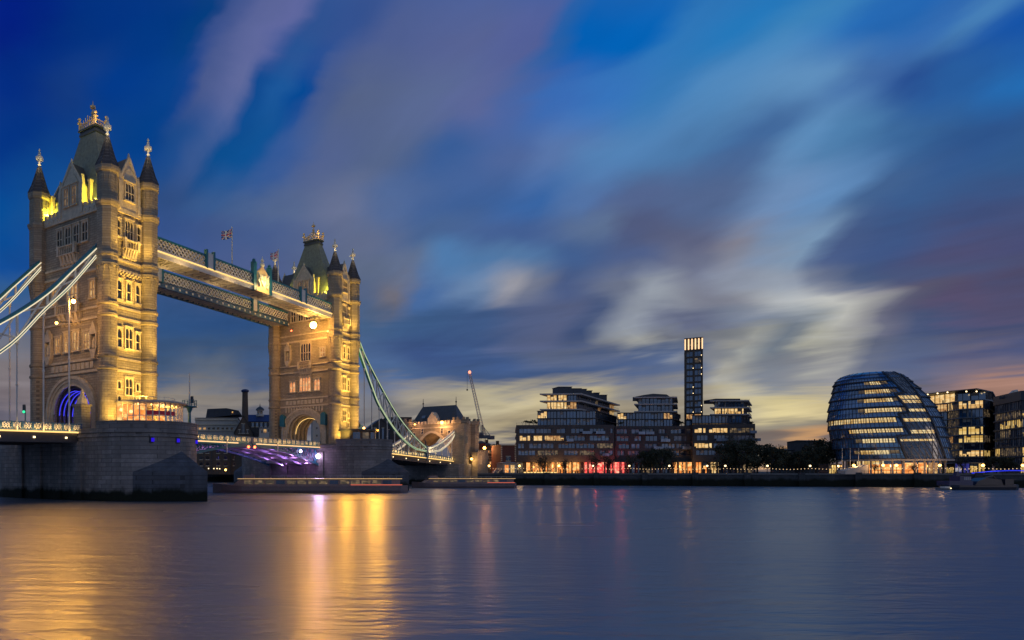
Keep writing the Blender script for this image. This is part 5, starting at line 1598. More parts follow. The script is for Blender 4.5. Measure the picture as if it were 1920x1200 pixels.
def penthouse_right():
    Z = 282
    t = thing('penthouse_block', 'right penthouse of white slabs on glass storeys at the right of the slender tower', 'building', PX(1350, Z), Z + 8, PZ(807, Z))
    z = lambda y: PZ(y, Z)
    slabbed(t, [P2(1298, Z + 3), P2(1392, Z + 1), P2(1407, Z + 12), P2(1400, Z + 34), P2(1312, Z + 34)], [z(807), z(793.5), z(778.5)], (0, 1), RB, 0.25, lit={(0, 0): [(0.05, 0.25, 'lit_bright'), (0.28, 0.6, 'lit_bright'), (0.65, 0.8, 'lit_warm')]}, slab='dark_metal', slabh=0.25, step=1.1)
    plan = [P2(1340, Z + 6), P2(1396, Z + 5), P2(1402, Z + 24), P2(1350, Z + 26)]
    slabbed(t, plan, [z(776.5), z(763.5), z(750.5)], (0, 1), RB, 1.5, slabh=0.5, lit={(0, 0): [(0.1, 0.55, 'lit_bright'), (0.7, 1.0, 'lit_bright')]})
    m = MB(); m.box(PX(1342, Z + 9), PX(1388, Z + 9), Z + 9, Z + 17, z(750), z(743)); m.build('plant_room', 'dark_metal', t)
    m = MB()
    for k in range(8): x = PX(1388 + k * 2.4, Z + 5); m.bar((x, Z + 5, z(749.6)), (x, Z + 5, z(745.5)), 0.08)
    m.build('roof_railing', 'dark_metal', t)


penthouse_left(); penthouse_mid(); penthouse_right()


def brick_tower():
    Z = 300
    t = thing('residential_tower', 'slender brick residential tower with brightly lit crown of vertical fins', 'tower', PX(1300, Z), Z + 5, PZ(800, Z))
    z = lambda y: PZ(y, Z)
    t.location.y = Z; OFF[t.name] = (PX(1300.7, Z), Z, PZ(800, Z)); t.location.x = PX(1300.7, Z); t.rotation_euler.z = -math.atan((1300.7 - 500) / F) * 0.96
    hw_ = (PX(1318, Z) - PX(1283.5, Z)) / 2 * math.cos(math.atan((1300.7 - 500) / F)); x0, x1 = PX(1300.7, Z) - hw_, PX(1300.7, Z) + hw_; y0, y1 = Z, Z + 11
    m = MB(); m.box(x0 + 0.35, x1 - 0.35, y0 + 0.4, y1, z(812), z(656))
    rows = 13; pitch = (z(656.5) - z(800)) / 12.2
    for k in range(14):
        zz = z(656.5) - k * pitch
        m.box(x0, x1, y0, y1, zz - 0.55, zz)
    for xx in (x0, (x0 + x1) / 2 - 0.35, x1 - 0.7): m.box(xx, xx + 0.7, y0 + 0.02, y0 + 0.9, z(812), z(656.5) - 0.02)
    for yy in (y0 + 5, y1 - 0.8):
        for xx in (x0 + 0.02, x1 - 0.5): m.box(xx, xx + 0.48, yy, yy + 0.7, z(812), z(656.5) - 0.02)
    m.build('wall', 'brick_brown', t)
    for k in range(13):
        zt = z(656.5) - k * pitch - 0.55; zb = zt - pitch + 0.55
        for j, (a, b) in enumerate(((x0 + 0.7, (x0 + x1) / 2 - 0.35), ((x0 + x1) / 2 + 0.35, x1 - 0.7))):
            mt = 'glass_teal' if k < 4 or RB.random() < 0.35 else 'glass_grey' if RB.random() < .5 else 'glass'
            if (k, j) in ((1, 1),): mt = 'lit_dim'
            if (k, j) in ((10, 0), (10, 1), (11, 1)): mt = 'lit_warm' if k == 10 else 'lit_dim'
            glaze(t, Vector((a, y0 + 0.35)), Vector((b, y0 + 0.35)), Vector((0, -1)), zb, zt, mt, 1.1)
            if RB.random() < 0.4:
                m = MB(); m.box(b, b + 0.26, y0 - 0.05, y0 + 0.05, zb + 0.2, zb + 0.5); m.build('balcony_light', 'lamp_soft', t)
        glaze(t, Vector((x0 + 0.33, y1 - 0.8)), Vector((x0 + 0.33, y0 + 0.8)), Vector((-1, 0)), zb, zt, 'glass', 1.4)
    m = MB(); m.box(x0 + 0.5, x1 - 0.5, y0 + 0.5, y1 - 0.5, z(656.5), z(637)); m.box(x0 - 0.05, x1 + 0.05, y0 - 0.05, y1, z(634.5), z(633)); m.box(x0 - 0.05, x1 + 0.05, y0 - 0.05, y1, z(656.6), z(655.4)); m.build('crown_core', 'brick_brown', t)
    for k in range(6):
        x = x0 + 0.25 + (x1 - x0 - 0.5) * k / 5
        m = MB(); m.box(x - 0.3, x + 0.3, y0 + 0.05, y0 + 0.6, z(655.4), z(634.5)); m.build('crown_fin', 'cream', t)
        if k < 5 or True:
            m = MB(); m.box(x - 0.24, x + 0.24, y0 - 0.04, y0 + 0.04, z(655), z(635)); m.build('crown_light', CROWN, t)
    m = MB(); m.box(x0 + 0.9, x1 - 0.9, y0 + 0.42, y0 + 0.5, z(654), z(636)); m.build('crown_panel', 'lit_dim', t)


CROWN = glow('crown light', (1.0, 0.62, 0.32), 1.5)
brick_tower()


# --- the leaning glass egg
def city_hall():
    Zc = 246.0
    t = thing('city_hall', 'round leaning glass civic hall of stepped dark blue bands with diagonal lattice front', 'civic hall', PX(1668, Zc), Zc, QTOP)
    lv = [(698.6, 1590, 1674), (702.5, 1576, 1689), (709, 1567, 1700), (719, 1563, 1710), (732.5, 1561, 1725), (750, 1556, 1742), (768, 1553.6, 1755), (787, 1553, 1765.5), (805.5, 1554.5, 1773), (823, 1560, 1778), (842, 1564, 1781.5), (862, 1571, 1784)]
    def ring(px0, px1):
        a0, a1 = math.atan((px0 - 500) / F), math.atan((px1 - 500) / F)
        ac = (a0 + a1) / 2; D = Zc / math.cos(ac)
        return ac, D * math.sin((a1 - a0) / 2), D
    A0 = math.atan((1668 - 500) / F)
    keys = []
    for y, a, b in lv:
        ac, p, D = ring(a, b); keys.append((PZ(y, Zc), ac, p, Zc / math.cos(A0)))
    keys = keys[::-1]                       # bottom to top
    zk = [k[0] for k in keys]
    def at_z(z):
        z = min(max(z, zk[0]), zk[-1])
        for (z0, a0, p0, d0), (z1, a1, p1, d1) in zip(keys, keys[1:]):
            if z <= z1 + 1e-6:
                f = (z - z0) / (z1 - z0); return a0 + (a1 - a0) * f, p0 + (p1 - p0) * f, d0
        return keys[-1][1:]
    def pt(z, phi, out=0.0):
        """phi: 0 faces the river viewer, + to the right"""
        ac, p, D = at_z(z); q = p * 1.08
        cx, cy = D * math.sin(A0), D * math.cos(A0)
        # lateral shift of the ring centre
        sh = D * math.tan(ac - A0)
        ex, ey = math.cos(A0), -math.sin(A0)          # to the right
        fx, fy = -math.sin(A0), -math.cos(A0)         # towards the viewer
        l = sh + (p + out) * math.sin(phi); d = (q + out) * math.cos(phi)
        return (cx + ex * l + fx * d, cy + ey * l + fy * d, z)
    def phi_of(px, z):
        ac, p, D = at_z(z); a = math.atan((px - 500) / F)
        s = (math.tan(a - A0) - math.tan(ac - A0)) * D / p
        return math.asin(max(-1, min(1, s)))
    sawL = [(698, 1652), (743, 1694), (743.01, 1675), (780, 1703), (780.01, 1682), (820, 1704), (820.01, 1681), (863, 1698)]
    sawR = [(700, 1672), (712, 1692), (742, 1715), (750, 1719), (800, 1745), (830, 1756), (863, 1768)]
    def look(tab, y):
        if y <= tab[0][0]: return tab[0][1]
        for (a, b), (c, d) in zip(tab, tab[1:]):
            if y <= c: return b + (d - b) * (y - a) / (c - a)
        return tab[-1][1]
    yz = lambda z: 884 - (z - EYE) * F / Zc
    bl = lambda z: phi_of(look(sawL, yz(z)), z)
    br = lambda z: max(bl(z) + 0.12, phi_of(look(sawR, yz(z)), z))
    ylev = [708.8, 719, 732.5, 750, 768, 787, 805.5, 823, 842, 862]
    lz = [PZ(y, Zc) for y in ylev]
    def band(name, z0, z1, fa, fb, o0, o1, mt, n=28, rows=4):
        m = MB(); R_ = []
        for r in range(rows + 1):
            z = z0 + (z1 - z0) * r / rows; o = o0 + (o1 - o0) * r / rows
            a, b = fa(z), fb(z)
            R_.append([pt(z, a + (b - a) * k / n, o) for k in range(n + 1)])
        m.grid(R_); return m.build(name, mt, t)
    def grid_bars(z0, z1, fa, fb, o0, o1, dphi, mt, w=0.10):
        m = MB(); k = math.ceil(fa((z0 + z1) / 2) / dphi)
        ph = k * dphi
        while ph < fb((z0 + z1) / 2):
            m.bar(pt(z0, ph, o0), pt(z1, ph, o1), w); ph += dphi
        n = 30
        for f in (0.5,):
            z = z0 + (z1 - z0) * f; o = o0 + (o1 - o0) * f; a, b = fa(z), fb(z)
            m.path([pt(z, a + (b - a) * k / n, o) for k in range(n + 1)], w)
        return m
    LB = lambda z: -PI * 0.62
    RBk = lambda z: PI * 0.62
    hall_lit = {1: [(1632, 1651, .5, .95)], 2: [(1623, 1668, .45, .85)], 3: [(1622, 1674, .5, .88)], 4: [(1624, 1690, .5, .88)], 5: [(1555, 1566, .5, .95), (1568, 1680, .5, .95)],
                6: [(1596, 1691, .5, .88)], 7: [(1620, 1678, .5, .88)], 8: [(1617, 1668, .45, .8)]}
    sub_l = lambda z: bl(z) - 0.01
    for k in range(len(lz) - 1):
        zt, zb = lz[k], lz[k + 1]; h = zt - zb
        ob, ot = 0.5, 0.05
        for fa, fb, lab in ((LB, sub_l, 'left'), (lambda z: br(z) + 0.01, RBk, 'right')):
            band('glazed_floor', zb, zt, fa, fb, ob, ot, 'hall_glass')
            m = grid_bars(zb, zt, fa, fb, ob + 0.04, ot + 0.04, 0.075, 'hall_frame')
            n = 40                            # dark lip put in as the shadow line, with recess, under each storey
            mid = zb + 0.01
            a, b = fa(mid), fb(mid)
            m.grid([[pt(mid, a + (b - a) * i / n, ob) for i in range(n + 1)], [pt(mid, a + (b - a) * i / n, -0.6) for i in range(n + 1)]])
            m.path([pt(zb + 0.1, a + (b - a) * i / n, ob + 0.06) for i in range(n + 1)], 0.16, 0.34)
            m.build('floor_edge', 'dark_metal', t)
        for (xa, xb, f0, f1) in hall_lit.get(k, []):
            z0, z1 = zb + h * (1 - f1), zb + h * f1
            z0, z1 = zb + h * f0, zb + h * f1
            zc = (z0 + z1) / 2
            pa, pb = phi_of(xa, zc), min(phi_of(xb, zc), bl(zc) - 0.03)
            oo = lambda z: ob + (ot - ob) * (z - zb) / h + 0.03
            m = MB(); n = 16
            m.grid([[pt(z, pa + (pb - pa) * i / n, oo(z)) for i in range(n + 1)] for z in (z0, zc, z1)]); m.build('window', 'hall_lit', t)
            for e0, e1 in ((pa - 0.13, pa - 0.004), (pb + 0.004, min(pb + 0.16, bl(zc) - 0.02))):
                if e1 - e0 > 0.05 and xa > 1600:
                    m = MB(); m.grid([[pt(z, e0 + (e1 - e0) * i / 6, oo(z)) for i in range(7)] for z in (z0 + h * 0.06, zc, z1)]); m.build('window', 'hall_dim', t)
            m = MB()                                # mullions over the lit rooms
            for i in range(int((pb - pa) / 0.05) + 1): m.bar(pt(z0, pa + 0.05 * i, oo(z0) + 0.03), pt(z1, pa + 0.05 * i, oo(z1) + 0.03), 0.12)
            m.path([pt(zc, pa + (pb - pa) * i / n, oo(zc) + 0.03) for i in range(n + 1)], 0.07); m.build('mullion', 'hall_frame', t)
    # smooth lattice front
    nz = 40; z0, z1 = lz[-1], PZ(700, Zc)
    m = MB(); Rr = []
    for r in range(nz + 1):
        z = z0 + (z1 - z0) * r / nz; a, b = bl(z), br(z)
        Rr.append([pt(z, a + (b - a) * k / 20, 0.25) for k in range(21)])
    m.grid(Rr); m.build('lattice_glazing', 'hall_glass_b', t)
    m = MB()
    H = z1 - z0
    for s in (-1, 1):
        for j in range(-10, 24):
            prev = None
            for r in range(61):
                z = z0 + H * r / 60
                ph = 0.08 * j + (0.42 if s < 0 else -0.1) * 0 + s * -0.55 * (r / 60) + (0.1 if s < 0 else 0.35)
                if s > 0: ph = 0.09 * j - 0.75 * (r / 60) + 0.3
                else: ph = 0.13 * j + 0.30 * (r / 60) - 0.2
                ok = bl(z) < ph < br(z)
                cur = pt(z, ph, 0.33) if ok else None
                if prev and cur: m.bar(prev, cur, 0.16 if s > 0 else 0.1)
                prev = cur
    for r in range(0, nz * 3):
        pass
    for kk in range(27):
        z = z0 + H * kk / 27; a, b = bl(z), br(z); m.path([pt(z, a + (b - a) * i / 10, 0.33) for i in range(11)], 0.09)
    m.build('diagrid', 'grey_steel', t)
    for tab, off in ((bl, 0.0), (br, 0.0)):
        m = MB(); m.path([pt(z0 + H * r / 80, tab(z0 + H * r / 80) + off, 0.45) for r in range(81)], 0.5, 0.5); m.build('edge_beam', 'dark_metal', t)
    for y0_, y1_, xa, xb in ((748, 755, 1682, 1730), (757, 762, 1690, 1728), (773, 778, 1702, 1736), (790, 796, 1688, 1744), (811, 817, 1705, 1747), (827, 830.5, 1686, 1747)):
        za, zb2 = PZ(y1_, Zc), PZ(y0_, Zc); zc = (za + zb2) / 2
        pa, pb = max(phi_of(xa, zc), bl(za) + .02, bl(zb2) + .02), min(phi_of(xb, zc), br(zc) - .02)
        m = MB(); n = 12; m.grid([[pt(z, pa + (pb - pa) * i / n, 0.29) for i in range(n + 1)] for z in (za, zb2)]); m.build('window', 'hall_lit', t)
    # domed top
    m = MB(); Rr = []
    for y in (711, 708.5, 705.5, 702.5, 700.2, 698.6):
        z = PZ(y, Zc); Rr.append([pt(z, 2 * PI * k / 48, 0.5 if y > 710 else 0.2) for k in range(48)])
    ctr = [sum(p[i] for p in Rr[-1]) / 48 for i in range(3)]
    m.grid(Rr, closed=True); o = len(m.v); m.v.append((ctr[0], ctr[1], ctr[2] + 0.25))
    for k in range(48): m.f.append([o - 48 + k, o - 48 + (k + 1) % 48, o]); m.mi.append(0)
    m.build('dome', 'hall_glass', t)
    m = MB()
    for k in range(48):
        if k % 2 == 0: m.path([pt(PZ(y, Zc), 2 * PI * k / 48, 0.26) for y in (711, 708.5, 705.5, 702.5, 700.2, 698.6)], 0.1)
    for y in (705.5, 711): m.path([pt(PZ(y, Zc), 2 * PI * k / 48, 0.3) for k in range(49)], 0.16)
    m.build('dome_rib', 'dark_metal', t)
    # ground floor: recessed glass, columns, lit interior and ramp
    zg = lz[-1]
    m = MB(); n = 40; fa, fb = -PI * 0.6, PI * 0.6
    m.grid([[pt(zg, fa + (fb - fa) * k / n, 1.0) for k in range(n + 1)], [pt(zg, fa + (fb - fa) * k / n, -5) for k in range(n + 1)]]); m.path([pt(zg - 0.3, fa + (fb - fa) * k / n, 0.6) for k in range(n + 1)], 0.5, 0.6); m.build('soffit', 'concrete', t)
    m = MB()
    def gp(z, ph): p = pt(zg + 0.01, ph, -2.2); return (p[0], p[1], z)
    a, b = phi_of(1598, zg), phi_of(1655, zg)
    m.grid([[gp(z, a + (b - a) * k / 12) for k in range(13)] for z in (zg - 2.2, zg - 0.3)]); m.build('upper_ground_window', 'hall_lit', t)
    a, b = -PI * 0.55, PI * 0.55
    m = MB(); m.grid([[gp(z, a + (b - a) * k / 40) for k in range(41)] for z in (QTOP - 0.2, zg)]); m.build('ground_wall', 'glass', t)
    for xa, xb in ((1624, 1642), (1644, 1668), (1670, 1692), (1696, 1724), (1728, 1746), (1750, 1770)):
        def gp2(z, px): p = pt(zg + 0.01, phi_of(px, zg), -2.12); return (p[0], p[1], z)
        m = MB(); m.grid([[gp2(z, xa + (xb - xa) * k / 6) for k in range(7)] for z in (QTOP + 0.2, QTOP + 3.9 if xa > 1690 else QTOP + 3.4)]); m.build('ground_window', 'lit_orange' if xa != 1750 else 'lit_warm', t)
    for k in range(13):
        p = pt(zg + 0.01, -1.2 + 0.2 * k, -0.8); m = MB(); m.tube((p[0], p[1], QTOP - 0.2), (p[0], p[1], zg), 0.28); m.build('column', 'concrete', t)
    p0, p1 = Vector(P2(1585, 226)), Vector(P2(1628, 228))
    m = MB(); m.extr([(p0.x, p0.y, QTOP), (p0.x + 1, p0.y + 4, QTOP), (p0.x + 1, p0.y + 4, QTOP + 1.2), (p0.x, p0.y, QTOP + 1.2)], [(p1.x, p1.y, QTOP), (p1.x + 1, p1.y + 4, QTOP), (p1.x + 1, p1.y + 4, QTOP + 3.2), (p1.x, p1.y, QTOP + 3.2)]); m.build('ramp_wall', 'cream', t)
    for px_, z_, pw in ((1640, 3, 220), (1690, 3, 220), (1735, 3, 220), (1765, 3, 140)):
        lamp('POINT', (PX(px_, 226), 226, QTOP + z_), pw, (1.0, 0.55, 0.2), size=0.5, name='entrance_light')


M['hall_dim'] = lit_room('civic hall dim rooms', (0.10, 0.07, 0.04), (0.55, 0.36, 0.16), 0.5, 0.55, 0.3)
M['hall_frame'] = simple('civic hall mullions', (0.035, 0.045, 0.065), 0.4)
M['hall_glass'] = glazing('civic hall glass', (0.05, 0.14, 0.28), 0.08, 0.85, 0.5, 1.2)
M['hall_glass_b'] = glazing('civic hall lattice glass', (0.04, 0.07, 0.12), 0.12, 0.7, 0.5, 1.6)
M['hall_lit'] = lit_room('civic hall office light', (0.72, 0.42, 0.12), (1.0, 0.78, 0.40), 0.88, 0.8, 0.3, 1.3)
city_hall()


# --- offices to the right
def office_mid():
    Z = 292
    t = thing('office_block', 'wide glass office with golden lit recess and curved corner right of the round hall', 'office', PX(1800, Z), Z + 10, QTOP)
    z = lambda y: PZ(y, Z)
    plan = [P2(1700, Z + 22), P2(1776, Z + 10), P2(1796, Z), P2(1845, Z - 6), P2(1858, Z - 2), P2(1863, Z + 8), P2(1872, Z + 46), P2(1740, Z + 50)]
    zs = [z(y) for y in (869, 858, 845, 832, 817, 801, 785, 769, 753)]
    L_ = [(0.0, 1.0, 'lit_yellow')]
    lit = {(0, k): [(0.3, 1.0, 'lit_dim')] for k in range(8)}
    lit[(0, 7)] = [(0.2, 1, 'lit_warm')]; lit[(0, 6)] = [(0.2, .8, 'lit_warm')]; lit[(0, 5)] = [(0.3, .7, 'lit_warm')]
    lit.update({(1, k): [(0, 1, 'lit_dim')] for k in range(1, 8)}); lit[(1, 7)] = [(0, .6, 'lit_bright')]; lit[(1, 3)] = [(0.2, .6, 'lit_warm')]
    lit[(2, 7)] = [(0.3, 1, 'lit_bright')]; lit[(2, 4)] = [(0.3, 1, 'lit_yellow')]; lit[(2, 3)] = [(0.3, 1, 'lit_yellow')]; lit[(2, 1)] = [(0.0, 1, 'lit_bright')]; lit[(3, 1)] = [(0, 1, 'lit_yellow')]; lit[(4, 1)] = [(0, 1, 'lit_yellow')]
    for k in range(8):
        for e_ in (3, 4):
            if k != 1: lit[(e_, k)] = [(0, 1, 'lit_dim' if k in (3, 6) else 'glass_sky_tone')]
    slabbed(t, plan, zs, (0, 1, 2, 3, 4, 5), RB, 0.35, ('glass_teal', 'glass'), lit, 'grey_steel', 1.2, 5.5, slabh=0.4, rail=False)
    # set-back lit top floor and roof canopy
    p2 = [P2(1716, Z + 26), P2(1790, Z + 8), P2(1850, Z - 1), P2(1860, Z + 10), P2(1866, Z + 44), P2(1744, Z + 48)]
    slabbed(t, p2, [z(753) + 0.41, z(733)], (0, 1, 2), RB, 0.1, ('glass_teal',), {(0, 0): [(0.0, 1, 'lit_bright')], (1, 0): [(0, .2, 'lit_warm')]}, 'grey_steel', 2.0, 4.5, slabh=0.2, rail=False)
    m = MB(); m.prism(inset(ccw([P2(1705, Z + 22), P2(1778, Z + 4), P2(1832, Z - 6), P2(1862, Z + 6), P2(1872, Z + 46), P2(1740, Z + 50)]), 0), z(732.6), z(731)); m.build('roof_canopy', 'dark_metal', t)
    for px_ in (1738, 1752, 1766, 1780, 1812, 1831):
        m = MB(); x = PX(px_, Z - 1 + max(0, (1790 - px_) * .22)); m.ball((x, Z - 1 + max(0, (1790 - px_) * .3), z(734.5)), 0.28); m.build('canopy_light', 'lamp_soft', t)
    # ground floor with blue lit entrance
    m = MB(); m.prism(inset(ccw(plan), 2.0), QTOP - 0.3, zs[0]); m.build('ground_wall', 'dark_metal', t)
    e0, e1 = Vector(P2(1790, Z - 1)), Vector(P2(1846, Z - 6.5)); nrm = Vector(((e1 - e0).y, -(e1 - e0).x)).normalized()
    glaze(t, e0, e0 + (e1 - e0) * .5, nrm, QTOP + .2, zs[0], 'lit_blue', 1.0, 'dark_metal', 'entrance'); glaze(t, e0 + (e1 - e0) * .52, e1, nrm, QTOP + .2, zs[0], 'lit_yellow', 1.0, 'dark_metal', 'entrance')
    glaze(t, Vector(P2(1774, Z + 9)), Vector(P2(1788, Z + 1)), nrm, QTOP + .2, zs[0] - 1.5, 'lit_yellow', 1.2, 'dark_metal', 'entrance')


M['lit_blue'] = lit_room('blue lit entrance', (0.03, 0.03, 0.25), (0.75, 0.72, 0.65), 0.8, 0.9, 0.2)
office_mid()


def office_right():
    Z = 252
    t = thing('office_block', 'dark glass office block cut off by the right edge of the photo', 'office', PX(1905, Z), Z, QTOP)
    z = lambda y: PZ(y, Z)
    plan = [P2(1864, Z + 22), P2(1915, Z + 1), P2(2010, Z - 6), (PX(2030, Z + 40), Z + 40), (PX(1872, Z + 70), Z + 70)]
    ys = (872, 857, 838, 821, 803, 785, 768, 750)
    lit = {(0, 4): [(0.25, 1, 'lit_yellow')], (0, 3): [(0.2, .5, 'lit_dim')], (0, 1): [(0, .15, 'lit_yellow'), (.2, 1, 'lit_dim')], (0, 5): [(0, 1, 'lit_dim')],
           (1, 5): [(0, .5, 'lit_yellow')], (1, 4): [(0.0, 1, 'glass')], (1, 3): [(0, 1, 'lit_yellow')], (1, 1): [(0, 1, 'lit_yellow')], (1, 0): [(0, 1, 'lit_yellow')], (0, 0): [(0.5, .6, 'lit_yellow')]}
    slabbed(t, plan, [z(y) for y in ys], (0, 1), RB, 0.3, ('glass', 'dark_metal'), lit, 'dark_metal', 1.5, 5.0, slabh=0.5, rail=False)
    m = MB(); m.prism(inset(ccw(plan), -0.2), z(750) + 0.5, z(732)); m.build('parapet', 'dark_metal', t)
    m = MB(); m.prism(inset(ccw(plan), 1.5), QTOP - .3, z(872)); m.build('ground_wall', 'dark_metal', t)
    e0, e1 = Vector(P2(1914, Z)), Vector(P2(1960, Z - 4)); glaze(t, e0, e1, Vector((0, -1)), QTOP + .2, z(873), 'lit_yellow', 1.3, 'dark_metal', 'entrance')
    c = thing('roof_crane', 'slim white roof cradle arm on top of the rightmost dark office', 'cradle crane', PX(1885, Z + 14), Z + 14, z(735))
    x0, x1 = PX(1884, Z + 14), PX(1899, Z + 14)
    m = MB(); m.bar((x0, Z + 14, z(738)), (x1, Z + 14, z(726)), 0.55); m.bar((x1, Z + 14, z(726)), (x1 + 1.6, Z + 14, z(724)), 0.8); m.build('arm', 'white', c)
    m = MB(); m.box(x0 - 1.2, x0 + .6, Z + 13, Z + 15, z(740), z(735.5)); m.build('base', 'dark_metal', c)


office_right()
# ------------------------------------------------------------------ crane, small houses, trees, lamps, boats
def crane():
    Z = 340
    x = PX(905, Z); z = lambda y: PZ(y, Z)
    t = thing('tower_crane', 'tall luffing tower crane with red tip light and steep lattice jib', 'crane', x, Z, QTOP)
    def lattice(m, p, q, w0, w1, n):
        p = Vector(p); q = Vector(q); d = (q - p).normalized(); a = d.cross(Vector((0, 1, 0))).normalized(); b = Vector((0, 1, 0))
        prev = None
        for k in range(n + 1):
            c = p + (q - p) * k / n; w = w0 + (w1 - w0) * k / n
            cur = [c + a * w + b * w, c - a * w + b * w, c - a * w - b * w, c + a * w - b * w]
            if prev:
                for i in range(4): m.bar(prev[i], cur[i], 0.17); m.bar(prev[i], cur[(i + 1) % 4], 0.08)
            prev = cur
    m = MB(); lattice(m, (x, Z, QTOP), (x, Z, z(822)), 1.1, 1.1, 8); m.build('mast', 'grey_steel', t)
    m = MB(); m.box(x - 3.0, x + 3.2, Z - 1.4, Z + 1.4, z(822), z(816)); m.box(x - 2.0, x - 0.2, Z - 1.8, Z - 0.4, z(816), z(811)); m.build('cab', 'grey_steel', t)
    m = MB(); lattice(m, (x + 0.4, Z, z(815)), (PX(880, Z), Z, z(697)), 0.75, 0.4, 24); m.build('jib', 'crane', t)
    m = MB(); lattice(m, (x + 1.0, Z, z(816)), (x - 0.2, Z, z(797)), 0.8, 0.3, 4); m.bar((x - 0.2, Z, z(797)), (x + 4.2, Z, z(819)), 0.2); m.build('frame', 'grey_steel', t)
    m = MB(); m.box(x + 2.6, x + 5.6, Z - 1.2, Z + 1.2, z(824), z(817)); m.build('counterweight', 'grey_steel', t)
    m = MB(); m.bar((PX(876, Z), Z, z(697)), (PX(876, Z), Z, z(730)), 0.1); m.ball((PX(876, Z), Z, z(731)), 0.45); m.bar((PX(876, Z), Z, z(697)), (PX(880, Z), Z, z(697)), 0.2); m.build('hook_line', 'dark_metal', t)
    m = MB(); m.ball((PX(880, Z), Z - 0.5, z(698)), 0.75); m.build('tip_light', RED, t)


RED = glow('crane tip light', (1.0, 0.30, 0.18), 2.2)
crane()


def gable_house(name, label, cat, px0, px1, Z, y_eave, y_ridge, wall, roof, wins=(), lit='lit_warm', depth=12, ridge_along='x', base=None, chim=False):
    x0, x1 = PX(px0, Z), PX(px1, Z); z0 = QTOP if base is None else base; ze, zr = PZ(y_eave, Z), PZ(y_ridge, Z)
    t = thing(name, label, cat, (x0 + x1) / 2, Z, z0)
    m = MB()
    if ridge_along == 'x':
        m.box(x0, x1, Z, Z + depth, z0 - 0.3, ze); m.build('wall', wall, t)
        m = MB(); m.prismx([(Z - 0.5, ze - 0.1), (Z + depth + 0.5, ze - 0.1), (Z + depth / 2, zr)], x0 - 0.4, x1 + 0.4)
    else:
        xm = (x0 + x1) / 2
        m.prismy([(x0, z0 - 0.3), (x1, z0 - 0.3), (x1, ze), (xm, zr), (x0, ze)], Z, Z + depth); m.build('wall', wall, t)
        m = MB()
        for s in (-1, 1): m.prismy([(xm + s * ((x1 - x0) / 2 + 0.5), ze - 0.3), (xm + s * ((x1 - x0) / 2 + 0.5), ze + 0.1), (xm, zr + 0.45), (xm, zr)], Z - 0.4, Z + depth)
    r = m.build('roof', roof, t)
    if chim:
        m = MB(); xc = x0 + (x1 - x0) * 0.75; m.box(xc - 0.6, xc + 0.6, Z + depth / 2 - 0.5, Z + depth / 2 + 0.5, zr - 1, zr + 1.6); m.build('chimney', wall, r)
    for (wx, wy0, wy1, ww, mt) in wins:
        xc = PX(wx, Z); hw = ww / F * Z / 2
        m = MB(); m.box(xc - hw - 0.2, xc + hw + 0.2, Z - 0.14, Z - 0.02, PZ(wy1, Z) - 0.3, PZ(wy1, Z)); m.box(xc - hw - 0.2, xc + hw + 0.2, Z - 0.14, Z - 0.02, PZ(wy0, Z), PZ(wy0, Z) + 0.25)
        m.box(xc - 0.05, xc + 0.05, Z - 0.1, Z - 0.03, PZ(wy1, Z), PZ(wy0, Z))
        w = m.build('window', 'trim', t)
        m = MB(); m.box(xc - hw, xc + hw, Z - 0.06, Z + 0.2, PZ(wy1, Z), PZ(wy0, Z)); m.build('pane', mt, w)
    return t


# seen between the two bridge towers
Zb = 330
tb = gable_house('hotel', 'pale stone building with dark stepped roof between the bridge towers', 'building', 366, 446, Zb, 783, 782, 'cream', 'lead',
                 [(375 + 8.5 * k, 801.5, 805.5, 4.2, 'lit_warm' if k in (0, 1) else 'pane_dark') for k in range(8)], depth=24)
m = MB(); x = lambda p: PX(p, Zb)
m.prismy([(x(385), PZ(783, Zb)), (x(452), PZ(776, Zb)), (x(447), PZ(769, Zb)), (x(424), PZ(764.5, Zb)), (x(388), PZ(766, Zb))], Zb + 2, Zb + 20); m.build('roof_storey', 'dark_metal', tb)
m = MB(); m.box(x(434), x(437), Zb + 1.8, Zb + 2.1, PZ(774, Zb), PZ(771, Zb)); m.build('roof_window', 'lit_warm', tb)
for yy in (788, 797, 808):
    m = MB(); m.box(x(365), x(447), Zb - 0.6, Zb + 1, PZ(yy, Zb), PZ(yy, Zb) + 0.5); m.build('cornice', 'trim', tb)
t = thing('brick_chimney', 'tall round brick chimney with dark cap between the bridge towers', 'chimney', PX(459.5, 325), 325, QTOP)
m = MB(); m.lathe(PX(459.5, 325), 325, [(1.75, QTOP), (1.55, PZ(775, 325)), (1.35, PZ(740, 325)), (1.35, PZ(735, 325))], 16); m.build('stack', 'brick_brown', t)
m = MB(); m.lathe(PX(459.5, 325), 325, [(1.5, PZ(735.5, 325)), (1.85, PZ(734.5, 325)), (1.9, PZ(732, 325)), (1.2, PZ(730.2, 325)), (0.3, PZ(729.6, 325))], 16); m.build('cap', 'hull_blue', t)
gable_house('warehouse', 'old brick warehouse with steep gable beside the tall chimney', 'warehouse', 440, 474, 318, 812, 779, 'brick_brown', 'slate', [(456, 795, 812, 6, 'pane_dark'), (449, 806, 812, 3, 'pane_dark'), (464, 806, 812, 3, 'pane_dark')], depth=20, ridge_along='y')
gable_house('warehouse', 'long warehouse with blue slate roof right of the tall chimney', 'warehouse', 462, 520, 326, 790, 775, 'brick_dark', 'hull_blue', [(474 + 8 * k, 793, 800, 4, 'glass_teal') for k in range(5)], depth=16)
t = thing('cupola', 'small white cupola with dome and weathervane above the slate roof', 'cupola', PX(487.5, 333), 333, PZ(778, 333))
Zc_ = 333; xc = PX(487.5, Zc_)
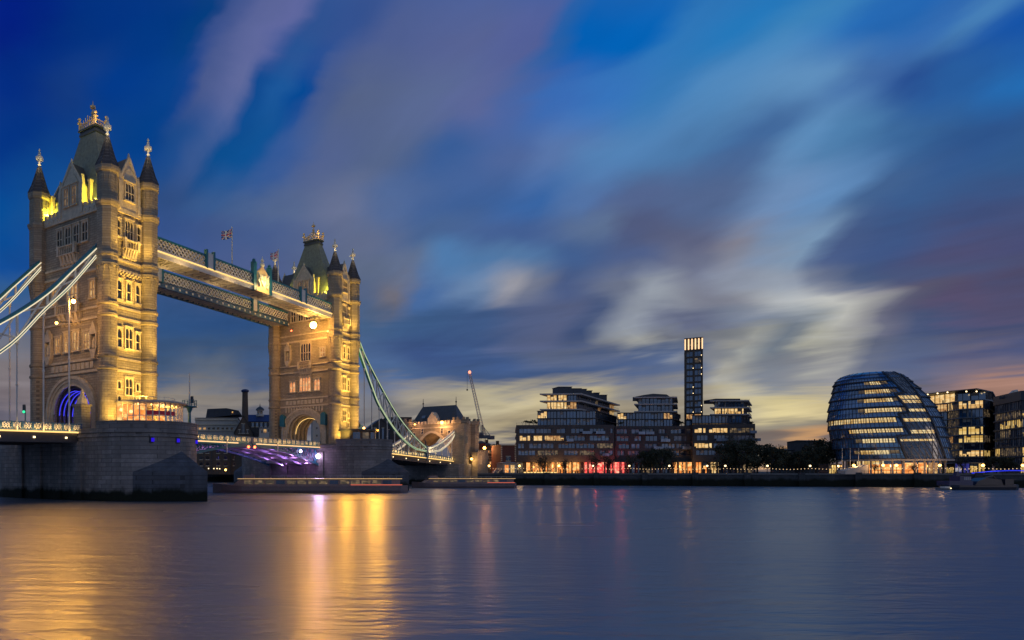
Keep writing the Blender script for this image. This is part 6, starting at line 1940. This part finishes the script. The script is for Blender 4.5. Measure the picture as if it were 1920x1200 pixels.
m = MB(); m.lathe(xc, Zc_, [(2.1, PZ(781, Zc_)), (2.1, PZ(777.5, Zc_)), (1.6, PZ(777, Zc_)), (1.6, PZ(770, Zc_)), (2.1, PZ(769.5, Zc_)), (2.1, PZ(768.8, Zc_))], 8, PI / 8); m.build('drum', 'cream', t)
m = MB(); m.lathe(xc, Zc_, [(2.2, PZ(768.8, Zc_)), (1.9, PZ(766.5, Zc_)), (1.2, PZ(764, Zc_)), (0.3, PZ(762.2, Zc_)), (0.08, PZ(757, Zc_))], 12); m.build('dome', 'lead', t)
for k in (-1, 1):
    m = MB(); m.box(xc + k * 0.75 - 0.35, xc + k * 0.75 + 0.35, Zc_ - 1.75, Zc_ - 1.4, PZ(775.5, Zc_), PZ(771, Zc_)); m.build('window', 'pane_dark', t)
gable_house('shop_house', 'small pale house with lit windows left of the far tower base', 'house', 486, 512, 308, 802, 800, 'cream', 'lead', [(497, 805, 811, 5, 'lit_warm'), (504, 805, 810, 3, 'pane_dark'), (491, 806, 812, 3, 'pane_dark')], depth=10)
# low riverside warehouse under the opening leaf
Zw = 322
t = thing('wharf_building', 'dark riverside warehouse with rows of arched windows seen under the opening leaf', 'warehouse', PX(420, Zw), Zw, QTOP)
m = MB(); m.box(PX(368, Zw), PX(520, Zw), Zw, Zw + 14, QTOP - 0.5, PZ(822, Zw)); m.build('wall', 'brick_brown', t)
for cx_ in (377, 389, 409, 423, 440, 452):
    for y0_, y1_ in ((843.5, 849.5), (855, 861.5), (866.5, 873)):
        xx = PX(cx_, Zw); m = MB(); m.prismy([(xx - 0.7, PZ(y1_, Zw)), (xx + 0.7, PZ(y1_, Zw)), (xx + 0.7, PZ(y0_ + 1.6, Zw)), (xx, PZ(y0_, Zw)), (xx - 0.7, PZ(y0_ + 1.6, Zw))], Zw - 0.06, Zw + 0.1)
        w = m.build('window', 'pane_dark', t)
        m = MB(); m.box(xx - 0.95, xx + 0.95, Zw - 0.16, Zw - 0.04, PZ(y1_, Zw) - 0.3, PZ(y1_, Zw)); m.build('sill', 'trim', w)
for cx_ in (382, 397, 432): m = MB(); m.box(PX(cx_, Zw) - 0.25, PX(cx_, Zw) + 0.25, Zw - 0.2, Zw, QTOP, PZ(822, Zw)); m.build('pilaster', 'brick_dark', t)
for i, (px_, py_, mt_, lb) in enumerate(((391, 878.5, 'lamp_soft', 'first small quay lamp from the near pier'), (401, 878.5, 'lamp_soft', 'second small quay lamp from the near pier'), (407, 878.5, 'lamp_soft', 'third small quay lamp from the near pier'), (412, 879, 'lamp_soft', 'fourth small quay lamp from the near pier'), (423, 881, 'lamp', 'orange quay lamp nearest the far pier foot'))):
    t = thing('quay_lamp', lb, 'lamp', PX(px_, 316), 316, QTOP, 'small lamps on the wharf under the bridge')
    m = MB(); m.ball((PX(px_, 316), 316, PZ(py_, 316)), 0.25 if mt_ == 'lamp_soft' else 0.5); m.build('bulb', mt_, t)
    m = MB(); m.tube((PX(px_, 316), 316.1, QTOP), (PX(px_, 316), 316.1, PZ(py_, 316)), 0.06); m.build('pole', 'dark_metal', t)
# white gabled house seen through the far arch, dark gabled roof behind the chain
gable_house('gabled_house', 'tall narrow white gabled house seen through the far tower arch', 'house', 586, 606, 300, 790, 780, 'cream', 'lead', [(594, y_, y_ + 4, 3, 'pane_dark') for y_ in (788, 801, 815)], depth=10, ridge_along='y')
gable_house('boathouse', 'dark gabled building behind the far pier and the hanging chain', 'building', 688, 742, 300, 806, 786, 'brick_dark', 'lead', [(703, 803, 826, 3.5, 'glass_teal'), (718, 803, 826, 3.5, 'glass_teal'), (728, 806, 826, 3.5, 'glass_teal')], depth=16, ridge_along='y')
gable_house('flat_block', 'dark flat roofed block left of the gatehouse roof', 'building', 728, 772, 318, 782, 781, 'brick_dark', 'lead', [(742 + 9 * k, 786, 790, 4, 'glass') for k in range(3)], depth=14)

# right of the gatehouse: street of small houses, red brick house, white kiosk
gable_house('office_building', 'grey flat block with lit top floor behind the gatehouse', 'building', 882, 896, 330, 809, 808, 'brick_dark', 'lead', [(886, 821, 824, 4, 'lit_yellow'), (892, 821, 824, 3, 'lit_yellow')], depth=14)
houses = [(884, 897, 826, 820, 'first of the terraced houses, next to the gatehouse'), (897, 910, 831, 826, 'second terraced house from the gatehouse, lit orange by the star lamp'),
          (910, 922, 835, 830, 'third terraced house from the gatehouse, under the crane'), (922, 932, 838, 834, 'fourth terraced house from the gatehouse'), (932, 942, 836, 832, 'last terraced house beside the red brick house')]
for k, (a, b, ye, yr, lb) in enumerate(houses):
    o = gable_house('terraced_house', lb, 'house', a, b, 312 + k * 3, ye, yr, 'brick_red' if k % 2 else 'brick_brown', 'slate', [(a + (b - a) * f, yw, yw + 4, 2.4, ('lit_orange', 'lit_dim', 'pane_dark')[(k + i + j) % 3]) for i, f in enumerate((.22, .5, .78)) for j, yw in enumerate((845, 856, 866))], depth=10, chim=(k % 2 == 0))
    o['group'] = 'terraced houses by the gatehouse'
t = gable_house('brick_house', 'square red brick house with white arched window beside the apartment block', 'house', 939.5, 967, 284, 833.5, 833, 'brick_red', 'lead', [(953, 856, 864, 8, 'pane_dark')], depth=12)
m = MB()
for k in range(9): zz = PZ(864 - k * 3.4, 284); m.box(PX(939.3, 284), PX(941.5, 284), 283.85, 284.2, zz, zz + 0.42)
for k in range(9): zz = PZ(864 - k * 3.4, 284); m.box(PX(965, 284), PX(967.2, 284), 283.85, 284.2, zz, zz + 0.42)
m.box(PX(939, 284), PX(967.5, 284), 283.6, 284.3, PZ(835.5, 284), PZ(833.8, 284)); m.build('quoin', 'trim', t)
t = gable_house('cafe_building', 'low cream waterfront building with bright ground floor left of the apartment block', 'building', 944, 969, 277, 868, 866.5, 'cream', 'concrete', [(950, 872, 886, 7, 'lit_orange'), (961, 872, 886, 7, 'lit_bright')], depth=8)
t = gable_house('church_block', 'dark square building behind trees left of the round civic hall', 'building', 1517, 1544, 330, 826, 824, 'brick_dark', 'lead', [(1523, 836, 841, 4, 'pane_dark'), (1533, 836, 841, 4, 'pane_dark')], depth=14)
gable_house('flat_house', 'small dark flat house among the trees in front of the sunset gap', 'building', 1473, 1490, 335, 843, 841, 'brick_dark', 'lead', [(1480, 848, 852, 4, 'pane_dark')], depth=10)
t = thing('entrance_kiosk', 'small brightly lit glass entrance box left of the round civic hall', 'kiosk', PX(1567, 238), 238, QTOP)
x0, x1 = PX(1555, 238), PX(1580, 238)
m = MB(); m.box(x0 - .3, x1 + .3, 237.6, 243, PZ(871.4, 238), PZ(870, 238)); m.build('roof', 'dark_metal', t)
m = MB(); m.box(x0, x1, 238.3, 242.5, QTOP - .2, PZ(871.5, 238)); m.build('core', 'dark_metal', t)
glaze(t, Vector((x0, 238.2)), Vector((x0 + (x1 - x0) * 0.55, 238.2)), Vector((0, -1)), QTOP + .1, PZ(871.6, 238), 'lit_yellow', 1.0)
glaze(t, Vector((x0 + (x1 - x0) * 0.6, 238.2)), Vector((x1, 238.2)), Vector((0, -1)), QTOP + .1, PZ(871.6, 238), 'glass', 1.0)


# ------------------------------------------------------------------ trees
def tree_proto(seed, h, w, leaves, leafmat, bare=False):
    rr = random.Random(seed)
    t = thing('tree', None, 'tree', 0, 0, 0)
    m = MB(); tips = []
    m.tube((0, 0, -0.3), (0.1, 0, h * 0.32), 0.32, 0.22, 7)
    for k in range(11):
        a = rr.uniform(0, 2 * PI); z0 = h * rr.uniform(0.2, 0.42); r = w * rr.uniform(0.45, 0.95); z1 = h * rr.uniform(0.5, 0.95)
        mid = (r * 0.45 * math.cos(a), r * 0.45 * math.sin(a), (z0 + z1) / 2 + 0.3); end = (r * math.cos(a) * (1.1 - 0.55 * z1 / h), r * math.sin(a) * (1.1 - 0.55 * z1 / h), z1)
        m.tube((0.05, 0, z0), mid, 0.16, 0.1, 5); m.tube(mid, end, 0.1, 0.03, 5); tips += [mid, end]
        if bare:
            for j in range(9):
                f = rr.random(); b = tuple(mid[i] + (end[i] - mid[i]) * f for i in range(3)); c = (b[0] + rr.gauss(0, .8), b[1] + rr.gauss(0, .8), b[2] + rr.uniform(.4, 1.6)); m.tube(b, c, 0.045, 0.015, 4); tips.append(c)
    m.build('trunk', 'trunk', t)
    m = MB()
    cl = []
    for k in range(26 if not bare else 14):
        z = h * rr.uniform(0.28, 0.95); q = math.sqrt(max(0.05, 1 - ((z / h - 0.55) / 0.48) ** 2)); a = rr.uniform(0, 2 * PI); r = w * q * rr.uniform(0.2, 0.95)
        cl.append((r * math.cos(a), r * math.sin(a), z, rr.uniform(0.9, 1.7) * w / 4.5))
    cl += [(p[0], p[1], p[2], 0.9) for p in tips[1::2]]
    for k in range(leaves):
        c = rr.choice(cl); d = Vector((rr.gauss(0, 1), rr.gauss(0, 1), rr.gauss(0, 0.8)))
        d = d.normalized() * c[3] * rr.uniform(0.3, 1.0) ** 0.5; p = Vector(c[:3]) + d
        s = rr.uniform(0.14, 0.30)
        u = Vector((rr.uniform(-1, 1), rr.uniform(-1, 1), rr.uniform(-1, 1))).normalized() * s; v = u.cross(Vector((rr.uniform(-1, 1), rr.uniform(-1, 1), rr.uniform(-1, 1)))).normalized() * s * 0.7
        m.add([p - u, p + v, p + u, p - v], [(0, 1, 2, 3)])
    m.build('crown', leafmat, t)
    return t


protos = [tree_proto(3, 10.0, 5.6, 5200, 'leaf'), tree_proto(5, 9.0, 5.2, 4600, 'leaf'), tree_proto(8, 7.5, 3.6, 420, 'leaf_b', True)]
TREES = [  # px, dist, kind, scale, label
    (1210, 262, 1, 0.95, 'broad dark tree in front of the middle of the apartment block'),
    (1238, 258, 0, 0.95, 'taller dark tree just right of the broad one before the apartment block'),
    (1182, 264, 2, 0.95, 'thin browning tree right of the red lit shops'),
    (1263, 262, 2, 0.8, 'thin browning tree left of the gold lit shop at centre'),
    (1138, 268, 2, 0.95, 'bare tree lit red between the red shop windows'),
    (1112, 268, 2, 0.95, 'bare tree lit red at the left of the red shop windows'),
    (1018, 268, 2, 0.9, 'bare tree standing before the left gold shops'),
    (1060, 268, 2, 0.7, 'smaller bare tree before the middle of the gold shops'),
    (1366, 256, 1, 1.05, 'dense dark tree under the lit corner rooms of the apartment block'),
    (1392, 250, 0, 1.12, 'largest dark tree at the right end of the apartment block'),
    (1420, 254, 1, 1.05, 'dark tree just right of the apartment block end'),
    (1446, 250, 0, 0.88, 'rounded dark tree left of the sunset gap'),
    (1462, 262, 1, 0.8, 'low dark tree touching the sunset gap on its left'),
    (1492, 262, 0, 0.68, 'small dark tree below the sunset gap'),
    (1506, 254, 1, 0.8, 'dark tree right of the sunset gap'),
    (1530, 256, 0, 0.92, 'dark tree before the square dark building'),
    (1549, 262, 1, 1.25, 'tall dark tree leaning on the left of the round civic hall'),
    (1805, 268, 2, 0.85, 'bare tree before the blue lit office entrance'),
    (1868, 240, 0, 0.62, 'dark leafy tree before the left corner of the rightmost office'),
    (1888, 238, 1, 0.62, 'second dark tree before the rightmost office'),
    (1640, 221, 2, 0.42, 'small pruned tree left of the civic hall entrance lamps'),
    (1715, 221, 2, 0.42, 'small pruned tree right of the civic hall entrance lamps'),
]
used = set()
for i, (px_, Z, k, s, lb) in enumerate(TREES):
    if 1350 < px_ < 1560: s *= 1.14
    loc = (PX(px_, Z), Z, QTOP)
    if k not in used:
        used.add(k); o = protos[k]; o.location = loc; o.scale = (s,) * 3; o['label'] = lb
    else:
        o = dup(protos[k], loc, i * 1.7, lb, s)
    o['group'] = 'trees along the far bank'

# ------------------------------------------------------------------ promenade lamps, light strings, poles
def quay_s(px, d):
    """distance along the quay where a line d inland is seen in photo column px"""
    k = (px - 500) / F; o = QA + QN * d
    return (k * o.y - o.x) / (QD.x - k * QD.y)


POSTS = [(917, 'gatehouse end'), (974, 'cream waterfront building'), (1048, 'gold shop windows'), (1112, 'left red shop windows'), (1180, 'browning tree'), (1255, 'broad dark tree'), (1326, 'gold lit shop at centre'), (1360, 'dense dark tree'), (1439, 'rounded dark tree'), (1519, 'square dark building'),
         (1601, 'civic hall ramp'), (1656, 'left civic hall door'), (1681, 'right civic hall door'), (1762, 'right edge of the civic hall'), (1843, 'blue lit office entrance'), (1918, 'right edge of the photo')]
bright = {917, 974, 1048, 1601, 1656, 1681, 1762, 1843, 1918}
pp = []
base_lamp = None
for px_, lb in POSTS:
    d = 3.0; p = qpt(quay_s(px_, d), d); zt = PZ(872.5 if px_ > 1590 else 873.5, p.y)
    t = thing('lamp_post', 'globe lamp post by the %s' % lb, 'lamp post', p.x, p.y, QTOP, 'globe lamps along the river walk')
    m = MB(); m.lathe(p.x, p.y, [(0.2, QTOP), (0.2, QTOP + 0.5), (0.09, QTOP + 0.7), (0.07, zt - 0.35), (0.16, zt - 0.28)], 8); m.build('pole', 'dark_metal', t)
    m = MB(); m.ball((p.x, p.y, zt), 0.42 if px_ in bright else 0.33, 0, 10); m.build('globe', 'lamp' if px_ in bright else 'lamp_soft', t, True)
    if px_ in bright: lamp('POINT', (p.x, p.y - 0.8, zt), 300 if px_ < 1800 else 200, (1.0, 0.60, 0.24), size=0.4, name='lamp_post_light')
    pp.append((Vector((p.x, p.y, zt - 0.75)), lb))
for (a, la), (b, lb) in zip(pp, pp[1:]):
    c = (a + b) / 2
    L = (b - a).length
    t = thing('light_string', 'bulb string from the %s to the %s' % (la, lb), 'string lights', a.x, a.y, a.z, 'festoon lights along the river walk')
    pts = [a + (b - a) * (k / 16) - Vector((0, 0, 0.35 * math.sin(PI * k / 16))) for k in range(17)]
    m = MB(); m.path(pts, 0.04); m.build('cable', 'dark_metal', t)
    n = max(3, int(L / 1.0)); proto = None
    for k in range(n):
        f = (k + 0.5) / n; q = a + (b - a) * f - Vector((0, 0, 0.35 * math.sin(PI * f) + 0.12))
        if proto is None:
            m = MB(); m.ball((a.x, a.y, a.z), 0.11, 0, 6); proto = m.build('bulb', 'bulb', t); o = proto
        else:
            o = proto.copy(); COL.objects.link(o); o.parent = t
        o.location = q - a
t_ = None
for px_, lb in ((1579, 'left of three slim flagpoles before the civic hall'), (1594, 'middle of three slim flagpoles before the civic hall'), (1610, 'right of three slim flagpoles before the civic hall')):
    p = qpt(quay_s(px_, 5), 5)
    t = thing('flagpole', lb, 'flagpole', p.x, p.y, QTOP, 'flagpoles before the civic hall')
    m = MB(); m.tube((p.x, p.y, QTOP), (p.x, p.y, PZ(841, p.y)), 0.11, 0.05, 6); m.ball((p.x, p.y, PZ(841, p.y)), 0.12); m.build('pole', 'white', t)
    m = MB(); m.lathe(p.x, p.y, [(0.4, QTOP), (0.4, QTOP + 0.25), (0.15, QTOP + 0.4)], 8); m.build('base', 'paving', t)
# lit terrace edge under the gold shops
p = qpt(quay_s(982, 6), 6); q = qpt(quay_s(1045, 6), 6)
t = thing('terrace_light', 'row of bright gold lights along the terrace step below the left shops', 'light strip', p.x, p.y, QTOP)
m = MB()
for k in range(10):
    a = p + (q - p) * (k / 10); b = p + (q - p) * ((k + 0.75) / 10); m.bar((a.x, a.y - 0.1, QTOP + 0.55), (b.x, b.y - 0.1, QTOP + 0.55), 0.15, 0.4)
m.build('lamp_tube', 'led_gold', t)
m = MB(); m.bar((p.x, p.y + .2, QTOP + 0.4), (q.x, q.y + .2, QTOP + 0.4), 0.4, 0.8); m.build('step', 'paving', t)
# starry street lamps by the terrace houses
for px_, py_, r, lb, pw in ((908, 840, 0.7, 'brilliant orange street lamp among the terraced houses', 5000), (935, 845, 0.42, 'smaller orange street lamp right of the brilliant one', 1500), (892, 883, 0.5, 'low warm lamp at the foot of the gatehouse by the water', 700), (926, 880, 0.3, 'small warm lamp on the quay left of the cream waterfront building', 500), (946, 876, 0.3, 'small warm lamp before the red brick house', 400)):
    Z = 300; x = PX(px_, Z); z = PZ(py_, Z)
    t = thing('street_lamp', lb, 'street lamp', x, Z, QTOP)
    m = MB(); m.tube((x, Z, QTOP), (x, Z, z + 0.5), 0.12, 0.07); m.build('pole', 'dark_metal', t)
    m = MB(); m.ball((x, Z - 0.3, z), r, 0, 10); m.build('bulb', 'lamp', t)
    lamp('POINT', (x, Z - r - 0.5, z), pw, (1.0, 0.42, 0.14), size=0.5, name='street_lamp_light')


# ------------------------------------------------------------------ parked cars on the quay by the gatehouse
def car(px, Z, label, body, facing):
    x = PX(px, Z); t = thing('parked_car', label, 'car', x, Z, QTOP, 'cars on the quay')
    L = 2.1; z = QTOP
    m = MB(); m.prismy([(x - L, z + 0.35), (x + L, z + 0.35), (x + L, z + 0.8), (x + L * 0.55, z + 0.9), (x + L * 0.2, z + 1.42), (x - L * 0.45, z + 1.45), (x - L * 0.85, z + 0.95), (x - L, z + 0.85)], Z - 0.85, Z + 0.85); m.build('body', body, t)
    m = MB(); m.prismy([(x + L * 0.46, z + 0.93), (x + L * 0.17, z + 1.36), (x - L * 0.42, z + 1.38), (x - L * 0.74, z + 0.97)], Z - 0.87, Z + 0.87); m.build('window', 'glass', t)
    for wx in (-0.62, 0.62):
        m = MB(); m.tube((x + wx * L, Z - 0.9, z + 0.33), (x + wx * L, Z + 0.9, z + 0.33), 0.33, None, 12); m.build('wheel', 'hull', t)
    m = MB(); m.ball((x + facing * L, Z - 0.5, z + 0.65), 0.1); m.build('headlight', 'lamp_soft', t)


car(934, 281, 'pale car parked on the quay nearest the gatehouse', 'white', 1)
car(943, 279, 'dark car parked on the quay beside the pale car', 'hull', -1)


# ------------------------------------------------------------------ boats
def tour_boat(px0, px1, Z, zdeck, label, windows, cabin=True):
    x0, x1 = PX(px0, Z), PX(px1, Z); L = x1 - x0; xm = (x0 + x1) / 2
    t = thing('passenger_boat', label, 'boat', xm, Z, 0, 'long low passenger boats before the far pier')
    def sec(x, f): return f
    m = MB(); n = 20; W_ = 3.0
    R_ = []
    for k in range(n + 1):
        f = k / n; e = min(1, (f / 0.14) ** 0.6 if f < 0.14 else 1, ((1 - f) / 0.05) ** 0.6 if f > 0.95 else 1); w = max(0.05, W_ * e); x = x0 + L * f; sh = 0.5 * max(0, (0.16 - f) / 0.16)
        R_.append([(x, Z - w * 0.75, -0.5), (x, Z - w, 0.6), (x, Z - w, zdeck * 0.5 + sh), (x, Z + w, zdeck * 0.5 + sh), (x, Z + w, 0.6), (x, Z + w * 0.75, -0.5)])
    m.grid(R_, closed=True); m.f.append(list(range(len(m.v) - 6, len(m.v)))); m.mi.append(0); m.f.append(list(range(6))[::-1]); m.mi.append(0); m.build('hull', 'hull', t)
    m = MB()
    for s in (-1, 1):
        pts = [(R_[k][2 if s < 0 else 3][0], R_[k][2 if s < 0 else 3][1] + s * 0.06, R_[k][2][2] - 0.12) for k in range(1, n)]
        m.path(pts, 0.18, 0.2)
    m.build('rub_rail', 'cabin', t)
    c0, c1 = x0 + L * 0.10, x1 - L * 0.05
    m = MB(); m.prismy([(c0, zdeck * 0.5), (c1, zdeck * 0.5), (c1, zdeck - 0.2), (c0 + 2.0, zdeck - 0.2)], Z - 2.4, Z + 2.4); cb = m.build('cabin', 'cabin', t)
    m = MB(); m.box(c0 + 1.4, c1 + 0.4, Z - 2.7, Z + 2.7, zdeck - 0.2, zdeck - 0.05); m.build('roof', 'hull', cb)
    nW = int((c1 - c0 - 4) / 2.6)
    for k in range(nW):
        a = c0 + 3 + k * 2.6; m = MB(); m.box(a, a + 2.1, Z - 2.43, Z - 2.38, zdeck * 0.5 + 0.35, zdeck - 0.5); m.build('window', windows if k % 5 != 3 else 'glass', cb)
    m = MB(); m.path([(c0 + 1.4, Z - 2.75, zdeck - 0.12), (c1 + 0.4, Z - 2.75, zdeck - 0.12)], 0.08, 0.12); m.build('light_strip', 'boat_line', t)
    m = MB()
    for k in range(int(L / 2.4)): m.bar((x0 + L * 0.3 + k * 1.6, Z - 2.5, zdeck - .05), (x0 + L * 0.3 + k * 1.6, Z - 2.5, zdeck + .55), .04)
    m.bar((x0 + L * 0.3, Z - 2.5, zdeck + .55), (x0 + L * 0.3 + int(L / 2.4) * 1.6, Z - 2.5, zdeck + .55), .05); m.build('deck_rail', 'white', t)
    m = MB(); m.box(x0 + L * 0.16, x0 + L * 0.16 + 2.6, Z - 1.4, Z + 1.4, zdeck - 0.1, zdeck + 0.75); m.tube((x0 + L * 0.2, Z, zdeck), (x0 + L * 0.2, Z, zdeck + 1.6), 0.06); m.build('wheelhouse', 'cabin', t)
    m = MB(); m.box(x1 - L * 0.3, x1 - L * 0.04, Z - 2.5, Z - 2.42, zdeck * 0.5 + 0.1, zdeck * 0.5 + 0.24); m.build('side_light', 'lamp_red2', t)
    return t




for o in bpy.data.objects:
    pass
tour_boat(399, 765, 167, 3.55, 'long low dark passenger boat with gold light line before the far pier', 'lit_dim')
tour_boat(772, 968, 214, 3.1, 'shorter low passenger boat before the gatehouse with gold light line', 'lit_dim')


def work_boat():
    Z = 192; x = lambda p: PX(p, Z)
    t = thing('work_boat', 'moored dark work boat with blue wheelhouse at the lower right', 'boat', x(1820), Z, 0)
    m = MB(); n = 16; R_ = []
    for k in range(n + 1):
        f = k / n; e = min(1, (f / 0.1) ** 0.6 if f < .1 else 1, ((1 - f) / 0.1) ** 0.6 if f > .9 else 1); w = max(.06, 2.6 * e); xx = x(1764) + (x(1905) - x(1764)) * f; sh = 0.5 * abs(f - .5) ** 2 * 2
        R_.append([(xx, Z - w * .8, -.5), (xx, Z - w, .8), (xx, Z - w, 1.25 + sh), (xx, Z + w, 1.25 + sh), (xx, Z + w, .8), (xx, Z + w * .8, -.5)])
    m.grid(R_, closed=True); m.build('hull_dark', 'hull_dark', t)
    m = MB(); m.box(x(1768), x(1812), Z - 1.8, Z + 1.8, 1.2, 2.5); m.box(x(1790), x(1811), Z - 1.5, Z + 1.5, 2.5, 3.9); m.prismy([(x(1790), 3.9), (x(1797), 3.9), (x(1795), 5.2), (x(1791), 5.2)], Z - .5, Z + .5); m.build('wheelhouse', 'hull_blue', t)
    for k in range(4):
        m = MB(); a = x(1797.5 + k * 3.3); m.box(a, a + 0.36, Z - 1.54, Z - 1.48, 2.8, 3.6); m.build('window', 'glass_grey', t)
    m = MB(); m.prismy([(x(1818), 1.3), (x(1870), 1.3), (x(1866), 2.9), (x(1838), 3.4), (x(1822), 2.4)], Z - 1.6, Z + 1.6); m.bar((x(1836), Z, 3.0), (x(1862), Z, 4.0), .25); m.bar((x(1862), Z, 4.0), (x(1872), Z, 2.2), .22); m.build('deck_crane', 'hull_dark', t)
    m = MB(); m.box(x(1874), x(1890), Z - 1.5, Z + 1.5, 1.3, 2.9); m.box(x(1873), x(1893), Z - 1.7, Z + 1.7, 2.9, 3.05); m.build('deckhouse', 'hull_dark', t)
    m = MB(); m.tube((x(1806), Z, 3.9), (x(1806), Z, 6.0), .07); m.tube((x(1880), Z, 3), (x(1880), Z, 5.2), .06); m.build('mast', 'dark_metal', t)
    d = thing('dinghy', 'small pale tender moored left of the dark work boat', 'boat', x(1752), Z - 2, 0)
    m = MB(); R_ = []
    for k in range(9):
        f = k / 8; e = max(.05, min(1, (f / .35) ** .7)); xx = x(1741) + (x(1765) - x(1741)) * f; R_.append([(xx, Z - 2 - .9 * e, .55), (xx, Z - 2 - .5 * e, -.2), (xx, Z - 2 + .5 * e, -.2), (xx, Z - 2 + .9 * e, .55)])
    m.grid(R_, closed=True); m.build('hull_dark', 'grey_steel', d)
    m = MB(); m.box(x(1754), x(1764), Z - 2.7, Z - 1.3, .5, 1.0); m.build('cuddy', 'white', d)
    m = MB(); m.ball((x(1763), Z - 3, .5), .14); m.build('lamp', 'lamp_soft', d)


work_boat()
p = qpt(quay_s(1815, 1.2), 1.2); q = qpt(quay_s(1935, 1.2), 1.2)
t = thing('pier_canopy', 'low canopy edged with a blue light line at the right end of the quay', 'canopy', p.x, p.y, QTOP)
m = MB(); pts = [p + (q - p) * (k / 12) for k in range(13)]
m.path([(a.x, a.y, QTOP + 0.35 + 0.85 * math.sin(PI * k / 16)) for k, a in enumerate(pts)], 2.2, 0.12); m.build('roof', 'dark_metal', t)
m = MB(); m.path([(a.x, a.y - 1.15, QTOP + 0.35 + 0.85 * math.sin(PI * k / 16)) for k, a in enumerate(pts)], 0.16, 0.26); m.build('light_strip', BLUE := glow('blue canopy light', (0.03, 0.05, 1.0), 1.3), t)
m = MB()
for a in pts[1::2]:
    m = MB(); m.tube((a.x, a.y, QTOP), (a.x, a.y, QTOP + 1.0), 0.07); m.build('post', 'dark_metal', t)
